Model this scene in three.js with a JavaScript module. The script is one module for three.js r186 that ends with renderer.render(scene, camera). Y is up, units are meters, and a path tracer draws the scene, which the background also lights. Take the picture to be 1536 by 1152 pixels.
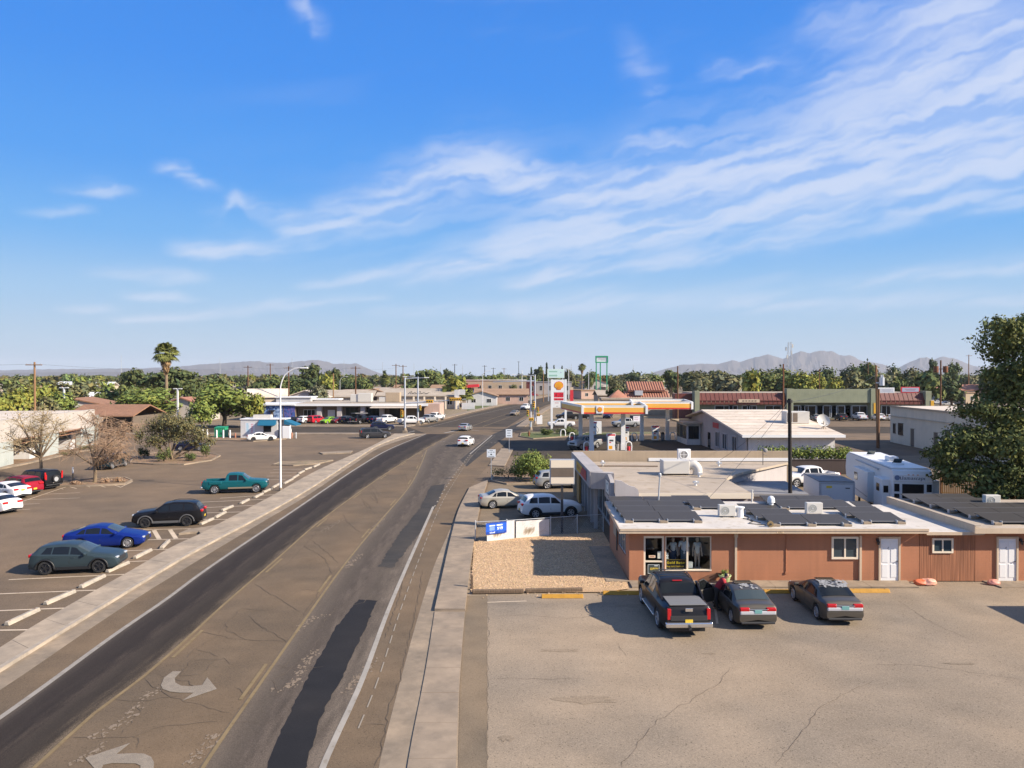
import * as THREE from 'three';
import { mergeGeometries, toCreasedNormals } from 'three/addons/utils/BufferGeometryUtils.js';
import { MarchingCubes } from 'three/addons/objects/MarchingCubes.js';
import { RoundedBoxGeometry } from 'three/addons/geometries/RoundedBoxGeometry.js';

// ---------------------------------------------------------------- camera, sky, sun, exposure
const scene = new THREE.Scene();
const EYE = 10.6, FOC = 1102, HORIZON = 564;                  // metres; pixels of a 1536 x 1152 frame
const camera = new THREE.PerspectiveCamera(2 * Math.atan(576 / FOC) * 180 / Math.PI, 4 / 3, 0.3, 30000);
camera.position.set(0, EYE, 0);
camera.rotation.set(-Math.atan((576 - HORIZON) / FOC), 0, 0);
camera.updateMatrixWorld(true);
const renderer = new THREE.WebGLRenderer({ antialias: true });
renderer.toneMapping = THREE.LinearToneMapping;
renderer.toneMappingExposure = 1.8;
renderer.shadowMap.enabled = true;
const SUN_EL = 31 * Math.PI / 180, SUN_AZ = 21 * Math.PI / 180;
const sun = new THREE.DirectionalLight(new THREE.Color(1, 0.895, 0.75), 5.0);
sun.name = 'sun';
sun.position.set(Math.cos(SUN_EL) * Math.cos(SUN_AZ) * 300, Math.sin(SUN_EL) * 300, Math.cos(SUN_EL) * Math.sin(SUN_AZ) * 300 - 60);
sun.target.position.set(0, 0, -60);
sun.castShadow = true;
Object.assign(sun.shadow.camera, { left: -160, right: 160, top: 160, bottom: -160, near: 1, far: 900 });
sun.shadow.mapSize.set(4096, 4096);
scene.add(sun, sun.target);

let seed = 7;
const rnd = () => { seed = (seed + 0x6d2b79f5) | 0; let t = Math.imul(seed ^ (seed >>> 15), 1 | seed); t = (t + Math.imul(t ^ (t >>> 7), 61 | t)) ^ t; return ((t ^ (t >>> 14)) >>> 0) / 4294967296; };
const rr = (a, b) => a + (b - a) * rnd();
const pick = (a) => a[Math.floor(rnd() * a.length)];
const lerp = (a, b, t) => a + (b - a) * t, clamp = (x, a = 0, b = 1) => Math.min(b, Math.max(a, x)), smooth = (a, b, x) => { const t = clamp((x - a) / (b - a)); return t * t * (3 - 2 * t); };
const hash = (x, y) => { let h = Math.imul(x | 0, 374761393) + Math.imul(y | 0, 668265263) | 0; h = Math.imul(h ^ (h >>> 13), 1274126177); return ((h ^ (h >>> 16)) >>> 0) / 4294967296; };
function vnoise(x, y, px = 0, py = px) {                        // value noise, periodic when px is given
  const xi = Math.floor(x), yi = Math.floor(y), fx = x - xi, fy = y - yi, u = fx * fx * (3 - 2 * fx), v = fy * fy * (3 - 2 * fy);
  const m = (a, p) => p ? ((a % p) + p) % p : a;
  const x0 = m(xi, px), x1 = m(xi + 1, px), y0 = m(yi, py), y1 = m(yi + 1, py);
  const a = hash(x0, y0), b = hash(x1, y0), c = hash(x0, y1), d = hash(x1, y1);
  return a + (b - a) * u + (c - a) * v + (a - b - c + d) * u * v;
}
function fbm(x, y, oct, p = 0) { let s = 0, a = 0.5, n = 0; for (let i = 0; i < oct; i++) { s += a * vnoise(x + i * 17.3 * (p ? 0 : 1), y + i * 9.1 * (p ? 0 : 1), p); n += a; x *= 2; y *= 2; p *= 2; a *= 0.5; } return s / n; }

{ // the sky: clear air that pales towards the horizon, and long wisps of cirrus lying one way
  const w = 4096, h = 2048, data = new Float32Array(w * h * 4), D2R = Math.PI / 180;
  const stops = [[-90, .30, .26, .22], [-3, .42, .45, .48], [0, .49, .615, .745], [2.5, .465, .63, .80], [6, .35, .585, .865], [10, .17, .46, .90], [15, .085, .355, .90], [22, .052, .285, .87], [30, .042, .24, .80], [50, .032, .145, .48], [90, .028, .115, .36]];
  const air = (el, o) => { let k = 1; while (el > stops[k][0] && k < stops.length - 1) k++; const a = stops[k - 1], b = stops[k], t = clamp((el - a[0]) / (b[0] - a[0])), s = t * t * (3 - 2 * t); for (let c = 0; c < 3; c++) o[c] = lerp(a[c + 1], b[c + 1], lerp(t, s, .35)); };
  // long bands of cirrus, each a curve of [azimuth, elevation, half width, strength] in degrees
  const bands = [
    [[-24.1, 8.7, 0.38, 0.6], [-21.7, 8.7, 0.39, 0.75], [-18.9, 9.4, 0.49, 0.7], [-16.1, 10.3, 0.70, 0.55], [-12.7, 11.5, 1.01, 0.55], [-8.7, 13.3, 1.34, 0.6], [-4.6, 14.9, 1.14, 0.75], [-2.5, 15.6, 0.73, 0.9], [0.6, 14.8, 0.73, 0.8], [4.8, 13.9, 0.83, 0.65], [9.9, 14.1, 0.92, 0.65], [14.8, 14.7, 1.01, 0.7], [20.5, 15.2, 1.27, 0.75], [25.8, 15.9, 1.69, 0.75], [29.8, 16.8, 2.03, 0.8], [34.9, 17.5, 2.35, 0.8], [43.1, 18.5, 2.66, 0.7]],
    [[-21.7, 11.2, 0.48, 0.2], [-20.5, 12.6, 0.39, 0.5], [-19.6, 11.8, 0.49, 0.6], [-17.5, 11.2, 0.69, 0.5], [-15.1, 10.9, 0.50, 0.2]],
    [[-24.7, 14.2, 0.28, 0.6], [-23.4, 13.8, 0.43, 0.7], [-22.3, 13.3, 0.29, 0.3]],
    [[-30.6, 12.2, 0.27, 0.3], [-28.7, 12.3, 0.36, 0.55], [-27.3, 12.4, 0.28, 0.3]],
    [[-33.1, 10.6, 0.22, 0.25], [-30.5, 10.9, 0.18, 0.3]],
    [[-15.6, 6.9, 0.30, 0.25], [-8.7, 7.7, 0.41, 0.5], [-3.5, 8.4, 0.62, 0.65], [0.6, 9.7, 1.14, 0.65], [4.8, 10.5, 1.45, 0.7], [9.9, 11.1, 1.33, 0.65], [15.8, 11.8, 1.20, 0.7], [21.4, 12.6, 1.26, 0.65], [26.6, 13.0, 1.12, 0.6], [31.4, 13.2, 1.15, 0.6], [34.9, 13.6, 1.19, 0.55], [43.1, 13.9, 1.14, 0.5]],
    [[0.1, 6.9, 0.31, 0.5], [3.2, 7.7, 0.36, 0.6], [8.4, 8.1, 0.36, 0.5], [13.9, 8.7, 0.45, 0.5], [19.6, 9.7, 0.59, 0.5], [25.8, 10.6, 0.66, 0.45], [31.8, 11.3, 0.71, 0.4], [37.1, 11.6, 0.66, 0.35]],
    [[-28.3, 3.9, 0.18, 0.5], [-24.7, 4.2, 0.24, 0.6], [-20.8, 4.7, 0.29, 0.65], [-17.1, 5.3, 0.30, 0.6], [-13.7, 5.8, 0.25, 0.5], [-10.4, 6.0, 0.20, 0.25]],
    [[-29.1, 7.0, 0.27, 0.35], [-26.0, 6.9, 0.37, 0.5], [-23.4, 7.1, 0.29, 0.3]],
    [[-27.1, 5.5, 0.23, 0.55], [-25.2, 5.5, 0.28, 0.6], [-23.4, 5.5, 0.14, 0.2]],
    [[-30.8, 4.5, 0.18, 0.4], [-29.3, 4.6, 0.18, 0.45]],
    [[21.9, 23.4, 0.77, 0.3], [25.3, 23.1, 1.03, 0.4], [29.0, 22.6, 1.00, 0.55], [32.1, 22.5, 0.97, 0.8], [37.1, 21.7, 1.08, 0.6]],
    [[15.3, 21.8, 0.40, 0.4], [17.2, 21.8, 0.40, 0.45], [21.0, 22.0, 0.49, 0.3]],
    [[22.7, 20.0, 0.86, 0.4], [26.2, 20.1, 1.03, 0.45], [28.6, 19.8, 1.00, 0.4], [31.8, 19.7, 1.06, 0.4], [37.1, 18.2, 1.24, 0.5]],
    [[-16.1, 26.2, 0.80, 0.5], [-15.1, 24.9, 0.60, 0.3]],
    [[8.9, 22.6, 1.28, 0.2], [10.9, 21.1, 1.12, 0.25]],
    [[9.4, 16.9, 0.51, 0.45], [12.4, 17.0, 0.41, 0.35]],
    [[0.0, 4.9, 0.62, 0.3], [6.8, 5.5, 0.72, 0.45], [14.4, 5.5, 0.60, 0.5], [21.4, 5.1, 0.58, 0.4], [29.8, 5.0, 0.45, 0.3], [37.1, 4.7, 0.41, 0.3]],
    [[24.1, 6.2, 0.28, 0.3], [29.8, 6.7, 0.36, 0.45], [37.1, 7.0, 0.33, 0.45]],
    [[-10.7, 4.8, 0.41, 0.2], [-4.6, 5.1, 0.41, 0.3], [0.6, 5.3, 0.42, 0.2]],
    [[-22, 9.0, .9, .10], [-10, 11.5, 2.0, .22], [-3, 14, 2.2, .28], [6, 13.4, 2.2, .28], [16, 15, 2.8, .34], [26, 16.6, 3.6, .40], [36, 18.4, 4.2, .42], [50, 21, 5, .4]],
    [[-12, 7.4, .6, .12], [0, 8.8, 1.6, .28], [10, 10.6, 2.2, .32], [20, 12, 2.2, .30], [32, 13.4, 2.2, .28], [46, 15, 2.4, .25]],
    [[-150, 20, 5, .5], [-110, 24, 6, .6], [-70, 22, 4, .4]], [[60, 26, 6, .6], [110, 30, 7, .6], [170, 24, 5, .4]],
  ];
  const o = [0, 0, 0];
  for (let j = 0; j < h; j++) {
    const el = ((j + 0.5) / h - 0.5) * 180;
    air(el, o);
    for (let i = 0; i < w; i++) {
      const k = (j * w + i) * 4;
      let d = 0;
      if (el > 0.5) {
        let az = ((i + 0.5) / w - 0.25) * 360; if (az > 180) az -= 360;
        const near = Math.abs(az) < 70 && el < 55, wx = near ? fbm(az * .16 + 40, el * .3 + 11, 4) - .5 : 0, wy = near ? fbm(az * .2 + 90, el * .35 + 71, 4) - .5 : 0;
        const a2 = az + wx * 2.0, e2 = el + wy * Math.min(1.5, .2 + el * .07) + (near ? (fbm(az * .8 + 7, el * 1.4, 4) - .5) * Math.min(.9, el * .05) : 0);
        for (const b of bands) {
          const n = b.length - 1;
          if (a2 < b[0][0] - 2 || a2 > b[n][0] + 2) continue;
          let s = 0; while (s < n - 1 && a2 > b[s + 1][0]) s++;
          const p = b[s], q = b[s + 1], t = clamp((a2 - p[0]) / (q[0] - p[0])), u = t * t * (3 - 2 * t);
          const end = smooth(b[0][0] - 1.6, b[0][0] + .8, a2) * (1 - smooth(b[n][0] - .8, b[n][0] + 1.6, a2));
          
          const off = (e2 - lerp(p[1], q[1], u)) / lerp(p[2], q[2], u);
          const g = off > 0 ? Math.exp(-off * off * .42) : Math.exp(-off * off * 1.1);
          if (g < .01) continue;
          const along = a2 + e2 * .4, across = e2 - a2 * .2;
          const fibre = .82 * fbm(along * .2, across * 1.5, 6) + .18 * fbm(along * .3 + 31, across * 5, 4);
          d += lerp(p[3], q[3], u) * g * end * (.22 + .78 * smooth(.30, .70, fibre)) * 1.0;
        }
        if (near) d += .18 * smooth(.50, .85, fbm(az * .07 + 3, (el - az * .16) * .35, 5)) * smooth(2, 9, el) * smooth(-30, 20, az);
        if (el > 27) d += .5 * smooth(.34, .72, fbm(az * .045 + 8, (el - az * .1) * .16 + 4, 5)) * smooth(27, 46, el);
        d = 1 - Math.exp(-d * 1.9);
        d *= smooth(.5, 4, el);
      }
      const f = 1 / renderer.toneMappingExposure; data[k] = f * lerp(o[0], .74, d * .86); data[k + 1] = f * lerp(o[1], .80, d * .86); data[k + 2] = f * lerp(o[2], .95, d * .86); data[k + 3] = 1;
    }
  }
  const sky = new THREE.DataTexture(data, w, h, THREE.RGBAFormat, THREE.FloatType);
  sky.mapping = THREE.EquirectangularReflectionMapping; sky.magFilter = THREE.LinearFilter; sky.wrapS = THREE.RepeatWrapping; sky.needsUpdate = true;
  scene.background = sky; scene.environment = sky;
}
scene.fog = new THREE.FogExp2(new THREE.Color(0.80, 0.86, 0.95), 0.00006);

// ---------------------------------------------------------------- helpers: places
const V = (x, y, z) => new THREE.Vector3(x, y, z);
function ray(px, py) { return V((px - 768) / FOC, (576 - py) / FOC, -1).applyQuaternion(camera.quaternion); }
function G(px, py, h = 0) { const r = ray(px, py), t = (h - EYE) / r.y; return V(r.x * t, h, r.z * t); }       // the ground (or a level h) seen at a pixel of the survey photo
function at(px, py, D) { const r = ray(px, py), t = -D / r.z; return V(r.x * t, EYE + r.y * t, -D); }           // the point D metres ahead
const gp = (list, h = 0) => list.map(([x, y]) => { const g = G(x, y, h); return [g.x, g.z]; });
const hgt = (base, top) => EYE * (base - top) / (base - HORIZON);                                                // height of an upright thing from its foot and top

// ---------------------------------------------------------------- helpers: geometry
const bb = (x0, x1, y0, y1, z0, z1) => new THREE.BoxGeometry(Math.abs(x1 - x0), Math.abs(y1 - y0), Math.abs(z1 - z0)).translate((x0 + x1) / 2, (y0 + y1) / 2, (z0 + z1) / 2);
const obox = (w, h, d, x, y, z, ry = 0, rx = 0, rz = 0) => new THREE.BoxGeometry(w, h, d).applyMatrix4(new THREE.Matrix4().makeRotationFromEuler(new THREE.Euler(rx, ry, rz, 'YXZ'))).translate(x, y, z);
const rbox = (w, h, d, r, x = 0, y = 0, z = 0) => new RoundedBoxGeometry(w, h, d, 2, r).translate(x, y, z);
const cyl = (r0, r1, y0, y1, x = 0, z = 0, n = 12) => new THREE.CylinderGeometry(r1, r0, y1 - y0, n).translate(x, (y0 + y1) / 2, z);
function rod(a, b, r, n = 6, r2 = r) { const d = b.clone().sub(a), L = d.length(), g = new THREE.CylinderGeometry(r2, r, L, n).translate(0, L / 2, 0); return g.applyQuaternion(new THREE.Quaternion().setFromUnitVectors(V(0, 1, 0), d.normalize())).translate(a.x, a.y, a.z); }
const tube = (pts, r, n = 24, m = 8) => new THREE.TubeGeometry(new THREE.CatmullRomCurve3(pts), n, r, m);
function shapeOf(pts) { const s = new THREE.Shape(); pts.forEach(([x, y], i) => i ? s.lineTo(x, y) : s.moveTo(x, y)); return s; }
function poly(pts, y) { return new THREE.ShapeGeometry(shapeOf(pts.map(([x, z]) => [x, -z]))).rotateX(-Math.PI / 2).translate(0, y, 0); }
function slab(pts, y0, y1, bevel = 0) { const g = new THREE.ExtrudeGeometry(shapeOf(pts.map(([x, z]) => [x, -z])), { depth: y1 - y0 - bevel, bevelEnabled: bevel > 0, bevelSize: bevel, bevelOffset: -bevel, bevelThickness: bevel, bevelSegments: 1 }); return g.rotateX(-Math.PI / 2).translate(0, y0, 0); }
function offsetLine(pts, o) {
  return pts.map(([x, z], i) => {
    const a = pts[Math.max(0, i - 1)], b = pts[Math.min(pts.length - 1, i + 1)], dx = b[0] - a[0], dz = b[1] - a[1], L = Math.hypot(dx, dz) || 1;
    return [x - dz / L * o, z + dx / L * o];
  });
}
const band = (pts, w, y, o = 0) => poly([...offsetLine(pts, o - w / 2), ...offsetLine(pts, o + w / 2).reverse()], y);
function fine(pts, step = 1.5) { const c = new THREE.CatmullRomCurve3(pts.map(([x, z]) => V(x, 0, z)), false, 'centripetal'), n = Math.max(2, Math.ceil(c.getLength() / step)); return c.getSpacedPoints(n).map((p) => [p.x, p.z]); }
function metres(g) {                                             // uv in metres, by the way each face points
  g = g.index ? g.toNonIndexed() : g;
  if (!g.attributes.normal) g.computeVertexNormals();
  const p = g.attributes.position, n = g.attributes.normal, uv = new Float32Array(p.count * 2);
  for (let i = 0; i < p.count; i += 3) {
    let x = 0, y = 0, z = 0; for (let k = i; k < i + 3; k++) { x += Math.abs(n.getX(k)); y += Math.abs(n.getY(k)); z += Math.abs(n.getZ(k)); }
    for (let k = i; k < i + 3; k++) { const q = y >= x && y >= z ? [p.getX(k), -p.getZ(k)] : x > z ? [-p.getZ(k), p.getY(k)] : [p.getX(k), p.getY(k)]; uv[2 * k] = q[0]; uv[2 * k + 1] = q[1]; }
  }
  g.setAttribute('uv', new THREE.BufferAttribute(uv, 2));
  return g;
}
function join(list, keep) {
  const gs = (Array.isArray(list) ? list.flat(3) : [list]).map((g) => { g = keep ? (g.index ? g.toNonIndexed() : g) : metres(g); for (const k of Object.keys(g.attributes)) if (!['position', 'normal', 'uv', ...(keep === 'color' ? ['color'] : [])].includes(k)) g.deleteAttribute(k); return g; });
  return gs.length > 1 ? mergeGeometries(gs) : gs[0];
}
// ---------------------------------------------------------------- helpers: objects
const taken = new Map();
function numbered(name) { const n = taken.get(name) ?? 0; taken.set(name, n + 1); return n ? name + '_' + String(n).padStart(3, '0') : name; }
function obj(name, geo, mat, parent, keep) {
  const m = new THREE.Mesh(join(geo, keep), mat);
  m.name = parent ? name : numbered(name);
  (parent ?? scene).add(m);
  return m;
}
function part(name, geo, mat, parent) { const m = new THREE.Mesh(geo, mat); m.name = name; parent.add(m); return m; }   // shared geometry as it is
function tag(o, label, category, group) { o.userData = { label, category }; if (group) o.userData.group = group; return o; }
function thing(name, label, category, p = [0, 0, 0], ry = 0, group) {
  const g = new THREE.Group(); g.name = numbered(name); scene.add(g);
  if (p.isVector3) g.position.copy(p); else g.position.set(...p);
  g.rotation.y = ry; return tag(g, label, category, group);
}
function structure(name, geo, mat, keep) { const m = obj(name, geo, mat, undefined, keep); m.userData.kind = 'structure'; return m; }
function copyOf(src, p, ry, label, group, s = 1) {
  const c = src.clone(); c.name = numbered(src.userData.base ?? src.name.replace(/_\d{3}$/, '')); scene.add(c);
  if (p.isVector3) c.position.copy(p); else c.position.set(...p);
  c.rotation.y = ry; c.scale.setScalar(s); c.userData = { ...src.userData, label }; if (group) c.userData.group = group;
  return c;
}
// ---------------------------------------------------------------- textures and materials
function pix(w, h, fn, srgb = true) {
  const d = new Uint8Array(w * h * 4), o = [0, 0, 0];
  for (let j = 0; j < h; j++) for (let i = 0; i < w; i++) { fn(i, j, o); const k = (j * w + i) * 4; d[k] = clamp(o[0], 0, 255); d[k + 1] = clamp(o[1], 0, 255); d[k + 2] = clamp(o[2], 0, 255); d[k + 3] = 255; }
  const t = new THREE.DataTexture(d, w, h, THREE.RGBAFormat); t.wrapS = t.wrapT = THREE.RepeatWrapping; t.magFilter = THREE.LinearFilter; t.minFilter = THREE.LinearMipmapLinearFilter; t.generateMipmaps = true; t.anisotropy = 8; if (srgb) t.colorSpace = THREE.SRGBColorSpace; t.needsUpdate = true; return t;
}
const rep = (t, sx, sy = sx) => { const c = t.clone(); c.repeat.set(1 / sx, 1 / sy); c.needsUpdate = true; return c; };
function paint(w, h, draw) { const c = document.createElement('canvas'); c.width = w; c.height = h; draw(c.getContext('2d'), w, h); const t = new THREE.CanvasTexture(c); t.colorSpace = THREE.SRGBColorSpace; t.magFilter = THREE.LinearFilter; t.anisotropy = 8; return t; }
const T = {
  // worn asphalt: aggregate, patches of dust and oil, faint lighter and darker areas
  asphalt: pix(2048, 2048, (i, j, o) => {
    const g = hash(i, j), g2 = hash((i >> 1) + 5000, (j >> 1) + 77), b = fbm(i / 256, j / 256, 5, 8) - .5, c = fbm(i / 64 + .5, j / 64, 4, 32) - .5, st = fbm(i / 128, j / 1024, 3, 16) - .5;
    let v = 206 + b * 42 + c * 22 + st * 14 + (g - .5) * 30 + (g2 - .5) * 22;
    if (g > .985) v += 26; if (g2 < .012) v -= 40;
    o[0] = v + b * 10; o[1] = v - 1; o[2] = v - 4 - b * 14;
  }),
  concrete: pix(1024, 1024, (i, j, o) => { const b = fbm(i / 128, j / 128, 5, 8) - .5, c = fbm(i / 32, j / 32, 3, 32) - .5, g = hash(i, j + 333); const v = 220 + b * 56 + c * 22 + (g - .5) * 20; o[0] = v + 2; o[1] = v - b * 6; o[2] = v - 2 - b * 14; }),
  stucco: pix(1024, 1024, (i, j, o) => { const b = fbm(i / 256, j / 256, 5, 4) - .5, st = fbm(i / 32, j / 512, 3, 32) - .5, g = hash(i + 99, j); const v = 228 + b * 30 + st * 16 + (g - .5) * 18; o[0] = v; o[1] = v - b * 4; o[2] = v - b * 7; }),
  stain: pix(1024, 1024, (i, j, o) => { const b = fbm(i / 170.67, j / 170.67, 6, 6), c = fbm(i / 42.67 + 3, j / 42.67, 4, 24), g = hash(i + 9, j + 5); const v = 230 + (b - .5) * 40 - smooth(.58, .80, c) * 16 + (g - .5) * 16; o[0] = v; o[1] = v - smooth(.58, .8, c) * 4; o[2] = v - smooth(.55, .8, c) * 10; }),
  gravel: pix(1024, 1024, (i, j, o) => { const k = 6, x = Math.floor(i / k), y = Math.floor(j / k); let best = 9e9, id = 0, sec = 9e9; const P = Math.floor(1024 / k); for (let a = -1; a < 2; a++) for (let b = -1; b < 2; b++) { const X = ((x + a) % P + P) % P, Y = ((y + b) % P + P) % P, dx = i - (x + a + hash(X, Y)) * k, dy = j - (y + b + hash(X + 500, Y)) * k, q = dx * dx + dy * dy; if (q < best) { sec = best; best = q; id = hash(X + 31, Y + 87); } else if (q < sec) sec = q; } const e = clamp((Math.sqrt(sec) - Math.sqrt(best)) / 1.6); const v = lerp(150, 196 + id * 58, e) + (fbm(i / 128, j / 128, 3, 8) - .5) * 24; o[0] = v; o[1] = v - 6 - id * 7; o[2] = v - 14 - id * 18; }),
  block: pix(256, 256, (i, j, o) => { const y = j % 64, x = (i + (Math.floor(j / 64) % 2) * 64) % 128, e = Math.min(y, 64 - y, x, 128 - x); const v = smooth(.5, 2.6, e) * 190 + hash(i, j) * 40; o[0] = o[1] = o[2] = v; }, false),
  wood: pix(512, 512, (i, j, o) => { const g = fbm(i / 8, j / 256, 4, 64) - .5, h = hash(i, j); const v = 205 + g * 110 + (h - .5) * 18; o[0] = v; o[1] = v - 4; o[2] = v - 10; }),
  grain: pix(512, 512, (i, j, o) => { const v = 128 + (hash(i, j) - .5) * 150 + (fbm(i / 16, j / 16, 3, 32) - .5) * 120; o[0] = o[1] = o[2] = v; }, false),
  earth: pix(1024, 1024, (i, j, o) => { const b = fbm(i / 128, j / 128, 6, 8) - .5, c = fbm(i / 32 + 9, j / 32, 4, 32), g = hash(i, j); const v = 208 + b * 80 + (g - .5) * 40; const m = smooth(.52, .66, c); o[0] = v - m * 30; o[1] = v - m * 14; o[2] = v - 8 - m * 34; }),
};
const lin = (r, g, b) => new THREE.Color().setRGB(r, g, b);
function floorMat(r, g, b, rough, o = {}) { return new THREE.MeshPhysicalMaterial({ color: lin(r, g, b), roughness: rough, specularIntensity: .35, ...o }); }
function mat(r, g, b, rough = .85, o = {}) { return new THREE.MeshStandardMaterial({ color: lin(r, g, b), roughness: rough, ...o }); }
const bumpy = (s, k) => ({ bumpMap: rep(T.grain, s), bumpScale: k });
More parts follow.
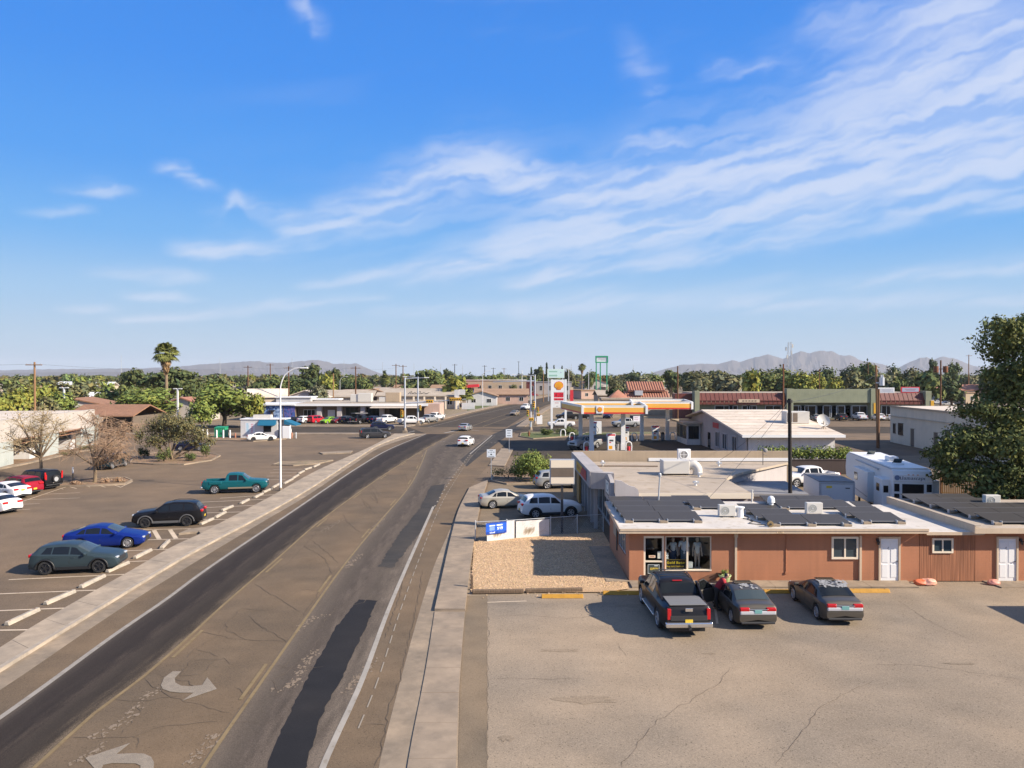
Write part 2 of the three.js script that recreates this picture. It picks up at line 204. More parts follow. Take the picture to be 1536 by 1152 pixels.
const M = {
  lotTan: floorMat(.482, .376, .272, .93, { map: rep(T.asphalt, 34), ...bumpy(3, .006) }),
  lotStrip: floorMat(.33, .25, .17, .93, { map: rep(T.asphalt, 21), ...bumpy(3, .006) }),
  lotGrey: floorMat(.28, .202, .137, .93, { map: rep(T.asphalt, 37), ...bumpy(3, .005) }),
  road: floorMat(.25, .18, .118, .92, { map: rep(T.asphalt, 26), ...bumpy(3, .006) }),
  lane: floorMat(.056, .041, .029, .88, { map: rep(T.asphalt, 31), ...bumpy(3, .005) }),
  laneMid: floorMat(.165, .12, .077, .9, { map: rep(T.asphalt, 19), ...bumpy(3, .005) }),
  patch: floorMat(.036, .034, .036, .86, { map: rep(T.asphalt, 17), ...bumpy(2, .004) }),
  patchBlue: floorMat(.088, .079, .072, .9, { map: rep(T.asphalt, 17), ...bumpy(2, .004) }),
  cross: floorMat(.115, .09, .066, .9, { map: rep(T.asphalt, 29), ...bumpy(3, .005) }),
  walk: floorMat(.385, .307, .228, .9, { map: rep(T.concrete, 9), ...bumpy(2, .003) }),
  gutter: floorMat(.385, .305, .22, .9, { map: rep(T.concrete, 7), ...bumpy(2, .003) }),
  walkPale: floorMat(.475, .387, .292, .9, { map: rep(T.concrete, 9), ...bumpy(2, .003) }), kerb: floorMat(.50, .425, .34, .85, { map: rep(T.concrete, 6) }), ghost: mat(.27, .225, .17, .9), stainLot: floorMat(.42, .325, .232, .93, { map: rep(T.asphalt, 34) }), arrowPaint: mat(.40, .365, .32, .9, { map: rep(T.gravel, 1.6) }),
  joint: mat(.16, .13, .11, .95), crack: floorMat(.125, .096, .07, .95), crackPale: mat(.36, .30, .24, .95, { map: rep(T.gravel, 1.2) }),
  white: mat(.42, .375, .315, .85, { map: rep(T.stain, 3) }), whiteWorn: mat(.36, .32, .27, .9, { map: rep(T.stain, 2) }), yellow: mat(.27, .19, .09, .88, { map: rep(T.stain, 3) }), yellowWorn: mat(.30, .21, .10, .9, { map: rep(T.stain, 2) }), stallPaint: mat(.68, .54, .39, .9, { map: rep(T.stain, 3) }),
  dirt: mat(.40, .285, .19, .97, { map: rep(T.earth, 13), ...bumpy(2, .02) }), dirtFar: mat(.235, .20, .125, .97, { map: rep(T.earth, 60) }), redDirt: mat(.42, .255, .165, .97, { map: rep(T.earth, 5), ...bumpy(1.5, .03) }),
  gravel: floorMat(.86, .64, .44, .97, { map: rep(T.gravel, 3.4), bumpMap: rep(T.gravel, 3.4), bumpScale: .02 }), pebble: mat(.56, .42, .28, .95),
  lawn: mat(.16, .19, .055, .97, { map: rep(T.earth, 4), ...bumpy(.5, .04) }),
  orange: mat(.52, .22, .112, .88, { map: rep(T.stucco, 6), bumpMap: rep(T.block, .8), bumpScale: .006 }), siding: mat(.50, .215, .112, .8, { map: rep(T.wood, 1.2, 3) }),
  cream: mat(.72, .55, .38, .7, { map: rep(T.stucco, 5) }), trim: mat(.78, .66, .50, .6), roofWhite: mat(.74, .67, .585, .8, { map: rep(T.stain, 7) }), roofTan: mat(.53, .43, .325, .92, { map: rep(T.stain, 11), ...bumpy(1, .004) }), roofPale: mat(.80, .675, .545, .9, { map: rep(T.stain, 12) }), roofGrey: mat(.30, .285, .28, .9, { map: rep(T.stain, 6) }), roofBeige: mat(.50, .42, .33, .9, { map: rep(T.stain, 9) }),
  greyWall: mat(.47, .43, .41, .9, { map: rep(T.stucco, 6), ...bumpy(1, .004) }), lavender: mat(.54, .49, .475, .85, { map: rep(T.stucco, 5) }), whiteWall: mat(.74, .72, .70, .85, { map: rep(T.stucco, 6) }), paleWall: mat(.60, .535, .47, .88, { map: rep(T.stucco, 6) }), mint: mat(.50, .53, .49, .85, { map: rep(T.stucco, 6) }), beige: mat(.60, .49, .37, .88, { map: rep(T.stucco, 6), ...bumpy(1, .004) }), brownWall: mat(.205, .155, .115, .9, { map: rep(T.stucco, 4) }), pinkWall: mat(.62, .42, .33, .88, { map: rep(T.stucco, 5) }), greenWall: mat(.30, .315, .205, .85, { map: rep(T.stucco, 6) }), oliveWall: mat(.235, .25, .175, .88, { map: rep(T.stucco, 5) }), tanWall: mat(.50, .385, .265, .88, { map: rep(T.stucco, 6) }),
  blockWall: mat(.42, .36, .30, .9, { map: rep(T.stucco, 4) }), redMetal: mat(.185, .045, .03, .5, { map: rep(T.stain, 6) }), redSign: mat(.60, .03, .04, .5), red: mat(.55, .03, .035, .5), tile: mat(.44, .195, .125, .85, { map: rep(T.stain, 3) }), brownRoof: mat(.36, .185, .105, .9, { map: rep(T.stain, 5), ...bumpy(1, .01) }), shingle: mat(.40, .25, .155, .9, { map: rep(T.stain, 5), ...bumpy(1, .01) }),
  steel: mat(.62, .63, .65, .4, { metalness: .6 }), galv: mat(.50, .51, .52, .5, { metalness: .5 }), poleWhite: mat(.70, .69, .68, .5), dark: mat(.022, .021, .021, .7), black: mat(.012, .012, .013, .5), darkMetal: mat(.05, .05, .055, .5, { metalness: .4 }), rust: mat(.26, .10, .045, .9, { map: rep(T.stain, 2) }), plastic: mat(.56, .53, .475, .55), white2: mat(.78, .77, .75, .5), whiteGloss: mat(.80, .79, .77, .3), yellowPaint: mat(.66, .335, .035, .65, { map: rep(T.stain, 2) }), signal: mat(.62, .33, .02, .5), green: mat(.02, .28, .13, .5), teal: mat(.008, .115, .20, .6), woodPole: mat(.235, .115, .055, .92, { map: rep(T.wood, .3, 2) }), darkPole: mat(.035, .028, .026, .9, { map: rep(T.wood, .3, 2) }), palePole: mat(.42, .24, .12, .92, { map: rep(T.wood, .3, 2) }), fence: mat(.70, .40, .14, .9, { map: rep(T.wood, .4, 2) }), timber: mat(.24, .17, .115, .95, { map: rep(T.wood, 1.2, .3) }), stopBlock: mat(.52, .455, .37, .9, { map: rep(T.concrete, 3) }),
  glass: new THREE.MeshPhysicalMaterial({ color: lin(.012, .014, .015), roughness: .05, specularIntensity: .75 }), glassBlue: new THREE.MeshPhysicalMaterial({ color: lin(.04, .06, .07), roughness: .06 }), pane: new THREE.MeshPhysicalMaterial({ color: lin(.92, .95, .95), roughness: .02, transmission: 1, thickness: 0, ior: 1.5 }),
  shield: new THREE.MeshPhysicalMaterial({ color: lin(.05, .065, .068), roughness: .05, specularIntensity: .9 }),
  solar: new THREE.MeshPhysicalMaterial({ color: lin(.062, .056, .05), roughness: .5, specularIntensity: .35 }), tyre: mat(.022, .021, .021, .9), rim: mat(.52, .52, .53, .35, { metalness: .7 }), rimDark: mat(.035, .035, .038, .4, { metalness: .5 }), tail: mat(.45, .012, .015, .25), lamp: mat(.42, .44, .46, .12), chrome: mat(.68, .68, .68, .2, { metalness: .9 }), trimBlack: mat(.028, .028, .03, .65), cladding: mat(.075, .075, .078, .8), plateYellow: mat(.68, .47, .04, .5), plateTeal: mat(.16, .36, .34, .5), plateWhite: mat(.7, .68, .62, .5), amber: mat(.6, .2, .02, .3),
  cloth: mat(.66, .65, .64, .95, { map: rep(T.stain, 1.4) }),
};
const carPaint = (r, g, b, metal = .25) => new THREE.MeshPhysicalMaterial({ color: lin(r, g, b), roughness: .42, metalness: metal, specularIntensity: .4, clearcoat: .25, clearcoatRoughness: .05 });
// ---------------------------------------------------------------- ground, roads, pavements
{ const g = new THREE.CircleGeometry(14000, 64).rotateX(-Math.PI / 2).translate(0, -.06, -2000); structure('ground', g, M.dirtFar); }
structure('town_soil', poly([[-420, -120], [420, -120], [520, -900], [-520, -900]], -.05), M.dirt);
structure('left_parking_lot', poly([[-170, -4], [0, -4], [0, -137], [-170, -137]], -.022), M.lotGrey);
structure('right_parking_lot', poly([[-8, -4], [70, -4], [70, -40], [-8, -40]], -.02), M.lotTan);
structure('yard_pavement', poly([[-14, -40], [140, -40], [140, -137], [-14, -137]], -.026), M.lotGrey);
structure('cross_street', poly([[-320, -136], [320, -136], [320, -153.4], [-320, -153.4]], -.012), M.cross);
structure('far_parking_lot', poly([[-130, -155.5], [-19, -155.5], [-22, -178], [-130, -178]], -.03), M.lotStrip);
structure('mall_parking_lot', poly([[7, -154], [150, -154], [150, -184], [20, -184]], -.03), M.lotGrey);

const LB = gp([[-330, 1178], [0, 976], [49, 944], [124, 900], [200, 857], [260, 822], [301, 803], [334, 785], [402, 749], [436, 729], [478, 706], [533, 681.5], [560, 669], [592, 651.5]]);
const LC = gp([[-330, 1215], [0, 1009], [102, 945], [175, 900], [280, 836], [397, 773], [455, 740], [533, 690], [569, 668], [603, 655.5], [622, 651]]);
const LG = gp([[-330, 1240], [0, 1035], [131, 946], [201, 900], [280, 851], [397, 781], [455, 747], [533, 695], [569, 672], [606, 659], [640, 650.6]]);
const LW = gp([[-330, 1300], [0, 1077], [175, 950], [248, 900], [303, 859], [436, 769], [539, 700], [582, 675], [639, 651]]);
const LY = gp([[-120, 1310], [51, 1152], [155, 1059], [199, 1028], [266, 971], [339, 904], [409, 844], [480, 782], [581, 709], [642, 671], [680, 651]]);
const RY = gp([[215, 1290], [299, 1151], [384, 1028], [445, 942], [507, 856], [560, 791], [613, 729], [630, 697], [639, 675]]);
const RW = gp([[435, 1290], [484, 1151], [540, 1028], [585, 909], [650, 760], [669, 729], [705, 681], [738, 653]]);
const RE = gp([[545, 1290], [568, 1151], [589, 1065], [622, 942], [650, 852], [671, 803], [703, 733], [728, 703], [752, 672], [772, 650.6]]);
const RSL = gp([[595, 1290], [611, 1151], [638, 1008], [652, 918]]), RSL2 = gp([[652, 917], [665, 858], [677, 805], [688, 766], [704, 733]]);
const RSR = gp([[680, 1290], [685, 1130], [689, 1028], [697.5, 918]]), RSR2 = gp([[697.6, 917], [705, 856], [711, 815], [720, 762], [732, 721]]);
const FL = gp([[612, 640.5], [640, 635.5], [680, 625.5], [712, 617.5], [750, 609], [782, 602.6], [823, 594.3], [850, 589]]);
const FR = gp([[772, 640.5], [799, 622], [823, 609], [850, 599.5], [885, 591.5]]);
structure('street', [poly([...LG, ...FL, ...[...FR].reverse(), ...[...RE].reverse()], -.004)], M.road);
// worn lanes: tyre-blackened wheel paths and scuffed margins, broken up by grain, laid along each lane
const albedo = (c) => c.map((v, k) => 255 * Math.pow(Math.pow(v / 255, 2.2) / [1.62, 1.56, 1.5][k], 1 / 2.2));
function wornLane(name, left, right, stops, blend) {             // stops: [place across the lane, colour seen in daylight]
  const st = stops.map(([u, c]) => [u, albedo(c)]), w = 256, h = 2048, tex = pix(w, h, (i, j, o) => {
    const v = j / h * 64, n1 = fbm(i / 16, j / 64, 4, 16) - .5, n2 = hash(i, j) - .5, n3 = fbm(i / 8 + 3, j / 256, 3, 32) - .5, u = clamp(i / w + n1 * blend + n2 * .10 + n3 * .06);
    let k = 1; while (k < st.length - 1 && u > st[k][0]) k++; const p = st[k - 1], q = st[k], t = clamp((u - p[0]) / (q[0] - p[0])), g = 1 + n2 * .22 + n1 * .24 + (hash((i >> 1) + 900, j >> 1) - .5) * .12; for (let c = 0; c < 3; c++) o[c] = lerp(p[1][c], q[1][c], t) * g; });
  tex.wrapS = THREE.ClampToEdgeWrapping;
  const cv = (l) => new THREE.CatmullRomCurve3(l.map(([x, z]) => V(x, 0, z)), false, 'centripetal'), n = 90, L = cv(left).getSpacedPoints(n), R = cv(right).getSpacedPoints(n), pos = [], uv = [], nor = []; let s = 0; const len = [0]; for (let i = 1; i <= n; i++) len.push(s += (L[i].distanceTo(L[i - 1]) + R[i].distanceTo(R[i - 1])) / 2);
  for (let i = 0; i < n; i++) for (const [p, u, k] of [[L[i], 0, i], [R[i], 1, i], [L[i + 1], 0, i + 1], [R[i], 1, i], [R[i + 1], 1, i + 1], [L[i + 1], 0, i + 1]]) { pos.push(p.x, .001, p.z); uv.push(u, len[k] / 48); nor.push(0, 1, 0); }
  const g = new THREE.BufferGeometry(); g.setAttribute('position', new THREE.BufferAttribute(new Float32Array(pos), 3)); g.setAttribute('normal', new THREE.BufferAttribute(new Float32Array(nor), 3)); g.setAttribute('uv', new THREE.BufferAttribute(new Float32Array(uv), 2));
  return structure(name, g, new THREE.MeshPhysicalMaterial({ map: tex, roughness: .92, specularIntensity: .35 }), true);
}
wornLane('dark_lane', LW, LY, [[0, [116, 101, 88]], [.05, [88, 77, 68]], [.14, [70, 60, 53]], [.42, [63, 54, 48]], [.54, [83, 71, 61]], [.64, [74, 64, 55]], [.82, [70, 60, 51]], [.93, [95, 81, 66]], [1, [126, 108, 88]]], .16);
wornLane('near_lane', [...RY, LY[LY.length - 1]], RW, [[0, [132, 115, 98]], [.16, [114, 100, 86]], [.32, [103, 90, 78]], [.5, [117, 102, 88]], [.66, [107, 94, 81]], [.84, [114, 100, 86]], [1, [132, 116, 100]]], .2);
structure('far_lanes', poly([...offsetLine(FL, 1.6), ...[...offsetLine(FR, -1.6)].reverse()], .001), M.cross);
const ragged = (pts, amp) => { const o = []; pts.forEach((p, i) => { const q = pts[(i + 1) % pts.length], n = Math.ceil(Math.hypot(q[0] - p[0], q[1] - p[1]) / .3); for (let k = 0; k < n; k++) o.push([lerp(p[0], q[0], k / n) + rr(-amp, amp), lerp(p[1], q[1], k / n) + rr(-amp, amp)]); }); return o; };
structure('tarred_patch', poly(ragged(gp([[384, 1205], [400, 1151], [429, 1081], [466, 1008], [503, 942], [538, 899], [566, 901], [548, 942], [511, 1020], [482, 1073], [458, 1151], [440, 1205]]), .045), .006), M.patch);
structure('grey_patch', poly(ragged(gp([[568, 850], [597, 803], [630, 762], [646, 729], [668, 726], [657, 754], [630, 799], [589, 852]]), .07), .006), M.patchBlue);
structure('long_grey_patch', poly(gp([[690, 690], [716, 668], [740, 651], [772, 637], [800, 623], [812, 623], [786, 641], [762, 653], [722, 682], [700, 700]]), .006), M.patchBlue);

function walkway(name, left, right, len, y0, y1, m) {            // a pavement of separate cast panels with open joints
  const g = new THREE.Group(); g.name = numbered(name); g.userData.kind = 'structure'; scene.add(g);
  const L = new THREE.CatmullRomCurve3(left.map(([x, z]) => V(x, 0, z)), false, 'centripetal'), R = new THREE.CatmullRomCurve3(right.map(([x, z]) => V(x, 0, z)), false, 'centripetal');
  const n = Math.max(2, Math.round(Math.max(L.getLength(), R.getLength()) / len)), l = L.getSpacedPoints(n * 2), r = R.getSpacedPoints(n * 2), q = (p) => [p.x, p.z];
  const base = [...l.map(q), ...r.map(q).reverse()];
  obj('bedding', poly(base, y1 - .012), M.joint, g);
  for (let i = 0; i < n; i++) {
    const e = .010 / len * 2, a = l[2 * i].clone().lerp(l[2 * i + 1], e), b = l[2 * i + 1], c = l[2 * i + 2].clone().lerp(b, e), d = r[2 * i + 2].clone().lerp(r[2 * i + 1], e), f = r[2 * i + 1], h = r[2 * i].clone().lerp(f, e);
    obj('panel', slab([q(a), q(b), q(c), q(d), q(f), q(h)], y0, y1 + rr(-.003, .003)), m, g);
  }
  return g;
}
walkway('left_sidewalk', LB, offsetLine(LC, -.22), 2.6, -.02, .13, M.walkPale);
walkway('left_kerb', offsetLine(LC, -.21), LC, 3.2, -.02, .135, M.kerb);
walkway('right_sidewalk', RSL, RSR, 2.2, -.03, .03, M.walk);
walkway('right_raised_sidewalk', RSL2, RSR2, 2.2, -.03, .12, M.walk);
structure('left_gutter', poly([...fine(LC), ...fine(LG).reverse()], -.001), M.gutter);
structure('right_gutter', [poly([...fine(RE.slice(0, 7)), ...fine([...RSL, ...RSL2.slice(1)]).reverse()], -.0005)], M.gutter);
walkway('driveway_sidewalk', gp([[733, 699], [752, 673.5]]), gp([[757, 700], [770, 674]]), 2.4, -.03, .10, M.walk);
structure('lot_edge_strip', poly(gp([[686, 1290], [687, 1151], [690, 1028], [699, 893], [731, 893], [731, 1151], [731, 1290]]), -.013), M.lotStrip);
walkway('side_street_sidewalk', [[-150, -133.4], [-27, -133.4]], [[-150, -135.9], [-23.5, -135.9]], 4, -.03, .12, M.walk);
walkway('opposite_sidewalk', [[-150, -153.6], [-24, -153.6]], [[-150, -155.4], [-22, -155.4]], 4, -.03, .12, M.walk);
walkway('far_left_sidewalk', offsetLine(FL, -2.6), offsetLine(FL, -.3), 6, -.03, .12, M.walk);
walkway('far_right_sidewalk', offsetLine(FR, .3), offsetLine(FR, 2.2), 6, -.03, .12, M.walk);
walkway('corner_kerb', [[3.4, -135.2], [36, -135.2]], [[3.4, -135.9], [36, -135.9]], 4, -.03, .12, M.walk);

// painted lines
const dashes = (pts, w, y, on, off, o = 0, start = 0) => { const c = new THREE.CatmullRomCurve3(pts.map(([x, z]) => V(x, 0, z)), false, 'centripetal'), L = c.getLength(), out = []; for (let s = start; s < L; s += on + off) { const p = []; for (let k = 0; k <= 4; k++) { const q = c.getPointAt(Math.min(1, (s + on * k / 4) / L)); p.push([q.x, q.z]); } out.push(band(p, w, y, o)); } return out; };
function line(name, geo, m) { const o = structure(name, geo, m); return o; }
line('left_edge_line', band(fine(LW), .2, .011), M.whiteWorn);
line('left_yellow_line', [band(fine(LY), .12, .011), dashes(LY, .13, .011, 3, 9, .26, 12)], M.yellow);
line('right_yellow_line', [band(fine(RY), .12, .011, .1), dashes(RY, .13, .011, 3, 9, -.18, 8)], M.yellow);
line('right_edge_line', [band(fine(RW.slice(0, 5)), .19, .011), band(fine(RW.slice(6)), .18, .011)], M.white);
line('ghost_edge_line', [dashes(RW, .05, .0105, .9, .5, .55, 6), dashes(RW.slice(4), .13, .0105, .6, 1.5, .1)], M.ghost);
line('far_centre_line', [band(fine(gp([[684, 649], [706, 640], [745, 626], [790, 612], [830, 602]])), .13, .011), band(fine(gp([[724, 640], [770, 624], [812, 611], [845, 600]])), .13, .011)], M.yellowWorn);
line('far_edge_line', [band(fine(gp([[642, 641], [690, 629], [735, 618], [790, 606]])), .15, .011), band(fine(gp([[774, 636], [799, 622.6], [823, 609.6]])), .15, .011)], M.whiteWorn);
line('stop_line', [band(gp([[667, 649.5], [682, 646.5]]), .5, .011), band(gp([[706, 645.5], [719, 646.5]]), .4, .011), band(gp([[612, 649], [622, 646.4]]), .35, .011)], M.white);
line('worn_lettering', [[660, 663, 668], [672, 665, 684], [736, 664, 746], [662, 667.4, 690]].map(([a, y, b], i) => dashes(gp([[a, y], [b, y - .6]]), .3 - i * .04, .011, .35, .28)), M.whiteWorn);
const arrow1 = [[1170, 485], [1228, 485], [1186, 530], [1188, 560], [1225, 582], [1290, 586], [1370, 578], [1405, 525], [1470, 605], [1232, 686], [1312, 630], [1220, 630], [1150, 622], [1104, 605], [1090, 580], [1112, 528]].map(([x, y]) => [x / 4.518, 900 + y / 4.518]);
const arrow2 = [[885, 970], [790, 1046], [900, 1040], [975, 1043], [1025, 1065], [1045, 1105], [1040, 1150], [1000, 1210], [920, 1215], [950, 1165], [952, 1125], [920, 1110], [760, 1108], [700, 1120], [672, 1180], [578, 1072]].map(([x, y]) => [x / 4.518, 900 + y / 4.518]);
line('turn_arrow', poly(gp(arrow1), .011), M.arrowPaint);
line('turn_arrow', poly(gp(arrow2), .011), M.arrowPaint);
line('parking_line', [[[-80, 946], [44, 944]], [[-90, 919], [101, 911.4]], [[-60, 892.5], [148.5, 884.5]], [[13, 869], [193, 860.7]], [[100, 846.5], [230, 840.3]], [[90, 830], [259, 823]], [[150, 811], [289, 807.6]], [[215, 794], [300, 792.5]], [[215, 780.5], [343, 778.5]], [[240, 771], [363, 767.5]], [[265, 763], [382, 757.7]], [[300, 753], [402, 748.4]], [[330, 747], [420, 741]], [[395, 719.5], [428, 719]], [[400, 714], [437, 713.4]], [[405, 709], [446, 708.5]], [[410, 704], [455, 703.4]]].map((l) => band(gp(l), .14, -.015)), M.stallPaint);
line('hatching_line', [[[231, 795], [239, 808.5]], [[255, 794], [264, 807.5]]].map((l) => band(gp(l), .28, -.015)), M.stallPaint);
line('faded_parking_line', [[[15, 758], [105, 728]], [[0, 757.5], [60, 755]], [[66, 741], [120, 738.6]], [[38, 749.5], [120, 746.5]], [[0, 766], [45, 763.5]], [[90, 732], [95, 733.6]], [[105, 730], [115, 732.6]], [[125, 728], [135, 730.4]], [[145, 727], [158, 730.4]], [[166, 726], [180, 730]], [[180, 731], [199, 722]]].map((l) => band(gp(l), .1, -.015)), M.stallPaint);
line('right_lot_line', [band(gp([[731, 903], [790, 901]]), .1, -.013), band(gp([[1068, 875.6], [1076, 935]]), .1, -.013)], M.stallPaint);

// cracks in the old surfacing, followed from the photograph or wandering across the lanes
function crackLine(pts, w = .04, y = .009, m = M.crack) {
  const p = [];
  for (let i = 0; i + 1 < pts.length; i++) { const [a, b] = [pts[i], pts[i + 1]], L = Math.hypot(b[0] - a[0], b[1] - a[1]), n = Math.max(2, Math.ceil(L / .35)); for (let k = 0; k < n; k++) { const t = k / n; p.push([lerp(a[0], b[0], t) + rr(-.07, .07), lerp(a[1], b[1], t) + rr(-.07, .07)]); } }
  p.push(pts[pts.length - 1]);
  const L = [], R = [], o = offsetLine(p, 1); p.forEach((q, i) => { const e = w * rr(.25, .8) * (i && i < p.length - 1 ? 1 : .2); L.push([q[0] + (o[i][0] - q[0]) * e, q[1] + (o[i][1] - q[1]) * e]); R.push([q[0] - (o[i][0] - q[0]) * e, q[1] - (o[i][1] - q[1]) * e]); });
  const pos = []; for (let i = 0; i + 1 < p.length; i++) for (const [a, b, c] of [[L[i], R[i], L[i + 1]], [R[i], R[i + 1], L[i + 1]]]) { const up = (b[1] - a[1]) * (c[0] - a[0]) - (b[0] - a[0]) * (c[1] - a[1]) > 0, [d, e] = up ? [b, c] : [c, b]; pos.push(a[0], y, a[1], d[0], y, d[1], e[0], y, e[1]); }
  const g = new THREE.BufferGeometry(); g.setAttribute('position', new THREE.BufferAttribute(new Float32Array(pos), 3)); const nn = new Float32Array(pos.length); for (let i = 1; i < nn.length; i += 3) nn[i] = 1; g.setAttribute('normal', new THREE.BufferAttribute(nn, 3)); return g;
}
{
  const c1 = (l) => gp(l.map(([x, y]) => [x / 4.518, 900 + y / 4.518])), c6 = (l) => gp(l.map(([x, y]) => [384 + x / 2.4417, 680 + y / 2.4417])), c5 = (l) => gp(l.map(([x, y]) => [x / 2.4417, 680 + y / 2.4417]));
  const list = [c1([[1375, 355], [1300, 410], [1240, 490], [1200, 520], [1370, 500], [1470, 395]]), c1([[1330, 330], [1480, 385]]), c1([[1100, 440], [1200, 440], [1330, 330], [1480, 240], [1536, 235]]), c1([[760, 680], [950, 685], [1220, 648]]), c1([[950, 690], [905, 720], [970, 750], [880, 840], [825, 910]]), c1([[480, 935], [640, 938], [920, 922], [1080, 860], [1490, 822]]), c1([[920, 922], [945, 960], [930, 1010]]),
    c5([[720, 650], [860, 680], [1050, 690]]), c5([[800, 660], [880, 570], [1000, 575]]), c5([[1172, 500], [1100, 500], [960, 580]]), c5([[1010, 775], [1040, 780], [1100, 700], [1140, 660]]), c5([[860, 860], [905, 880], [920, 860]]), c5([[865, 985], [1000, 985]]), c5([[1172, 380], [1000, 440], [930, 470]]),
    c6([[0, 620], [110, 690], [230, 640], [300, 560]]), c6([[130, 640], [200, 560], [260, 450], [330, 400]]), c6([[0, 470], [120, 400], [160, 360], [300, 200]]), c6([[60, 830], [130, 790], [190, 740], [240, 660]]), c6([[80, 780], [150, 790], [250, 780]]), c6([[90, 880], [60, 830], [0, 840]]), c6([[470, 680], [500, 600], [560, 400]]), c6([[350, 1000], [420, 995], [480, 996]]), c6([[440, 1150], [500, 900], [530, 820], [590, 560], [610, 430]]), c6([[0, 120], [120, 60], [260, 20]])];
  for (let k = 0; k < 26; k++) {                               // transverse cracks of the middle and right-hand lanes
    const t = rr(.02, .8), side = rnd() < .62, A = side ? LY : RY, B = side ? RY : RW, cA = new THREE.CatmullRomCurve3(A.map(([x, z]) => V(x, 0, z))), cB = new THREE.CatmullRomCurve3(B.map(([x, z]) => V(x, 0, z)));
    const a = cA.getPointAt(t), b = cB.getPointAt(clamp(t + rr(-.02, .02))), u = rr(0, .4), v = rr(.5, 1); list.push([[lerp(a.x, b.x, u), lerp(a.z, b.z, u)], [lerp(a.x, b.x, (u + v) / 2) + rr(-.4, .4), lerp(a.z, b.z, (u + v) / 2) + rr(-.5, .5)], [lerp(a.x, b.x, v), lerp(a.z, b.z, v)]]);
  }
  const c = structure('street_crack', list.map((l, i) => crackLine(l, .020, .007 + i * .00006)), M.crack);
  structure('crumbled_asphalt', [...[c1([[470, 1120], [600, 1060], [700, 970]]), c1([[640, 930], [740, 880], [860, 800], [960, 690]]), c1([[980, 670], [1080, 600]]), c1([[1270, 1138], [1400, 990], [1440, 920]]), c6([[60, 870], [130, 850], [160, 800], [220, 720]]), c6([[150, 650], [180, 620], [260, 590]]), c6([[330, 420], [380, 370]]), c6([[420, 290], [470, 230]]), c6([[240, 290], [310, 245]]), c6([[720, 90], [760, 40], [790, 5]]), c6([[330, 880], [395, 800], [440, 750]])].map((l, i) => { const c = new THREE.CatmullRomCurve3(l.map(([x, z]) => V(x, 0, z))), L = c.getLength(), out = []; for (let k = 0; k < L * 30; k++) { const p = c.getPointAt(rnd()), q = [], s = rr(.015, .06) * (k % 9 ? 1 : 1.6), x = p.x + rr(-.3, .3) * rr(.3, 1), z = p.z + rr(-.3, .3) * rr(.3, 1), m = 5 + k % 3; for (let n = 0; n < m; n++) { const t = n / m * 6.283, r = s * rr(.5, 1.2); q.push([x + Math.cos(t) * r, z + Math.sin(t) * r * 1.5]); } out.push(poly(q, .0076 + ((i * 97 + k * 7) % 211) * .000012)); } return out; })], M.crackPale);
  structure('lot_crack', [gp([[731, 893], [732, 960], [730.5, 1040], [731, 1190]]), gp([[735, 925], [790, 921], [840, 927], [930, 922]]), gp([[736, 1018], [800, 1017], [880, 1018]]), gp([[1536, 1020], [1440, 1005], [1360, 995], [1300, 998]]), gp([[930, 1152], [985, 1080], [1080, 1025], [1095, 1000]]), gp([[1345, 900], [1400, 935], [1470, 965]]), gp([[1160, 1152], [1230, 1060], [1310, 1020]]), gp([[925, 962], [940, 985]]), gp([[600, 1065], [612, 1000], [628, 930]])].map((l, i) => crackLine(l, .010, -.011 + i * .0001)), M.crack);
  structure('lot_stain', [[[880, 1049], 1.1, .35], [[1440, 995], .7, .1], [[838, 975], .8, .18], [[945, 908], .9, .35], [[758, 1106], .25, .2], [[1065, 980], .35, .1]].map(([p, a, b]) => { const c0 = G(...p), pts = []; for (let k = 0; k < 22; k++) { const r = rr(.45, 1.15), t = k / 22 * 6.283; pts.push([c0.x + Math.cos(t) * a * r, c0.z + Math.sin(t) * b * r]); } return poly(pts, -.0115); }), M.stainLot);
}
// gravel yard, beds and islands
structure('gravel_yard', poly(gp([[711, 813], [760, 809], [824, 803], [905, 799], [930, 845], [944, 884], [906, 889], [707, 889]]), .035), M.gravel);
{
  const a = gp([[713, 814], [900, 801], [940, 880], [708, 886]]), n = 9000, g = new THREE.IcosahedronGeometry(.03, 0), im = new THREE.InstancedMesh(g, M.pebble, n), m = new THREE.Matrix4(), col = new THREE.Color();
  for (let i = 0; i < n; i++) { const u = rr(-.015, 1.0), v = i % 14 ? rnd() : rr(-.05, 1.12), x = lerp(lerp(a[0][0], a[1][0], u), lerp(a[3][0], a[2][0], u), v), z = lerp(lerp(a[0][1], a[1][1], u), lerp(a[3][1], a[2][1], u), v), s = rr(.5, 1.4); m.compose(V(x, v > 1.04 ? .01 : .04, z), new THREE.Quaternion().setFromEuler(new THREE.Euler(rnd() * 6, rnd() * 6, 0)), V(s, s * .7, s)); im.setMatrixAt(i, m); const k = rr(.55, 1.25); im.setColorAt(i, col.setRGB(k, k * rr(.9, 1), k * rr(.78, .98))); }
  im.name = 'gravel_pebbles'; tag(im, 'loose tan gravel stones covering the yard beside the orange shop', 'gravel'); im.userData.kind = 'stuff'; scene.add(im);
}
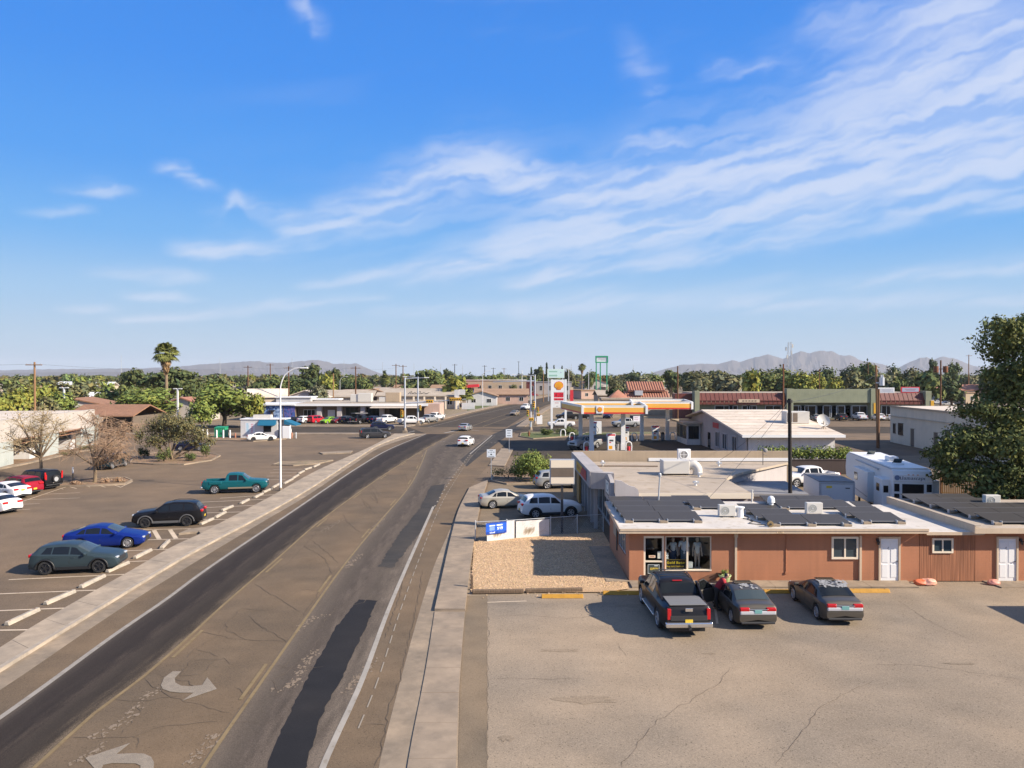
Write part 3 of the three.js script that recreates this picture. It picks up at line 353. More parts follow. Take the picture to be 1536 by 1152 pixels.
function island(name, pts, soil) { const g = new THREE.Group(); g.name = numbered(name); g.userData.kind = 'structure'; scene.add(g); const p = gp(pts), c = p.reduce((a, q) => [a[0] + q[0] / p.length, a[1] + q[1] / p.length], [0, 0]), inn = p.map(([x, z]) => { const d = Math.hypot(x - c[0], z - c[1]); return [x + (c[0] - x) * .2 / d, z + (c[1] - z) * .2 / d]; }); const s = shapeOf(p.map(([x, z]) => [x, -z])); s.holes.push(new THREE.Path(inn.map(([x, z]) => new THREE.Vector2(x, -z)).reverse())); obj('kerb', new THREE.ExtrudeGeometry(s, { depth: .16, bevelEnabled: false }).rotateX(-Math.PI / 2).translate(0, -.03, 0), M.walk, g); obj('soil', poly(inn, .08), soil, g); return g; }
island('planted_island', [[72, 730], [95, 723], [150, 718], [188, 717], [199, 721], [188, 727], [130, 730]], M.redDirt);
island('bush_island', [[194, 695], [200, 686], [235, 679], [300, 678], [331, 684], [318, 691], [276, 697.5], [230, 697]], M.redDirt);
island('front_bed', [[736, 722], [741, 712], [757, 711], [850, 706], [905, 707], [905, 722], [812, 724], [760, 727]], M.redDirt);
island('corner_bed', [[779, 655], [781, 650], [795, 648.5], [870, 648.5], [872, 653.5], [800, 658.5]], M.lawn);
island('pump_bed', [[870, 653], [880, 649], [990, 648.5], [990, 651.5]], M.lawn);
island('lot_end_island', [[408, 698], [420, 693.5], [470, 692], [500, 691], [478, 696], [440, 699]], M.dirt);
island('kiosk_island', [[300, 660], [305, 652], [440, 652], [428, 659], [380, 662.5]], M.redDirt);
walkway('lot_divider', gp([[478, 679.6], [529, 677]]), gp([[484, 681.6], [526, 680]]), 2.5, -.03, .12, M.walk);
structure('planting_strip', slab(gp([[-120, 720], [0, 702], [60, 690], [120, 676.5], [188, 667], [180, 664], [141, 667], [-40, 700]]), -.03, .1), M.redDirt);
walkway('planting_kerb', gp([[-120, 720.5], [0, 702.5], [60, 690.5], [120, 677], [190, 666.6]]), gp([[-120, 722.5], [0, 704.2], [60, 692], [120, 678.3], [190, 667.6]]), 3, -.03, .14, M.walk);
structure('pavement_flare', slab(gp([[268, 802.5], [283, 796], [306, 793], [322, 790], [334, 785.6], [312, 800], [301, 802.6], [298, 799.5], [285, 800.4]]), -.03, .12), M.walk);
structure('forecourt', poly(gp([[752, 673], [757, 661], [870, 655], [1080, 652], [1080, 690], [870, 690], [768, 683], [757, 690]]), -.02), M.cross);
structure('shop_parking', poly(gp([[722, 764], [733, 725], [905, 722], [905, 800], [712, 812]]), -.019), M.lotStrip);
structure('rear_yard_floor', poly([[17, -46], [60, -46], [60, -100], [24, -88]], -.018), M.lotStrip);
structure('far_verge', poly(gp([[640, 634.8], [690, 619], [640, 622], [612, 630]]), -.02), M.dirt);
structure('far_lawn', poly(gp([[700, 616], [752, 606.5], [742, 602], [705, 607]]), -.02), M.lawn);
structure('left_lawn', poly(gp([[120, 633.5], [232, 633.5], [236, 630], [130, 629.5]]), .0), M.lawn);
// ---------------------------------------------------------------- vehicles
// Each kind is a set of curves along the car (x forward, origin on the ground amidships); the shell is lofted through cross-sections.
const KIND = {
  sedan: { L: 4.55, W: 1.78, wb: 2.7, fo: .92, rw: .32, sill: .22, top: [[2.28, .55], [2.22, .68], [2.0, .76], [1.35, .90], [.98, .97], [.1, 1.37], [-.45, 1.43], [-1.0, 1.36], [-1.72, 1.06], [-2.12, 1.03], [-2.24, .92], [-2.27, .62]], belt: [[2.3, .62], [1, .86], [-1, .93], [-2.3, .95]], side: [[.92, -.12, .18, -.1], [-.2, -1.0, -.18, -.92], [-1.05, -1.42, -.98, -1.12]], front: [.94, .14], rear: [-1.02, -1.66] },
  coupe: { L: 4.63, W: 1.8, wb: 2.7, fo: .93, rw: .33, sill: .2, top: [[2.31, .52], [2.24, .68], [1.9, .80], [1.3, .92], [.95, .98], [.1, 1.36], [-.5, 1.41], [-1.1, 1.33], [-2.0, 1.05], [-2.24, 1.0], [-2.31, .62]], belt: [[2.3, .62], [1, .86], [-1, .93], [-2.3, .95]], side: [[.9, -.12, .16, -.1], [-.2, -1.0, -.18, -.95], [-1.06, -1.55, -1.0, -1.2]], front: [.92, .14], rear: [-1.12, -1.9] },
  crossover: { L: 4.45, W: 1.83, wb: 2.66, fo: .92, rw: .36, sill: .26, clad: 1, top: [[2.22, .6], [2.16, .82], [1.9, .96], [1.2, 1.06], [.85, 1.11], [.1, 1.5], [-.5, 1.57], [-1.3, 1.53], [-1.72, 1.46], [-2.02, 1.13], [-2.14, 1.02], [-2.22, .6]], belt: [[2.3, .78], [1, .96], [-1, 1.04], [-2.3, 1.1]], side: [[.82, -.12, .12, -.1], [-.2, -1.02, -.18, -.95], [-1.08, -1.6, -1.02, -1.3]], front: [.82, .14], rear: [-1.74, -2.0] },
  suv: { L: 4.65, W: 1.88, wb: 2.72, fo: .9, rw: .37, sill: .3, clad: 1, rails: 1, top: [[2.32, .65], [2.26, .92], [2.0, 1.04], [1.2, 1.13], [.9, 1.17], [.25, 1.6], [-.4, 1.68], [-1.5, 1.65], [-1.85, 1.58], [-2.14, 1.16], [-2.26, 1.06], [-2.32, .6]], belt: [[2.3, .86], [1, 1.02], [-1, 1.08], [-2.3, 1.14]], side: [[.86, -.1, .26, -.08], [-.18, -1.05, -.16, -1.02], [-1.14, -1.8, -1.1, -1.62]], front: [.86, .28], rear: [-1.87, -2.11] },
  bigsuv: { L: 5.0, W: 2.0, wb: 2.9, fo: .95, rw: .4, sill: .38, rails: 1, top: [[2.5, .75], [2.45, 1.02], [2.2, 1.12], [1.3, 1.18], [1.0, 1.22], [.5, 1.74], [-.1, 1.82], [-1.9, 1.81], [-2.22, 1.75], [-2.42, 1.25], [-2.48, 1.1], [-2.5, .65]], belt: [[2.5, .95], [1, 1.1], [-2.5, 1.15]], side: [[.96, 0, .5, .02], [-.08, -1.0, -.06, -1.0], [-1.1, -2.2, -1.1, -2.1]], front: [.98, .54], rear: [-2.24, -2.4] },
  van: { L: 5.1, W: 1.98, wb: 3.05, fo: .98, rw: .35, sill: .22, rails: 1, top: [[2.55, .6], [2.48, .85], [2.2, .97], [1.65, 1.08], [1.4, 1.13], [.45, 1.66], [-.2, 1.74], [-2.1, 1.72], [-2.32, 1.64], [-2.48, 1.14], [-2.53, .95], [-2.55, .55]], belt: [[2.5, .78], [1, .95], [-2.5, 1.04]], side: [[1.2, .3, .5, .3], [.22, -.85, .22, -.85], [-.93, -2.25, -.93, -2.1]], front: [1.34, .5], rear: [-2.34, -2.46] },
  hatch: { L: 4.0, W: 1.72, wb: 2.5, fo: .8, rw: .31, sill: .22, top: [[2.0, .55], [1.95, .72], [1.7, .85], [1.2, .95], [.95, 1.0], [.2, 1.42], [-.4, 1.5], [-1.3, 1.46], [-1.62, 1.38], [-1.88, 1.05], [-1.96, .95], [-2.0, .55]], belt: [[2, .7], [.8, .9], [-2, 1.0]], side: [[.88, -.05, .22, -.03], [-.13, -.85, -.11, -.85], [-.93, -1.5, -.93, -1.3]], front: [.92, .24], rear: [-1.64, -1.86] },
  pickup: { L: 5.6, W: 1.98, wb: 3.55, fo: .95, rw: .39, sill: .40, top: [[2.8, .72], [2.76, 1.0], [2.5, 1.1], [1.5, 1.18], [1.25, 1.21], [.62, 1.72], [.1, 1.79], [-.55, 1.77], [-.72, 1.7], [-.82, 1.18], [-.83, 1.17], [-2.77, 1.17], [-2.8, .9]], belt: [[2.8, .95], [1.2, 1.1], [-2.8, 1.13]], side: [[1.2, .32, .64, .32], [.24, -.5, .24, -.46]], front: [1.22, .66], rear: [-.72, -.81], bed: [-.86, -2.72] },
  crew: { L: 5.85, W: 2.03, wb: 3.65, fo: .95, rw: .42, sill: .45, top: [[2.92, .8], [2.88, 1.1], [2.6, 1.2], [1.7, 1.28], [1.45, 1.31], [.82, 1.84], [.2, 1.92], [-.75, 1.9], [-.95, 1.82], [-1.08, 1.32], [-1.1, 1.28], [-2.88, 1.28], [-2.92, .9]], belt: [[2.9, 1.05], [1.2, 1.2], [-2.9, 1.24]], side: [[1.4, .5, .84, .5], [.4, -.45, .4, -.45], [-.53, -.88, -.53, -.8]], front: [1.42, .86], rear: [-.95, -1.07], bed: [-1.14, -2.82] },
  sporttruck: { L: 5.62, W: 2.03, wb: 3.3, fo: 1.0, rw: .41, sill: .40, rails: 1, top: [[2.8, .75], [2.76, 1.05], [2.5, 1.15], [1.6, 1.22], [1.35, 1.26], [.75, 1.8], [.1, 1.9], [-.72, 1.87], [-.9, 1.8], [-1.36, 1.32], [-1.45, 1.3], [-2.74, 1.28], [-2.8, .8]], belt: [[2.8, 1.0], [1.2, 1.12], [-2.8, 1.2]], side: [[1.3, .4, .76, .4], [.3, -.55, .3, -.55]], front: [1.3, .8], rear: [-.92, -1.32], cover: [-1.5, -2.66] },
};
const carCache = new Map();
function carShapes(kind) {
  if (carCache.has(kind)) return carCache.get(kind);
  const k = KIND[kind], pl = (t, x) => { if (x >= t[0][0]) return t[0][1]; for (let i = 1; i < t.length; i++) if (x >= t[i][0]) return lerp(t[i][1], t[i - 1][1], (x - t[i][0]) / (t[i - 1][0] - t[i][0])); return t[t.length - 1][1]; };
  const top0 = (x) => pl(k.top, x), inBed = (x) => k.bed && x <= k.bed[0] && x >= k.bed[1];
  const topf = (x) => { const e = Math.min(.07, k.L / 2 - Math.abs(x) + .001); let s = 0; for (let i = -3; i <= 3; i++) s += top0(x + i / 3 * e); return s / 7; };
  const fx = k.L / 2 - k.fo, rx = fx - k.wb, ra = k.rw + .07;
  const wf = (x) => { const t = clamp((Math.abs(x) / (k.L / 2) - .70) / .30); return k.W / 2 * (1 - .13 * Math.pow(t, 2.4)); };
  const bot = (x) => { let b = k.sill; for (const c of [fx, rx]) { const d = Math.abs(x - c); if (d < ra) b = Math.max(b, k.rw * .92 + Math.sqrt(ra * ra - d * d)); } return b + .12 * Math.pow(clamp((Math.abs(x) / (k.L / 2) - .8) / .2), 2); };
  function sec(x) {
    const tp = topf(x), bl = Math.min(pl(k.belt, x), tp - .035), b = Math.min(bot(x), bl - .05), w = wf(x), h = tp - bl;
    const lo = [[b, w - .06], [Math.min(b + .06, bl - .04), w - .015], [b + (bl - b) * .5, w], [bl - .03, w - .012], [bl, w - .04]];
    if (inBed(x)) return [...lo, [tp, w - .055], [tp, w - .13], [.72, w - .15], [.72, 0]];
    const wr = w - .055 - .30 * h, e = Math.min(.09, h * .5);
    return [...lo, [tp - e, wr], [tp - e * .3, wr - .09], [tp - .004, wr * .55], [tp + .012, 0]];
  }
  const xs = new Set(); for (let x = -k.L / 2 + .004; x < k.L / 2; x += .075) xs.add(+x.toFixed(3));
  for (const c of [fx, rx]) for (let i = 0; i <= 14; i++) xs.add(+(c + ra * Math.cos(Math.PI * i / 14)).toFixed(3));
  for (const [x] of k.top) if (Math.abs(x) < k.L / 2 - .003) xs.add(+x.toFixed(3));
  xs.add(k.L / 2 - .003);
  if (k.bed) for (const b of k.bed) { xs.add(b + .004); xs.add(b - .004); }
  const st = [...xs].sort((a, b) => b - a).map((x) => ({ x, s: sec(x) })), pos = [];
  const tri = (a, b, c) => pos.push(...a, ...b, ...c);
  const pt = (o, i, sg) => [o.x, o.s[i][0], o.s[i][1] * sg];
  for (const sg of [1, -1]) {
    for (let n = 0; n + 1 < st.length; n++) for (let i = 0; i < 8; i++) { const a = pt(st[n], i, sg), b = pt(st[n + 1], i, sg), c = pt(st[n], i + 1, sg), d = pt(st[n + 1], i + 1, sg); if (sg > 0) { tri(a, c, b); tri(c, d, b); } else { tri(a, b, c); tri(c, b, d); } }
    for (const [o, f] of [[st[0], 1], [st[st.length - 1], -1]]) for (let i = 0; i < 8; i++) { const m = [o.x, o.s[0][0] + .1, 0], a = pt(o, i, sg), b = pt(o, i + 1, sg); if (sg * f > 0) tri(m, b, a); else tri(m, a, b); }
  }
  let body = new THREE.BufferGeometry(); body.setAttribute('position', new THREE.BufferAttribute(new Float32Array(pos), 3)); body.computeVertexNormals(); body = metres(toCreasedNormals(body, .62));
  const grid = (nu, nv, f) => { const p = [], q = []; for (let i = 0; i <= nu; i++) for (let j = 0; j <= nv; j++) p.push(f(i / nu, j / nv)); for (let i = 0; i < nu; i++) for (let j = 0; j < nv; j++) { const a = p[i * (nv + 1) + j], b = p[(i + 1) * (nv + 1) + j], c = p[i * (nv + 1) + j + 1], d = p[(i + 1) * (nv + 1) + j + 1]; q.push(...a, ...c, ...b, ...c, ...d, ...b); } const g = new THREE.BufferGeometry(); g.setAttribute('position', new THREE.BufferAttribute(new Float32Array(q), 3)); g.computeVertexNormals(); return metres(toCreasedNormals(g, .7)); };
  const sideWin = (w, sg) => grid(7, 4, (u, v) => { const t = lerp(.1, .93, v), x = lerp(lerp(w[0], w[1], u), lerp(w[2], w[3], u), t), s = sec(x); return [x, lerp(s[4][0], s[5][0], t), (lerp(s[4][1], s[5][1], t) + .008) * sg]; });
  const topAt = (s, z) => { const a = Math.abs(z); for (let i = 5; i < 8; i++) if (a <= s[i][1] && a >= s[i + 1][1]) return lerp(s[i + 1][0], s[i][0], (a - s[i + 1][1]) / (s[i][1] - s[i + 1][1] || 1)); return s[5][0]; };
  const shield = ([x0, x1]) => grid(8, 10, (u, v) => { const x = lerp(x0, x1, lerp(.06, .94, u)), s = sec(x), z = lerp(-1, 1, v) * (s[5][1] - .07); return [x + .006 * Math.sign(x0), topAt(s, z) + .010, z]; });
  const win = k.side.flatMap((w) => [sideWin(w, 1), sideWin(w, -1)]);
  const seams = k.side.flatMap((w, i) => [1, -1].map((sg) => { const x = i ? w[0] + .05 : w[1] - .04, s = sec(x); return join(rod(V(x, s[1][0], (s[1][1] + .003) * sg), V(x, s[2][0], (s[2][1] + .003) * sg), .006, 4), 0) && join([rod(V(x, s[0][0], (s[0][1] + .003) * sg), V(x, s[2][0], (s[2][1] + .003) * sg), .006, 4), rod(V(x, s[2][0], (s[2][1] + .003) * sg), V(x, s[4][0], (s[4][1] + .003) * sg), .006, 4)]); }));
  const out = { k, sec, body, win, seams, windscreen: shield(k.front), rearGlass: shield([k.rear[0], k.rear[1]]), fx, rx, wf, bot, topf, pl };
  out.under = join([bb(-k.L / 2 + .25, k.L / 2 - .25, .2, .62, -k.W / 2 + .28, k.W / 2 - .28)]);
  out.handles = k.side.slice(0, 2).flatMap((w) => [1, -1].map((sg) => { const x = w[1] + .14, s = sec(x), y = s[4][0] - .12; return join(rbox(.2, .035, .03, .012, x, y, (s[3][1] + .012) * sg)); }));
  out.mirrors = [1, -1].map((sg) => { const x = k.side[0][0] - .18, s = sec(x); return join([rbox(.14, .14, .22, .05, x, s[4][0] + .09, (s[4][1] + .1) * sg)]); });
  out.rails = [1, -1].map((sg) => { const a = k.front[1] - .25, b = k.rear[0] + .12, p = []; for (let i = 0; i <= 4; i++) { const x = lerp(a, b, i / 4), s = sec(x); p.push(V(x, s[5][0] + (i % 4 ? .11 : .05), (s[5][1] - .05) * sg)); } return join(tube(p, .022, 16, 6)); });
  out.arches = [fx, rx].flatMap((c) => [1, -1].map((sg) => { const p = []; for (let i = 0; i <= 12; i++) { const a = Math.PI * i / 12, x = c + (ra + .035) * Math.cos(a); p.push(V(x, Math.max(k.sill + .02, k.rw * .92 + (ra + .035) * Math.sin(a)), (wf(x) + .0) * sg)); } return join(tube(p, .05, 24, 6)); }));
  out.skirts = [1, -1].map((sg) => join(rbox(fx - rx - 2 * ra, .16, .06, .02, (fx + rx) / 2, k.sill + .06, (k.W / 2 - .02) * sg)));
  const f = k.L / 2, wE = wf(f) - .02, hy = top0(f - .12), ry = pl(k.belt, -f);
  out.headlights = [1, -1].map((sg) => join(rbox(.26, .10, .30, .035, f - .14, hy - .07, (wE - .17) * sg)));
  out.grille = join([rbox(.06, .24, wE * 1.05, .02, f - .02, hy - .2, 0), rbox(.06, .1, wE * 1.5, .02, f - .03, k.sill + .14, 0)]);
  out.tails = [1, -1].map((sg) => join(k.bed || kind === 'sporttruck' ? rbox(.1, .44, .15, .02, -f + .04, ry - .22, (wE - .06) * sg) : kind === 'bigsuv' || kind === 'van' ? rbox(.1, .5, .13, .02, -f + .07, ry + .05, (wE - .07) * sg) : rbox(.22, .17, .42, .05, -f + .1, ry - .1, (wE - .2) * sg)));
  out.plate = join(rbox(.03, .15, .31, .006, -f - .012, kind === 'sedan' || kind === 'coupe' ? ry - .17 : k.sill + .3, 0));
  out.bumper = join(k.bed || kind === 'sporttruck' ? rbox(.2, .2, k.W * .94, .05, -f - .02, k.sill + .16, 0) : rbox(.12, .1, k.W * .8, .03, -f + .05, k.sill + .08, 0));
  carCache.set(kind, out); return out;
}
const wheelCache = new Map();
function wheelShapes(r, spokes) {
  const key = r + '/' + spokes; if (wheelCache.has(key)) return wheelCache.get(key);
  const tyre = join(new THREE.LatheGeometry([[r * .66, -.1], [r * .92, -.108], [r, -.075], [r, .075], [r * .92, .108], [r * .66, .1]].map(([a, b]) => new THREE.Vector2(a, b)), 26).rotateX(Math.PI / 2), 0);
  const g = [new THREE.CylinderGeometry(r * .67, r * .67, .06, 24, 1, true).rotateX(Math.PI / 2).translate(0, 0, .07), new THREE.CylinderGeometry(.07, .07, .05, 10).rotateX(Math.PI / 2).translate(0, 0, .075)];
  for (let i = 0; i < spokes; i++) g.push(new THREE.BoxGeometry(r * .62, spokes > 6 ? .045 : .075, .035).translate(r * .34, 0, .075).rotateZ(i * 2 * Math.PI / spokes));
  g.push(new THREE.TorusGeometry(r * .655, .018, 6, 26).translate(0, 0, .095));
  const out = { tyre, rim: join(g), disc: join(new THREE.CylinderGeometry(r * .66, r * .66, .03, 20).rotateX(Math.PI / 2).translate(0, 0, .02)) };
  wheelCache.set(key, out); return out;
}
function car(kind, paint, center, dir, label, o = {}) {
  const s = carShapes(kind), k = s.k, t = thing(o.name ?? ({ pickup: 'pickup_truck', crew: 'pickup_truck', sporttruck: 'pickup_truck', van: 'minivan', suv: 'sport_utility_vehicle', bigsuv: 'sport_utility_vehicle', crossover: 'crossover_car', hatch: 'hatchback_car' }[kind] ?? 'sedan_car'), label, o.category ?? ({ pickup: 'pickup truck', crew: 'pickup truck', sporttruck: 'pickup truck', van: 'minivan', suv: 'SUV', bigsuv: 'SUV', crossover: 'SUV' }[kind] ?? 'car'), [center.x, o.y ?? 0, center.z], Math.atan2(-dir.z, dir.x), o.group);
  const body = part('body', s.body, paint, t);
  if (o.roof) part('roof_panel', s.body, o.roof, t);
  part('underbody', s.under, M.black, t);
  const gl = o.glass ?? M.glass;
  s.win.forEach((g) => part('side_window', g, gl, t));
  part('windscreen', s.windscreen, o.shield ?? M.shield, t); part('rear_window', s.rearGlass, o.rearGlass ?? gl, t);
  const w = wheelShapes(k.rw, o.spokes ?? 5);
  for (const x of [s.fx, s.rx]) for (const sg of [1, -1]) { const g = new THREE.Group(); g.name = 'wheel'; g.position.set(x, k.rw, sg * (k.W / 2 - .13)); if (sg < 0) g.rotation.y = Math.PI; t.add(g); part('tyre', w.tyre, M.tyre, g); part('rim', w.rim, o.rim ?? M.rim, g); part('brake_disc', w.disc, M.trimBlack, g); }
  s.headlights.forEach((g) => part('headlight', g, M.lamp, t)); s.tails.forEach((g) => part('tail_light', g, M.tail, t));
  part('licence_plate', s.plate, o.plate ?? M.plateYellow, t); part('rear_bumper', s.bumper, o.bumper ?? (k.bed ? M.chrome : M.trimBlack), t); part('grille', s.grille, o.grille ?? M.trimBlack, t);
  s.mirrors.forEach((g) => part('wing_mirror', g, o.mirror ?? paint, t));
  if (!o.far) { s.seams.forEach((g) => part('door_seam', g, M.black, t)); s.handles.forEach((g) => part('door_handle', g, o.handle ?? paint, t)); }
  if (k.rails && o.rails !== 0) s.rails.forEach((g) => part('roof_rail', g, M.trimBlack, t));
  if (o.clad ?? k.clad) { s.arches.forEach((g) => part('arch_trim', g, o.cladMat ?? M.cladding, t)); s.skirts.forEach((g) => part('side_skirt', g, o.cladMat ?? M.cladding, t)); }
  if (k.bed) { const [a, b] = k.bed, y = .75; part('bed_liner', o.bedGeo ?? join(bb(b + .02, a - .02, .725, .74, -k.W / 2 + .17, k.W / 2 - .17)), M.trimBlack, t); if (!o.far) part('tailgate_seam', join([bb(-k.L / 2 - .006, -k.L / 2 + .01, .8, .812, -k.W / 2 + .3, k.W / 2 - .3)]), M.black, t); }
  return t;
}
// place by where the near wheels touch the ground in the survey photo: p front, q rear
function carBy(kind, paint, p, q, label, o = {}) {
  const a = G(...p), b = G(...q), d = a.clone().sub(b).setY(0).normalize(), m = a.clone().add(b).multiplyScalar(.5), away = V(-d.z, 0, d.x); if (away.dot(m) < 0) away.negate();
  const s = carShapes(kind); m.addScaledVector(away, s.k.W / 2 - .1).addScaledVector(d, -(s.fx + s.rx) / 2);
  return car(kind, paint, m, d, label, o);
}
const P = {
  slate: carPaint(.038, .058, .068, .3), blue: carPaint(.006, .024, .19, .3), blackp: carPaint(.008, .008, .010, .1), tealp: carPaint(.008, .115, .135, .35), redp: carPaint(.30, .008, .022, .2), whitep: carPaint(.72, .70, .68, 0), silver: carPaint(.40, .40, .39, .5), champagne: carPaint(.50, .46, .39, .45), charcoal: carPaint(.045, .045, .05, .35), darkTeal: carPaint(.008, .022, .03, .2), navy: carPaint(.012, .016, .05, .3), lime: carPaint(.22, .42, .02, .1), brightRed: carPaint(.50, .015, .03, .05), maroon: carPaint(.16, .012, .02, .2), taupe: carPaint(.105, .092, .075, .45), tan: carPaint(.30, .24, .17, .4), bluegrey: carPaint(.12, .15, .20, .4), black2: carPaint(.016, .014, .015, .2), sun: carPaint(.55, .55, .56, .2),
};
const dirv = (x, z) => V(x, 0, z).normalize();
// left lot
carBy('crossover', P.slate, [147, 859], [70, 862], 'slate grey crossover with black wheels at the near end of the left lot', { rim: M.rimDark, cladMat: M.black, bumper: M.trimBlack, spokes: 5 });
carBy('coupe', P.blue, [192, 822], [119, 825], 'bright blue sedan parked behind the slate grey crossover', { spokes: 10 });
carBy('suv', P.blackp, [218.5, 791.5], [280, 789], 'black off road SUV with grey arches facing left', { rim: M.rimDark, spokes: 5 });
{
  const t = carBy('pickup', P.tealp, [384, 739], [322, 741], 'teal extended cab pickup with a step side bed', { spokes: 8, bumper: M.chrome, plate: M.plateWhite });
  for (const sg of [1, -1]) { obj('fender_flare', rbox(1.15, .34, .2, .09, -1.65, .98, sg * .93), P.tealp, t); obj('rocker_stripe', rbox(2.1, .14, .03, .01, .5, .5, sg * .985), P.tan, t); }
  obj('tow_hitch', [bb(-3.1, -2.85, .42, .5, -.05, .05)], M.darkMetal, t);
}
const stall = G(10, 748).sub(G(56, 727)).setY(0);
for (const [kind, paint, q, label, o] of [
  ['suv', P.redp, [27, 744], 'crimson SUV parked between the white sedan and the black one', { plate: M.plateYellow }],
  ['bigsuv', P.blackp, [55, 735], 'black boxy SUV carrying a spare wheel on its back door', { plate: M.plateWhite, rails: 0 }],
  ['coupe', P.whitep, [9, 749], 'white sedan in front of the crimson SUV at the left edge', { plate: M.plateYellow }],
  ['coupe', P.whitep, [-9, 771], 'white car tail just entering the left edge of frame', { plate: M.plateWhite }]]) {
  const s = carShapes(kind), d = dirv(-.93, -.36), a = G(...q), m = a.clone().addScaledVector(d, -s.rx).addScaledVector(V(-.36, 0, -.93 * .98).multiplyScalar(1), 0); const away = V(.36, 0, -.93); m.addScaledVector(away, s.k.W / 2 - .1);
  const t = car(kind, paint, m, d, label, o);
  if (kind === 'bigsuv') { const w = wheelShapes(.36, 5); const g = new THREE.Group(); g.name = 'spare_wheel'; g.position.set(-2.58, .98, .1); g.rotation.y = -Math.PI / 2; t.add(g); part('tyre', w.tyre, M.tyre, g); part('rim', w.disc, M.galv, g); for (const sg of [1, -1]) obj('tall_light', rbox(.12, .62, .14, .03, -2.4, 1.35, sg * .84), M.tail, t); }
}
carBy('suv', P.darkTeal, [165, 704.6], [191, 698.7], 'dark teal SUV driving past the bare tree', { rails: 0 });
carBy('coupe', P.navy, [300, 676], [270, 676], 'navy car half hidden behind the large bush', {});
carBy('sedan', P.whitep, [403.4, 661], [382.7, 661.7], 'white sedan stopped beside the drive up kiosk', { rim: M.trimBlack });
carBy('van', P.charcoal, [579.5, 656.8], [549.5, 657.8], 'charcoal minivan leaving the lot near the corner', {});
carBy('suv', P.navy, [587, 645.6], [561, 646], 'dark blue SUV waiting on the cross street behind the minivan', { far: 1 });
// the row in front of the long low shop
const backRow = 'vehicles parked before the long low shop';
for (const [kind, paint, px, py, h, label, o] of [
  ['sedan', P.blackp, 438, 635, 1, 'black car in deep shade beside the purple mural', {}], ['suv', P.whitep, 456, 635.4, 1, 'white SUV at the left of the row before the low shop', {}], ['van', P.brightRed, 472, 635, 1, 'bright red minivan beside the white SUV', {}], ['hatch', P.lime, 489, 636, -1, 'lime green hatchback in the row of parked cars', {}], ['hatch', P.maroon, 504, 635.6, -1, 'maroon hatchback next to the lime green one', {}], ['suv', P.charcoal, 520, 635.4, 1, 'grey SUV right of the maroon hatchback', {}], ['crew', P.black2, 539, 636, 1, 'black pickup carrying a long ladder rack', {}], ['suv', P.navy, 561, 635.4, 1, 'dark navy SUV between the black and white pickups', {}], ['crew', P.whitep, 578, 635.5, 1, 'white crew cab pickup parked nose in by the shop', {}], ['crew', P.silver, 642, 634.6, .9, 'silver pickup behind the traffic signal post', {}], ['crew', P.whitep, 652, 631, .9, 'white pickup parked at the end of the row by the road', {}], ['sedan', P.silver, 657, 626.5, .8, 'silver sedan beyond the last pickup of the row', {}]]) {
  const d = dirv(.42 * h, -.9 * h), g = G(px, py).addScaledVector(V(0, 0, -1), 1.9);
  const t = car(kind, paint, g, d, label, { far: 1, group: backRow, ...o });
  if (label.includes('ladder')) { for (const sg of [1, -1]) obj('rack_rail', rod(V(1.6, 2.15, .7 * sg), V(-2.7, 2.3, .7 * sg), .04), M.darkMetal, t); obj('load', obox(4.6, .1, 1.2, -.6, 2.34, 0, 0, 0, -.035), M.roofGrey, t); obj('rack_posts', [[.3, .7], [.3, -.7], [-2.4, .7], [-2.4, -.7]].map(([x, z]) => bb(x - .04, x + .04, 1.2, 2.25, z - .04, z + .04)), M.darkMetal, t); }
}
carBy('crew', P.whitep, [633, 636.8], [603, 637.2], 'white crew cab pickup standing side on by the signal post', { far: 1 });
// on the road
const along = (a, b) => G(...b).sub(G(...a)).setY(0).normalize();
car('crossover', P.whitep, G(699, 668.5), dirv(.16, -1), 'white crossover driving away on the street', { clad: 0, plate: M.plateYellow });
car('sedan', P.silver, G(698, 645.6), dirv(.22, -1), 'silver grey sedan crossing the junction', { plate: M.plateYellow });
car('sedan', P.tan, G(772, 623), dirv(-.30, 1), 'tan sedan coming towards the junction', { far: 1 });
car('crew', P.whitep, G(789, 614.5), dirv(-.35, 1), 'white pickup following the tan sedan', { far: 1 });
car('suv', P.bluegrey, G(861, 597.6), dirv(-.5, 1), 'blue grey car far up the street beyond the petrol sign', { far: 1 });
car('crew', P.charcoal, G(876, 592.8), dirv(-.5, 1), 'dark pickup far up the street', { far: 1 });
car('suv', P.blackp, G(682, 612), dirv(-1, .12), 'black car parked at the beige motel entrance', { far: 1 });
car('sedan', P.redp, G(801, 594), dirv(1, -.2), 'red car by the far shops on the left of the street', { far: 1 });
car('suv', P.whitep, G(784, 596.6), dirv(-.2, 1), 'white car parked by the far red trimmed shop', { far: 1 });
car('suv', P.charcoal, G(790, 595.5), dirv(-.1, 1), 'dark SUV parked by the far red trimmed shop', { far: 1 });
car('crew', P.charcoal, G(765, 600.5), dirv(1, 0), 'dark pickup with a trailer by the pink roadside house', { far: 1 });
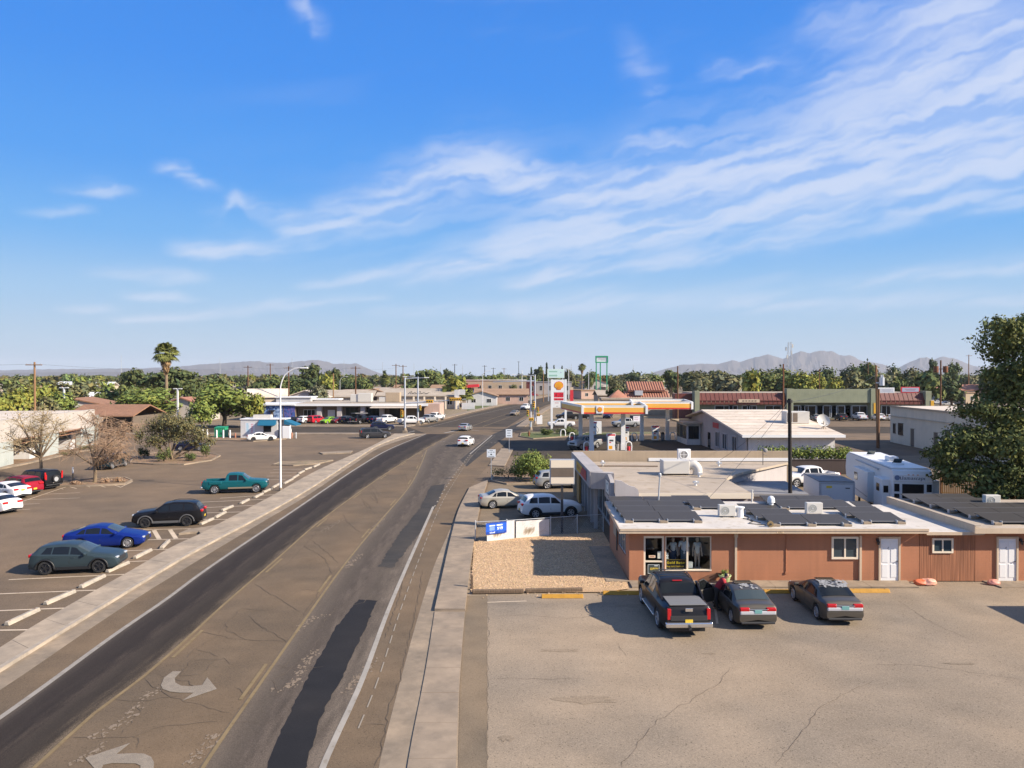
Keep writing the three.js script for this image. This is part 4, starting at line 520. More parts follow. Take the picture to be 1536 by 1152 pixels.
// petrol station and shop fronts
carBy('sedan', P.champagne, [785, 761.4], [741.7, 763], 'champagne sedan parked before the grey shop', { spokes: 10, plate: M.plateWhite });
carBy('suv', P.whitep, [859.5, 775.5], [799.6, 778], 'white SUV parked behind the fence banner', { cladMat: M.trimBlack, rails: 0, spokes: 6 });
{ const s = carShapes('suv'), a = G(816, 733.5), d = dirv(.985, -.17); car('suv', P.silver, a.clone().addScaledVector(d, -s.rx).add(V(.15, 0, -.8)), d, 'silver SUV behind the blank pole sign', { rails: 0, clad: 0 }); }
carBy('pickup', P.whitep, [825.6, 641.3], [858, 641.2], 'white extended cab pickup on the cross street by the petrol sign', { far: 1 });
car('crew', P.blackp, G(852, 629), dirv(-.9, .3), 'dark pickup parked across from the petrol station', { far: 1 });
car('sedan', P.blackp, G(873, 628.5), dirv(-1, .1), 'low dark car beside the dark pickup across the street', { far: 1 });
car('van', P.navy, G(912, 627), dirv(-.3, 1), 'dark blue van parked beyond the pumps', { far: 1 });
carBy('crew', P.silver, [866, 675.4], [901, 671.5], 'silver pickup refuelling under the canopy', { far: 1 });
{
  const t = carBy('crew', P.silver, [923.8, 641.2], [956.8, 640.7], 'silver work truck with a lettered box on its bed', { far: 1, bedGeo: join(bb(-2.75, -1.2, .74, 2.35, -.95, .95)) });
  const tex = paint(256, 128, (c, w, h) => { c.fillStyle = '#cfc9cf'; c.fillRect(0, 0, w, h); c.fillStyle = '#8a5a6a'; c.font = 'bold 34px sans-serif'; c.fillText('SERVICE', 40, 50); c.fillText('REPAIRS', 44, 95); });
  for (const sg of [1, -1]) { const m = obj('box_panel', new THREE.PlaneGeometry(1.5, 1.1).rotateY(sg > 0 ? 0 : Math.PI).translate(-1.98, 1.75, sg * .953), new THREE.MeshStandardMaterial({ map: tex, roughness: .6 }), t, true); }
}
carBy('crew', P.whitep, [1195.7, 731.5], [1243, 729.5], 'white crew cab pickup behind the black pole in the rear yard', { spokes: 6 });
const mall = 'vehicles parked before the green and red shops';
for (const [kind, paint, px, label] of [['sedan', P.silver, 1224, 'silver sedan partly hidden by the satellite dish'], ['suv', P.charcoal, 1261, 'grey SUV parked at the green shop front'], ['crew', P.whitep, 1289.5, 'white pickup parked at the green shop front'], ['suv', P.whitep, 1317, 'white SUV behind the wooden transformer pole'], ['sedan', P.whitep, 1335, 'white car beside the beige building corner']]) car(kind, paint, G(px, 630.3), dirv(.12, -1), label, { far: 1, group: mall, clad: 0, rails: 0 });
car('suv', P.whitep, G(1404, 606.5), dirv(1, .1), 'white SUV on the far side road above the tree', { far: 1 });
car('sedan', P.whitep, G(1420, 608), dirv(1, .1), 'white car at the tree edge on the far side road', { far: 1 });
// in front of the orange shop
{
  const t = carBy('sporttruck', P.black2, [962, 903], [990, 944], 'black sport pickup with a panelled bed cover parked at the shop door', { plate: M.plateYellow, bumper: M.chrome, spokes: 6, rearGlass: M.glass, clad: 0 });
  for (let i = 0; i < 3; i++) obj('bed_cover_panel', rbox(.395, .035, 1.52, .012, -1.70 - i * .405, 1.325, 0), M.galvDark ??= mat(.17, .165, .16, .6), t);
  for (const sg of [1, -1]) obj('sail_panel', new THREE.ExtrudeGeometry(shapeOf([[-.8, 1.28], [-.8, 1.78], [-.95, 1.76], [-1.9, 1.31], [-1.9, 1.28]]), { depth: .07, bevelEnabled: false }).translate(0, 0, sg * .86 - .035), P.black2, t);
  for (let i = 0; i < 4; i++) obj('roof_slat', rbox(.05, .03, 1.3, .01, .45 - i * .32, 1.94, 0), M.trimBlack, t);
  obj('high_brake_light', rbox(.05, .04, .42, .01, -.92, 1.83, 0), M.tail, t); obj('tailgate_trim', rbox(.03, .2, 1.5, .01, -2.815, .82, 0), M.trimBlack, t); obj('emblem', rbox(.03, .14, .3, .02, -2.82, 1.16, 0), M.chrome, t);
  obj('tow_hitch', [bb(-3.05, -2.8, .42, .5, -.05, .05), new THREE.SphereGeometry(.05, 10, 8).translate(-3.03, .55, 0)], M.darkMetal, t);
  for (const sg of [1, -1]) obj('running_board', rbox(2.3, .06, .16, .02, .05, .42, sg * 1.0), M.chrome, t);
}
{
  const peel = mat(.40, .39, .38, .9, { map: rep(T.stain, .6) });
  const blot = (cx, cz, r, n, sd) => { const out = []; for (let i = 0; i < n; i++) { const x = cx + (hash(i, sd) - .5) * r, z = cz + (hash(i, sd + 9) - .5) * r * 1.5, pts = []; for (let k = 0; k < 9; k++) { const a = k / 9 * 6.283, q = .055 * (.4 + hash(i * 9 + k, sd + 3) * (1 + hash(i, sd + 20))); pts.push([x + Math.cos(a) * q, z + Math.sin(a) * q]); } out.push(pts); } return out; };
  let gi = 0; const add = (t, list) => { const s = carShapes('sedan'), gs = list.map((pts) => { gi += .00006; const g = poly(pts, 0), p = g.attributes.position; for (let i = 0; i < p.count; i++) { const q = s.sec(p.getX(i)); p.setY(i, s.topf(p.getX(i)) + .02 + .006 + gi); } return g; }); obj('peeling_clearcoat', gs, peel, t); };
  const a = carBy('sedan', P.taupe, [1070, 903.5], [1100.6, 936.5], 'dark taupe sedan with its driver door open', { plate: M.plateTeal, rearGlass: M.shield, spokes: 8 });
  const b = carBy('sedan', P.taupe, [1190.3, 899], [1228.4, 930], 'dark taupe sedan with a peeling roof parked on its own', { plate: M.plateTeal, spokes: 8 });
  add(a, blot(-.75, .1, .5, 18, 3)); add(b, blot(-.7, .1, .8, 70, 5));
  for (const t of [a, b]) { obj('bumper_panel', rbox(.1, .16, 1.5, .04, -2.24, .72, 0), P.sun, t); obj('boot_trim', rbox(.03, .035, .8, .01, -2.275, .86, 0), M.chrome, t); obj('sunroof', rbox(.5, .012, .8, .005, -.2, 1.445, 0), M.glass, t); }
  const s = carShapes('sedan'), door = new THREE.Group(); door.name = 'open_door'; door.position.set(.95, 0, -.86); door.rotation.y = 2.09; a.add(door);
  obj('door_skin', [rbox(1.05, .62, .07, .03, .52, .58, 0)], P.taupe, door); obj('door_glass', new THREE.ExtrudeGeometry(shapeOf([[.1, .88], [1.02, .9], [.98, 1.28], [.75, 1.33]]), { depth: .02, bevelEnabled: false }), M.glass, door); obj('door_frame', [rod(V(.08, .88, .01), V(.75, 1.35, .01), .025), rod(V(.75, 1.35, .01), V(1.02, 1.3, .01), .025), rod(V(1.02, 1.3, .01), V(1.04, .88, .01), .025)], M.trimBlack, door);
  
}
// ---------------------------------------------------------------- building helpers
function win(parent, x, y, z, w, h, ry = 0, o = {}) {           // x, y, z: middle of the sill line on the wall; faces +z turned by ry
  const { cols = 2, rows = 1, t = .07, frame = M.trim, glass = M.glass, d = .06, name = 'window', sill = true } = o, T4 = new THREE.Matrix4().makeRotationY(ry).setPosition(x, y, z);
  const fr = [bb(-w / 2, w / 2, 0, t, -.02, d), bb(-w / 2, w / 2, h - t, h, -.02, d), bb(-w / 2, -w / 2 + t, t, h - t, -.02, d), bb(w / 2 - t, w / 2, t, h - t, -.02, d)];
  for (let i = 1; i < cols; i++) { const q = -w / 2 + w * i / cols; fr.push(bb(q - t * .4, q + t * .4, t, h - t, -.02, d - .01)); }
  for (let i = 1; i < rows; i++) fr.push(bb(-w / 2 + t, w / 2 - t, h * i / rows - t * .3, h * i / rows + t * .3, -.02, d - .02));
  const f = obj(name, fr.map((g) => g.applyMatrix4(T4)), frame, parent);
  for (let i = 0; i < cols; i++) for (let j = 0; j < rows; j++) obj('pane', bb(-w / 2 + w * i / cols + t * .42, -w / 2 + w * (i + 1) / cols - t * .42, h * j / rows + t * .35, h * (j + 1) / rows - t * .35, .005, .025).applyMatrix4(T4), glass, f);
  if (sill && o.sill) obj('sill', bb(-w / 2 - .08, w / 2 + .08, -.07, -.003, -.01, d + .06).applyMatrix4(T4), frame, f);
  return f;
}
function door(parent, x, y, z, w, h, ry = 0, o = {}) {
  const { m = M.white2, frame = M.trim, panels = true, d = .05 } = o, T4 = new THREE.Matrix4().makeRotationY(ry).setPosition(x, y, z), t = .1;
  const dr = obj('door', [bb(-w / 2, w / 2, 0, h, -.02, d * .5)].map((g) => g.applyMatrix4(T4)), m, parent);
  if (panels) for (const [px, py, pw, ph] of [[-.22, .18, .3, .62], [.22, .18, .3, .62], [-.22, .9, .3, .62], [.22, .9, .3, .62], [-.22, 1.62, .3, .26], [.22, 1.62, .3, .26]]) obj('door_panel', rbox(pw * w / .9, ph * h / 2.03, .02, .008, px * w / .9, (py + ph / 2) * h / 2.03, d * .5 + .006).applyMatrix4(T4), m, dr);
  obj('handle', [new THREE.SphereGeometry(.035, 10, 8).translate(w / 2 - .08, h * .47, d * .5 + .05), rod(V(w / 2 - .08, h * .47, d * .4), V(w / 2 - .08, h * .47, d * .5 + .04), .015)].map((g) => g.applyMatrix4(T4)), M.darkMetal, dr);
  obj('door_frame', [bb(-w / 2 - t, -w / 2 - .005, 0, h + t, -.02, d + .03), bb(w / 2 + .005, w / 2 + t, 0, h + t, -.02, d + .03), bb(-w / 2 - .003, w / 2 + .003, h + .005, h + t, -.02, d + .028)].map((g) => g.applyMatrix4(T4)), frame, parent);
  return dr;
}
const plane = (w, h, x, y, z, ry = 0, rx = 0) => new THREE.PlaneGeometry(w, h).rotateX(rx).rotateY(ry).translate(x, y, z);
const printMat = (w, h, draw, rough = .6) => new THREE.MeshStandardMaterial({ map: paint(w, h, draw), roughness: rough });
function text(c, s, x, y, font, fill) { c.font = font; c.fillStyle = fill; c.fillText(s, x, y); }
function wallWithHoles(w, h, holes, d) { const s = shapeOf([[0, 0], [w, 0], [w, h], [0, h]]); for (const [a, b, c, e] of holes) s.holes.push(new THREE.Path([[a, c], [a, e], [b, e], [b, c]].map(([x, y]) => new THREE.Vector2(x, y)))); return new THREE.ExtrudeGeometry(s, { depth: d, bevelEnabled: false }); }
// ---------------------------------------------------------------- the orange shop
const X0 = 6.05, X1 = 21.0, ZF = -37.8, ZB = -45.4, RT = 2.82;          // left and right walls, front and back, roof level
const fx = (px) => (px - 768) * 37.8 / FOC;                              // along the front wall
const fy = (py) => EYE - (py - HORIZON) * 37.8 / FOC;
{
  const t = thing('orange_shop', 'orange stucco shop with white flat roof and mannequins in its window', 'shop');
  const wl = [fx(998.5), fx(1068), fy(857), fy(805)], dl = [fx(966), fx(997), .02, fy(804.5)];
  obj('front_wall', wallWithHoles(X1 - X0, 2.62, [[dl[0] - X0, dl[1] - X0, dl[2], dl[3]], [wl[0] - X0, wl[1] - X0, wl[2], wl[3]]], .2).translate(X0, 0, ZF - .2), M.orange, t);
  const sideW = [[1.0, 4.0, 1.0, 2.3]];
  obj('left_wall', wallWithHoles(7.2, 2.62, sideW, .2).rotateY(Math.PI / 2).translate(X0 - .002, 0, ZF - .205), M.orange, t);
  obj('back_wall', bb(X0, X1, 0, 2.62, ZB, ZB + .2), M.orange, t);
  obj('right_wall', bb(X1 - .2, X1 - .002, 0, 2.62, ZB + .21, ZF - .21), M.orange, t);
  obj('room_partition', bb(11.4, 11.5, .02, 2.6, ZB + .21, ZF - .21), M.brownWall, t);
  obj('floor', bb(X0 + .2, 11.4, -.01, .02, ZB + .21, ZF - .21), M.brownWall, t);
  const rf = obj('roof', slab([[X0 - .55, ZF + .55], [X1 + .15, ZF + .55], [X1 + .15, ZB - .1], [X0 - .25, ZB - .1]], 2.625, RT), M.roofWhite, t);
  obj('fascia', [bb(X0 - .56, X1 + .16, 2.60, RT + .015, ZF + .56, ZF + .60), slab([[X0 - .60, ZF + .6], [X0 - .562, ZF + .6], [X0 - .262, ZB - .1], [X0 - .30, ZB - .1]], 2.60, RT + .015)], M.cream, t);
  obj('fascia_board', bb(X0 - .56, X1 + .16, 2.735, RT + .03, ZF + .602, ZF + .63), M.cream, t);
  const num = obj('house_number', plane(.34, .11, fx(1165), 2.665, ZF + .606), printMat(96, 32, (c, w, h) => { c.fillStyle = '#d9bd98'; c.fillRect(0, 0, w, h); text(c, '1353', 12, 27, 'bold 30px sans-serif', '#4a382a'); }), t, true);
  // shop door and display window
  const dw = dl[1] - dl[0], dc = (dl[0] + dl[1]) / 2;
  const d0 = obj('glass_door', [bb(dl[0], dl[0] + .1, .02, dl[3], ZF - .12, ZF - .04), bb(dl[1] - .1, dl[1], .02, dl[3], ZF - .12, ZF - .04), bb(dl[0] + .1, dl[1] - .1, dl[3] - .12, dl[3], ZF - .12, ZF - .04), bb(dl[0] + .1, dl[1] - .1, .98, 1.06, ZF - .12, ZF - .04), bb(dl[0] + .1, dl[1] - .1, .02, .14, ZF - .12, ZF - .04)], M.trim, t);
  obj('pane', bb(dl[0] + .1, dl[1] - .1, 1.06, dl[3] - .12, ZF - .085, ZF - .079), M.pane, d0); obj('pane', bb(dl[0] + .1, dl[1] - .1, .14, .98, ZF - .085, ZF - .079), M.pane, d0);
  const n1 = obj('door_notice', plane(.2, .36, dl[1] - .23, 1.35, ZF - .075), printMat(64, 128, (c, w, h) => { c.fillStyle = '#d8d6c4'; c.fillRect(0, 0, w, h); c.fillStyle = '#8a8a7c'; for (let i = 0; i < 8; i++) c.fillRect(10, 14 + i * 13, 30 + (i * 17) % 16, 4); }), t, true);
  obj('door_notice', plane(.62, .5, dc, .62, ZF - .074), printMat(128, 96, (c, w, h) => { c.fillStyle = '#3a4444'; c.fillRect(0, 0, w, h); c.strokeStyle = '#cfd4d0'; c.lineWidth = 4; c.strokeRect(4, 4, w - 8, h - 8); text(c, 'OPEN', 24, 58, 'bold 34px sans-serif', '#e8c63a'); c.fillStyle = '#e6e6e0'; c.fillRect(70, 12, 40, 7); }), t, true);
  obj('open_sign', [plane(.34, .13, dc - .08, 1.27, ZF - .07)], printMat(96, 40, (c, w, h) => { c.fillStyle = '#e2c2a2'; c.fillRect(0, 0, w, h); c.fillStyle = '#9a6a50'; c.fillRect(14, 14, 66, 12); }), t, true);
  const wf0 = obj('display_window', [bb(wl[0], wl[1], wl[2], wl[2] + .06, ZF - .14, ZF + .04), bb(wl[0], wl[1], wl[3] - .05, wl[3], ZF - .14, ZF - .04), bb(wl[0], wl[0] + .06, wl[2] + .06, wl[3] - .05, ZF - .14, ZF - .04), bb(wl[1] - .05, wl[1], wl[2] + .06, wl[3] - .05, ZF - .14, ZF - .04), bb(fx(1032) - .04, fx(1032) + .05, wl[2] + .06, wl[3] - .05, ZF - .14, ZF - .04)], M.trim, t);
  obj('pane', bb(wl[0] + .06, fx(1032) - .04, wl[2] + .06, wl[3] - .05, ZF - .1, ZF - .094), M.pane, wf0); obj('pane', bb(fx(1032) + .05, wl[1] - .05, wl[2] + .06, wl[3] - .05, ZF - .1, ZF - .094), M.pane, wf0);
  obj('window_plinth', bb(wl[0] - .3, wl[1] + .3, .02, wl[2] - .02, ZF - 1.3, ZF - .21), M.trimBlack, t);
  const sw = obj('side_window', [bb(X0 + .06, X0 + .14, .96, 1.04, ZF - 4.2, ZF - 1.2), bb(X0 + .06, X0 + .14, 2.24, 2.3, ZF - 4.2, ZF - 1.2), ...[1.2, 1.95, 2.7, 3.45, 4.15].map((q) => bb(X0 + .06, X0 + .14, 1.04, 2.24, ZF - q - .03, ZF - q + .03))], M.galv, t);
  for (let i = 0; i < 4; i++) obj('pane', bb(X0 + .09, X0 + .1, 1.04, 2.24, ZF - 1.95 - i * .75 + .03, ZF - 1.2 - i * .75 - .03), M.glassBlue, sw);
  obj('wall_board', [bb(X0 - .05, X0 - .01, 1.3, 2.1, ZF - 5.6, ZF - 4.5)], M.tanWall, t); obj('wall_board', bb(X0 - .05, X0 - .01, .6, 2.2, ZF - 4.45, ZF - 4.2), M.dark, t);
  win(t, fx(1268), fy(839), ZF, 1.38, 1.16, 0, { t: .1, cols: 2, glass: M.glassBlue, d: .08 });
  door(t, fx(1335), .02, ZF, .92, 2.2, 0, { frame: M.cream });
  obj('door_number', plane(.09, .14, fx(1333), 1.75, ZF + .034), printMat(32, 48, (c, w, h) => { c.fillStyle = '#d8d5d0'; c.fillRect(0, 0, w, h); text(c, '2', 6, 42, 'bold 42px sans-serif', '#2a2624'); }), t, true);
  for (const px of [1104, 1291]) { obj('downspout', [bb(fx(px) - .055, fx(px) + .055, .05, 2.38, ZF + .003, ZF + .11)], M.cream, t); }
  obj('downspout_head', bb(fx(1104) - .09, fx(1104) + .09, 2.3, 2.5, ZF + .003, ZF + .14), M.cream, t);
  obj('conduit', [rod(V(fx(1180), .5, ZF + .03), V(fx(1180), 2.6, ZF + .03), .022), bb(fx(1180) - .05, fx(1180) + .05, .4, .52, ZF + .003, ZF + .06)], M.orange, t);
  obj('wall_lamp', [bb(fx(1317) - .06, fx(1317) + .06, 2.1, 2.22, ZF + .003, ZF + .1), cyl(.05, .09, 1.93, 2.1, fx(1317), ZF + .14, 10)], M.darkMetal, t);
  // annex with upright boards and the right-hand block
  const A0 = X1 + .02, A1 = fx(1464);
  const an = thing('boarded_annex', 'low annex clad in upright brown boards with one small window', 'annex');
  obj('wall_core', bb(A0, A1, 0, 2.5, ZB, ZF - .017), M.siding, an);
  const nb = 15; for (let i = 0; i < nb; i++) obj('board', bb(lerp(A0, A1, i / nb) + .004, lerp(A0, A1, (i + 1) / nb) - .004, .03, 2.5, ZF - .016, ZF + rr(-.002, .004)), M.siding, an);
  win(an, fx(1415), fy(830), ZF + .004, 1.08, .76, 0, { t: .09, cols: 2, glass: M.glassBlue, d: .06 });
  obj('roof', slab([[X1 + .17, ZF + .35], [A1 + .3, ZF + .35], [A1 + .3, ZB - .1], [X1 + .17, ZB - .1]], 2.505, 2.62), M.roofWhite, an); obj('fascia', bb(X1 + .17, A1 + .2, 2.48, 2.635, ZF + .352, ZF + .40), M.cream, an);
  const B0 = A1 + .02, B1 = 46, bk = thing('orange_block', 'orange stucco block with a numbered white door at the right edge', 'building');
  obj('front_wall', bb(B0, B1, 0, 2.62, ZB, ZF), M.orange, bk);
  obj('roof', slab([[B0 - .35, ZF + .55], [B1, ZF + .55], [B1, ZB - .6], [B0 - .35, ZB - .6]], 2.625, 2.85), M.roofTan, bk);
  obj('fascia', [bb(B0 - .36, B1, 2.60, 2.87, ZF + .552, ZF + .6), bb(B0 - .40, B0 - .352, 2.60, 2.99, ZB - .6, ZF + .6)], M.cream, bk); obj('parapet_cap', bb(B0 - .42, B0 - .12, 2.992, 3.04, ZB - .6, ZF + .62), M.roofTan, bk);
  door(bk, fx(1512), .02, ZF, .92, 2.2, 0, { frame: M.cream });
  obj('door_number', plane(.09, .14, fx(1510), 1.75, ZF + .034), printMat(32, 48, (c, w, h) => { c.fillStyle = '#d8d5d0'; c.fillRect(0, 0, w, h); text(c, '3', 6, 42, 'bold 42px sans-serif', '#2a2624'); }), bk, true);
  obj('wall_lamp', [bb(fx(1532) - .06, fx(1532) + .06, 2.1, 2.22, ZF + .003, ZF + .1), cyl(.05, .09, 1.93, 2.1, fx(1532), ZF + .14, 10)], M.darkMetal, bk);
  // wing of the same block beyond the right edge, whose roof corner shades the lot
  const wg = thing('orange_wing', 'orange wing of the shop block standing beyond the right edge', 'building');
  obj('wall', bb(26.9, 40, 0, 2.62, -31.6, -16), M.orange, wg); obj('roof', bb(26.35, 40.5, 2.625, 2.85, -32.1, -15.5), M.roofTan, wg);
  // pavement before the doors
  walkway('shop_pavement', [[X0 - .05, ZF - .01], [fx(1362), ZF - .01]], [[X0 - .05, ZF + 1.15], [fx(1362), ZF + 1.15]], 2.4, -.03, .06, M.walk);
  walkway('door_apron', [[fx(1476), ZF - .01], [fx(1560), ZF - .01]], [[fx(1482), ZF + 1.15], [fx(1570), ZF + 1.15]], 2.4, -.03, .04, M.walk);
  walkway('side_path', [[4.85, ZF + .2], [4.75, ZB]], [[X0 - .04, ZF + .2], [X0 - .04, ZB]], 2.2, -.03, .06, M.gutter);
}
// solar arrays: each module a part, tilted back on ballasted feet
function solar(label, rows) { // rows: [x0, x1, z of the front edge, modules]
  const t = thing('solar_array', label, 'solar panels', [0, 0, 0], 0, 'solar arrays on the shop roofs');
  for (const [x0, x1, zf, n, base = RT] of rows) {
    const w = (x1 - x0) / n, d = 1.5, a = .13;
    for (let i = 0; i < n; i++) { const x = x0 + w * (i + .5); const p = obj('module', obox(w - .03, .035, d, x, base + .13 + Math.sin(a) * d / 2, zf - d / 2, 0, a), M.solar, t); obj('module_rim', [obox(w - .025, .042, .02, x, base + .13, zf - .01, 0, a), obox(w - .025, .042, .02, x, base + .13 + Math.sin(a) * d, zf - d * Math.cos(a), 0, a)], M.rimAlu ??= mat(.20, .20, .21, .5, { metalness: .3 }), p); }
    for (let i = 0; i <= n; i++) { const x = x0 + w * i + (i ? (i === n ? -.25 : 0) : .25); obj('ballast_block', rbox(.42, .12, .22, .02, x, base + .065, zf + .06), M.gutter, t); obj('bracket', [bb(x - .24, x - .2, base + .01, base + .2, zf - .06, zf + .12), bb(x + .2, x + .24, base + .01, base + .2, zf - .06, zf + .12)], M.galv, t); }
  }
  return t;
}
solar('four row dark solar array at the left corner of the white roof', [[5.95, 10.1, -38.9, 2], [5.95, 10.1, -40.55, 2], [5.95, 10.1, -42.2, 2], [5.95, 10.1, -43.85, 2]]);
solar('small dark solar row behind the corner array near the roof edge', [[10.5, 12.6, -42.7, 1], [9.9, 12.2, -44.2, 1]]);
solar('stepped dark solar array in the middle of the white roof', [[13.4, 17.6, -38.0, 2], [13.2, 15.4, -39.65, 1], [13.1, 15.3, -41.3, 1]]);
solar('dark solar array along the back edge of the white roof', [[15.6, 19.9, -42.6, 2], [15.4, 19.7, -44.2, 2]]);
solar('dark solar rows at the right end of the white roof', [[18.4, 20.7, -38.6, 1], [18.3, 20.7, -40.3, 1], [20.0, 21.0, -42.0, 1]]);
solar('long dark solar array on the right hand block roof', [[25.0, 33.4, -38.2, 4, 2.86], [24.8, 33.2, -39.8, 4, 2.86], [24.6, 33.0, -41.4, 4, 2.86], [24.5, 28.7, -43.0, 2, 2.86], [24.4, 28.6, -44.6, 2, 2.86]]);
// roof plant
function minisplit(x, y, z, label, ry = 0) {
  const t = thing('air_conditioner', label, 'air conditioner', [x, y, z], ry, 'outdoor units on the shop roofs');
  obj('casing', rbox(.9, .62, .34, .03, 0, .37, 0), M.plastic, t); obj('fan_grille', [new THREE.TorusGeometry(.22, .012, 6, 24).translate(-.12, .37, .175), new THREE.TorusGeometry(.14, .01, 6, 20).translate(-.12, .37, .175), new THREE.CylinderGeometry(.05, .05, .02, 12).rotateX(Math.PI / 2).translate(-.12, .37, .178)], M.galv, t); obj('fan_opening', new THREE.CylinderGeometry(.21, .21, .01, 24).rotateX(Math.PI / 2).translate(-.12, .37, .168), mat(.33, .32, .28, .7), t);
  for (const s of [-1, 1]) obj('foot', bb(s * .3 - .04, s * .3 + .04, 0, .065, -.2, .2), M.darkMetal, t);
  return t;
}
minisplit(11.85, RT, -40.5, 'pale air conditioner beside the duct on the white roof');
minisplit(16.95, RT, -41.2, 'pale air conditioner between two solar arrays on the white roof');
minisplit(26.9 + 1.6, 2.86, -43.6, 'pale air conditioner on the right hand block roof');
{
  const p1 = at(1119, 779, 40.8); const d = thing('roof_duct', 'white elbowed roof duct beside the pale air conditioner', 'duct', [12.6, RT, -40.5]); obj('pipe', [cyl(.19, .17, 0, .5, 0, 0, 14), cyl(.24, .24, .5, .56, 0, 0, 14)], M.white2, d); obj('elbow', tube([V(-.1, .45, 0), V(-.32, .5, 0), V(-.36, .2, 0), V(-.36, .02, 0)], .07), M.white2, d);
  const v = thing('roof_vent', 'white capped vent pipe at the back of the white roof', 'vent', [15.05, RT, -42.6]); obj('pipe', cyl(.13, .13, 0, .45, 0, 0, 14), M.white2, v); obj('cap', [cyl(.22, .2, .45, .62, 0, 0, 14), new THREE.SphereGeometry(.2, 14, 8, 0, 6.3, 0, 1.57).translate(0, .62, 0)], M.white2, v);
  const m = thing('service_mast', 'slim steel service mast rising from the white roof', 'mast', [8.9, RT, -44.6]); obj('pole', rod(V(0, 0, 0), V(.09, 1.75, 0), .045, 10), M.galv, m); obj('weatherhead', [new THREE.SphereGeometry(.1, 10, 8).translate(.09, 1.8, 0), cyl(.11, .11, 1.68, 1.74, .09, 0, 10)], M.galv, m);
  const q = thing('vent_pipe', 'short grey pipe standing at the back edge of the white roof', 'pipe', [14.9 - .1, RT, -45.2]); obj('pipe', cyl(.05, .05, 0, .75, 0, 0, 8), M.plastic, q); obj('pipe_cap', cyl(.07, .07, .7, .76, 0, 0, 8), M.plastic, q);
  const b = thing('junction_box', 'round yellowed junction cover at the front of the solar array', 'cover', [13.3, RT, -37.75]); obj('cover', [new THREE.CylinderGeometry(.16, .16, .12, 14).rotateX(Math.PI / 2).translate(0, .16, 0)], M.yellowWorn, b); obj('knob', new THREE.CylinderGeometry(.05, .05, .06, 10).rotateX(Math.PI / 2).translate(0, .16, .07), M.darkMetal, b);
  const c = thing('roof_cables', 'dark cables trailing over the white roof beside the middle array', 'cable'); obj('cable', [tube([V(12.6, RT + .03, -40), V(12.9, RT + .04, -39.2), V(12.5, RT + .03, -38.6), V(13.2, RT + .04, -38.1)], .022, 30, 5)], M.dark, c); obj('cable', tube([V(12.7, RT + .03, -41), V(13.0, RT + .04, -40.4), V(12.8, RT + .03, -39.6), V(13.1, RT + .04, -38.6)], .02, 30, 5), M.dark, c);
  const s = thing('steel_flue', 'steel flue and chimney pot on the right hand block roof', 'flue', [30.6, 2.86, -42.4]); obj('flue', [cyl(.09, .09, 0, 1.1, 0, 0, 12), cyl(.14, .14, 1.0, 1.12, 0, 0, 12)], M.galv, s); obj('brick_base', bb(.2, .7, 0, .5, -.25, .25), M.tile, s);
}
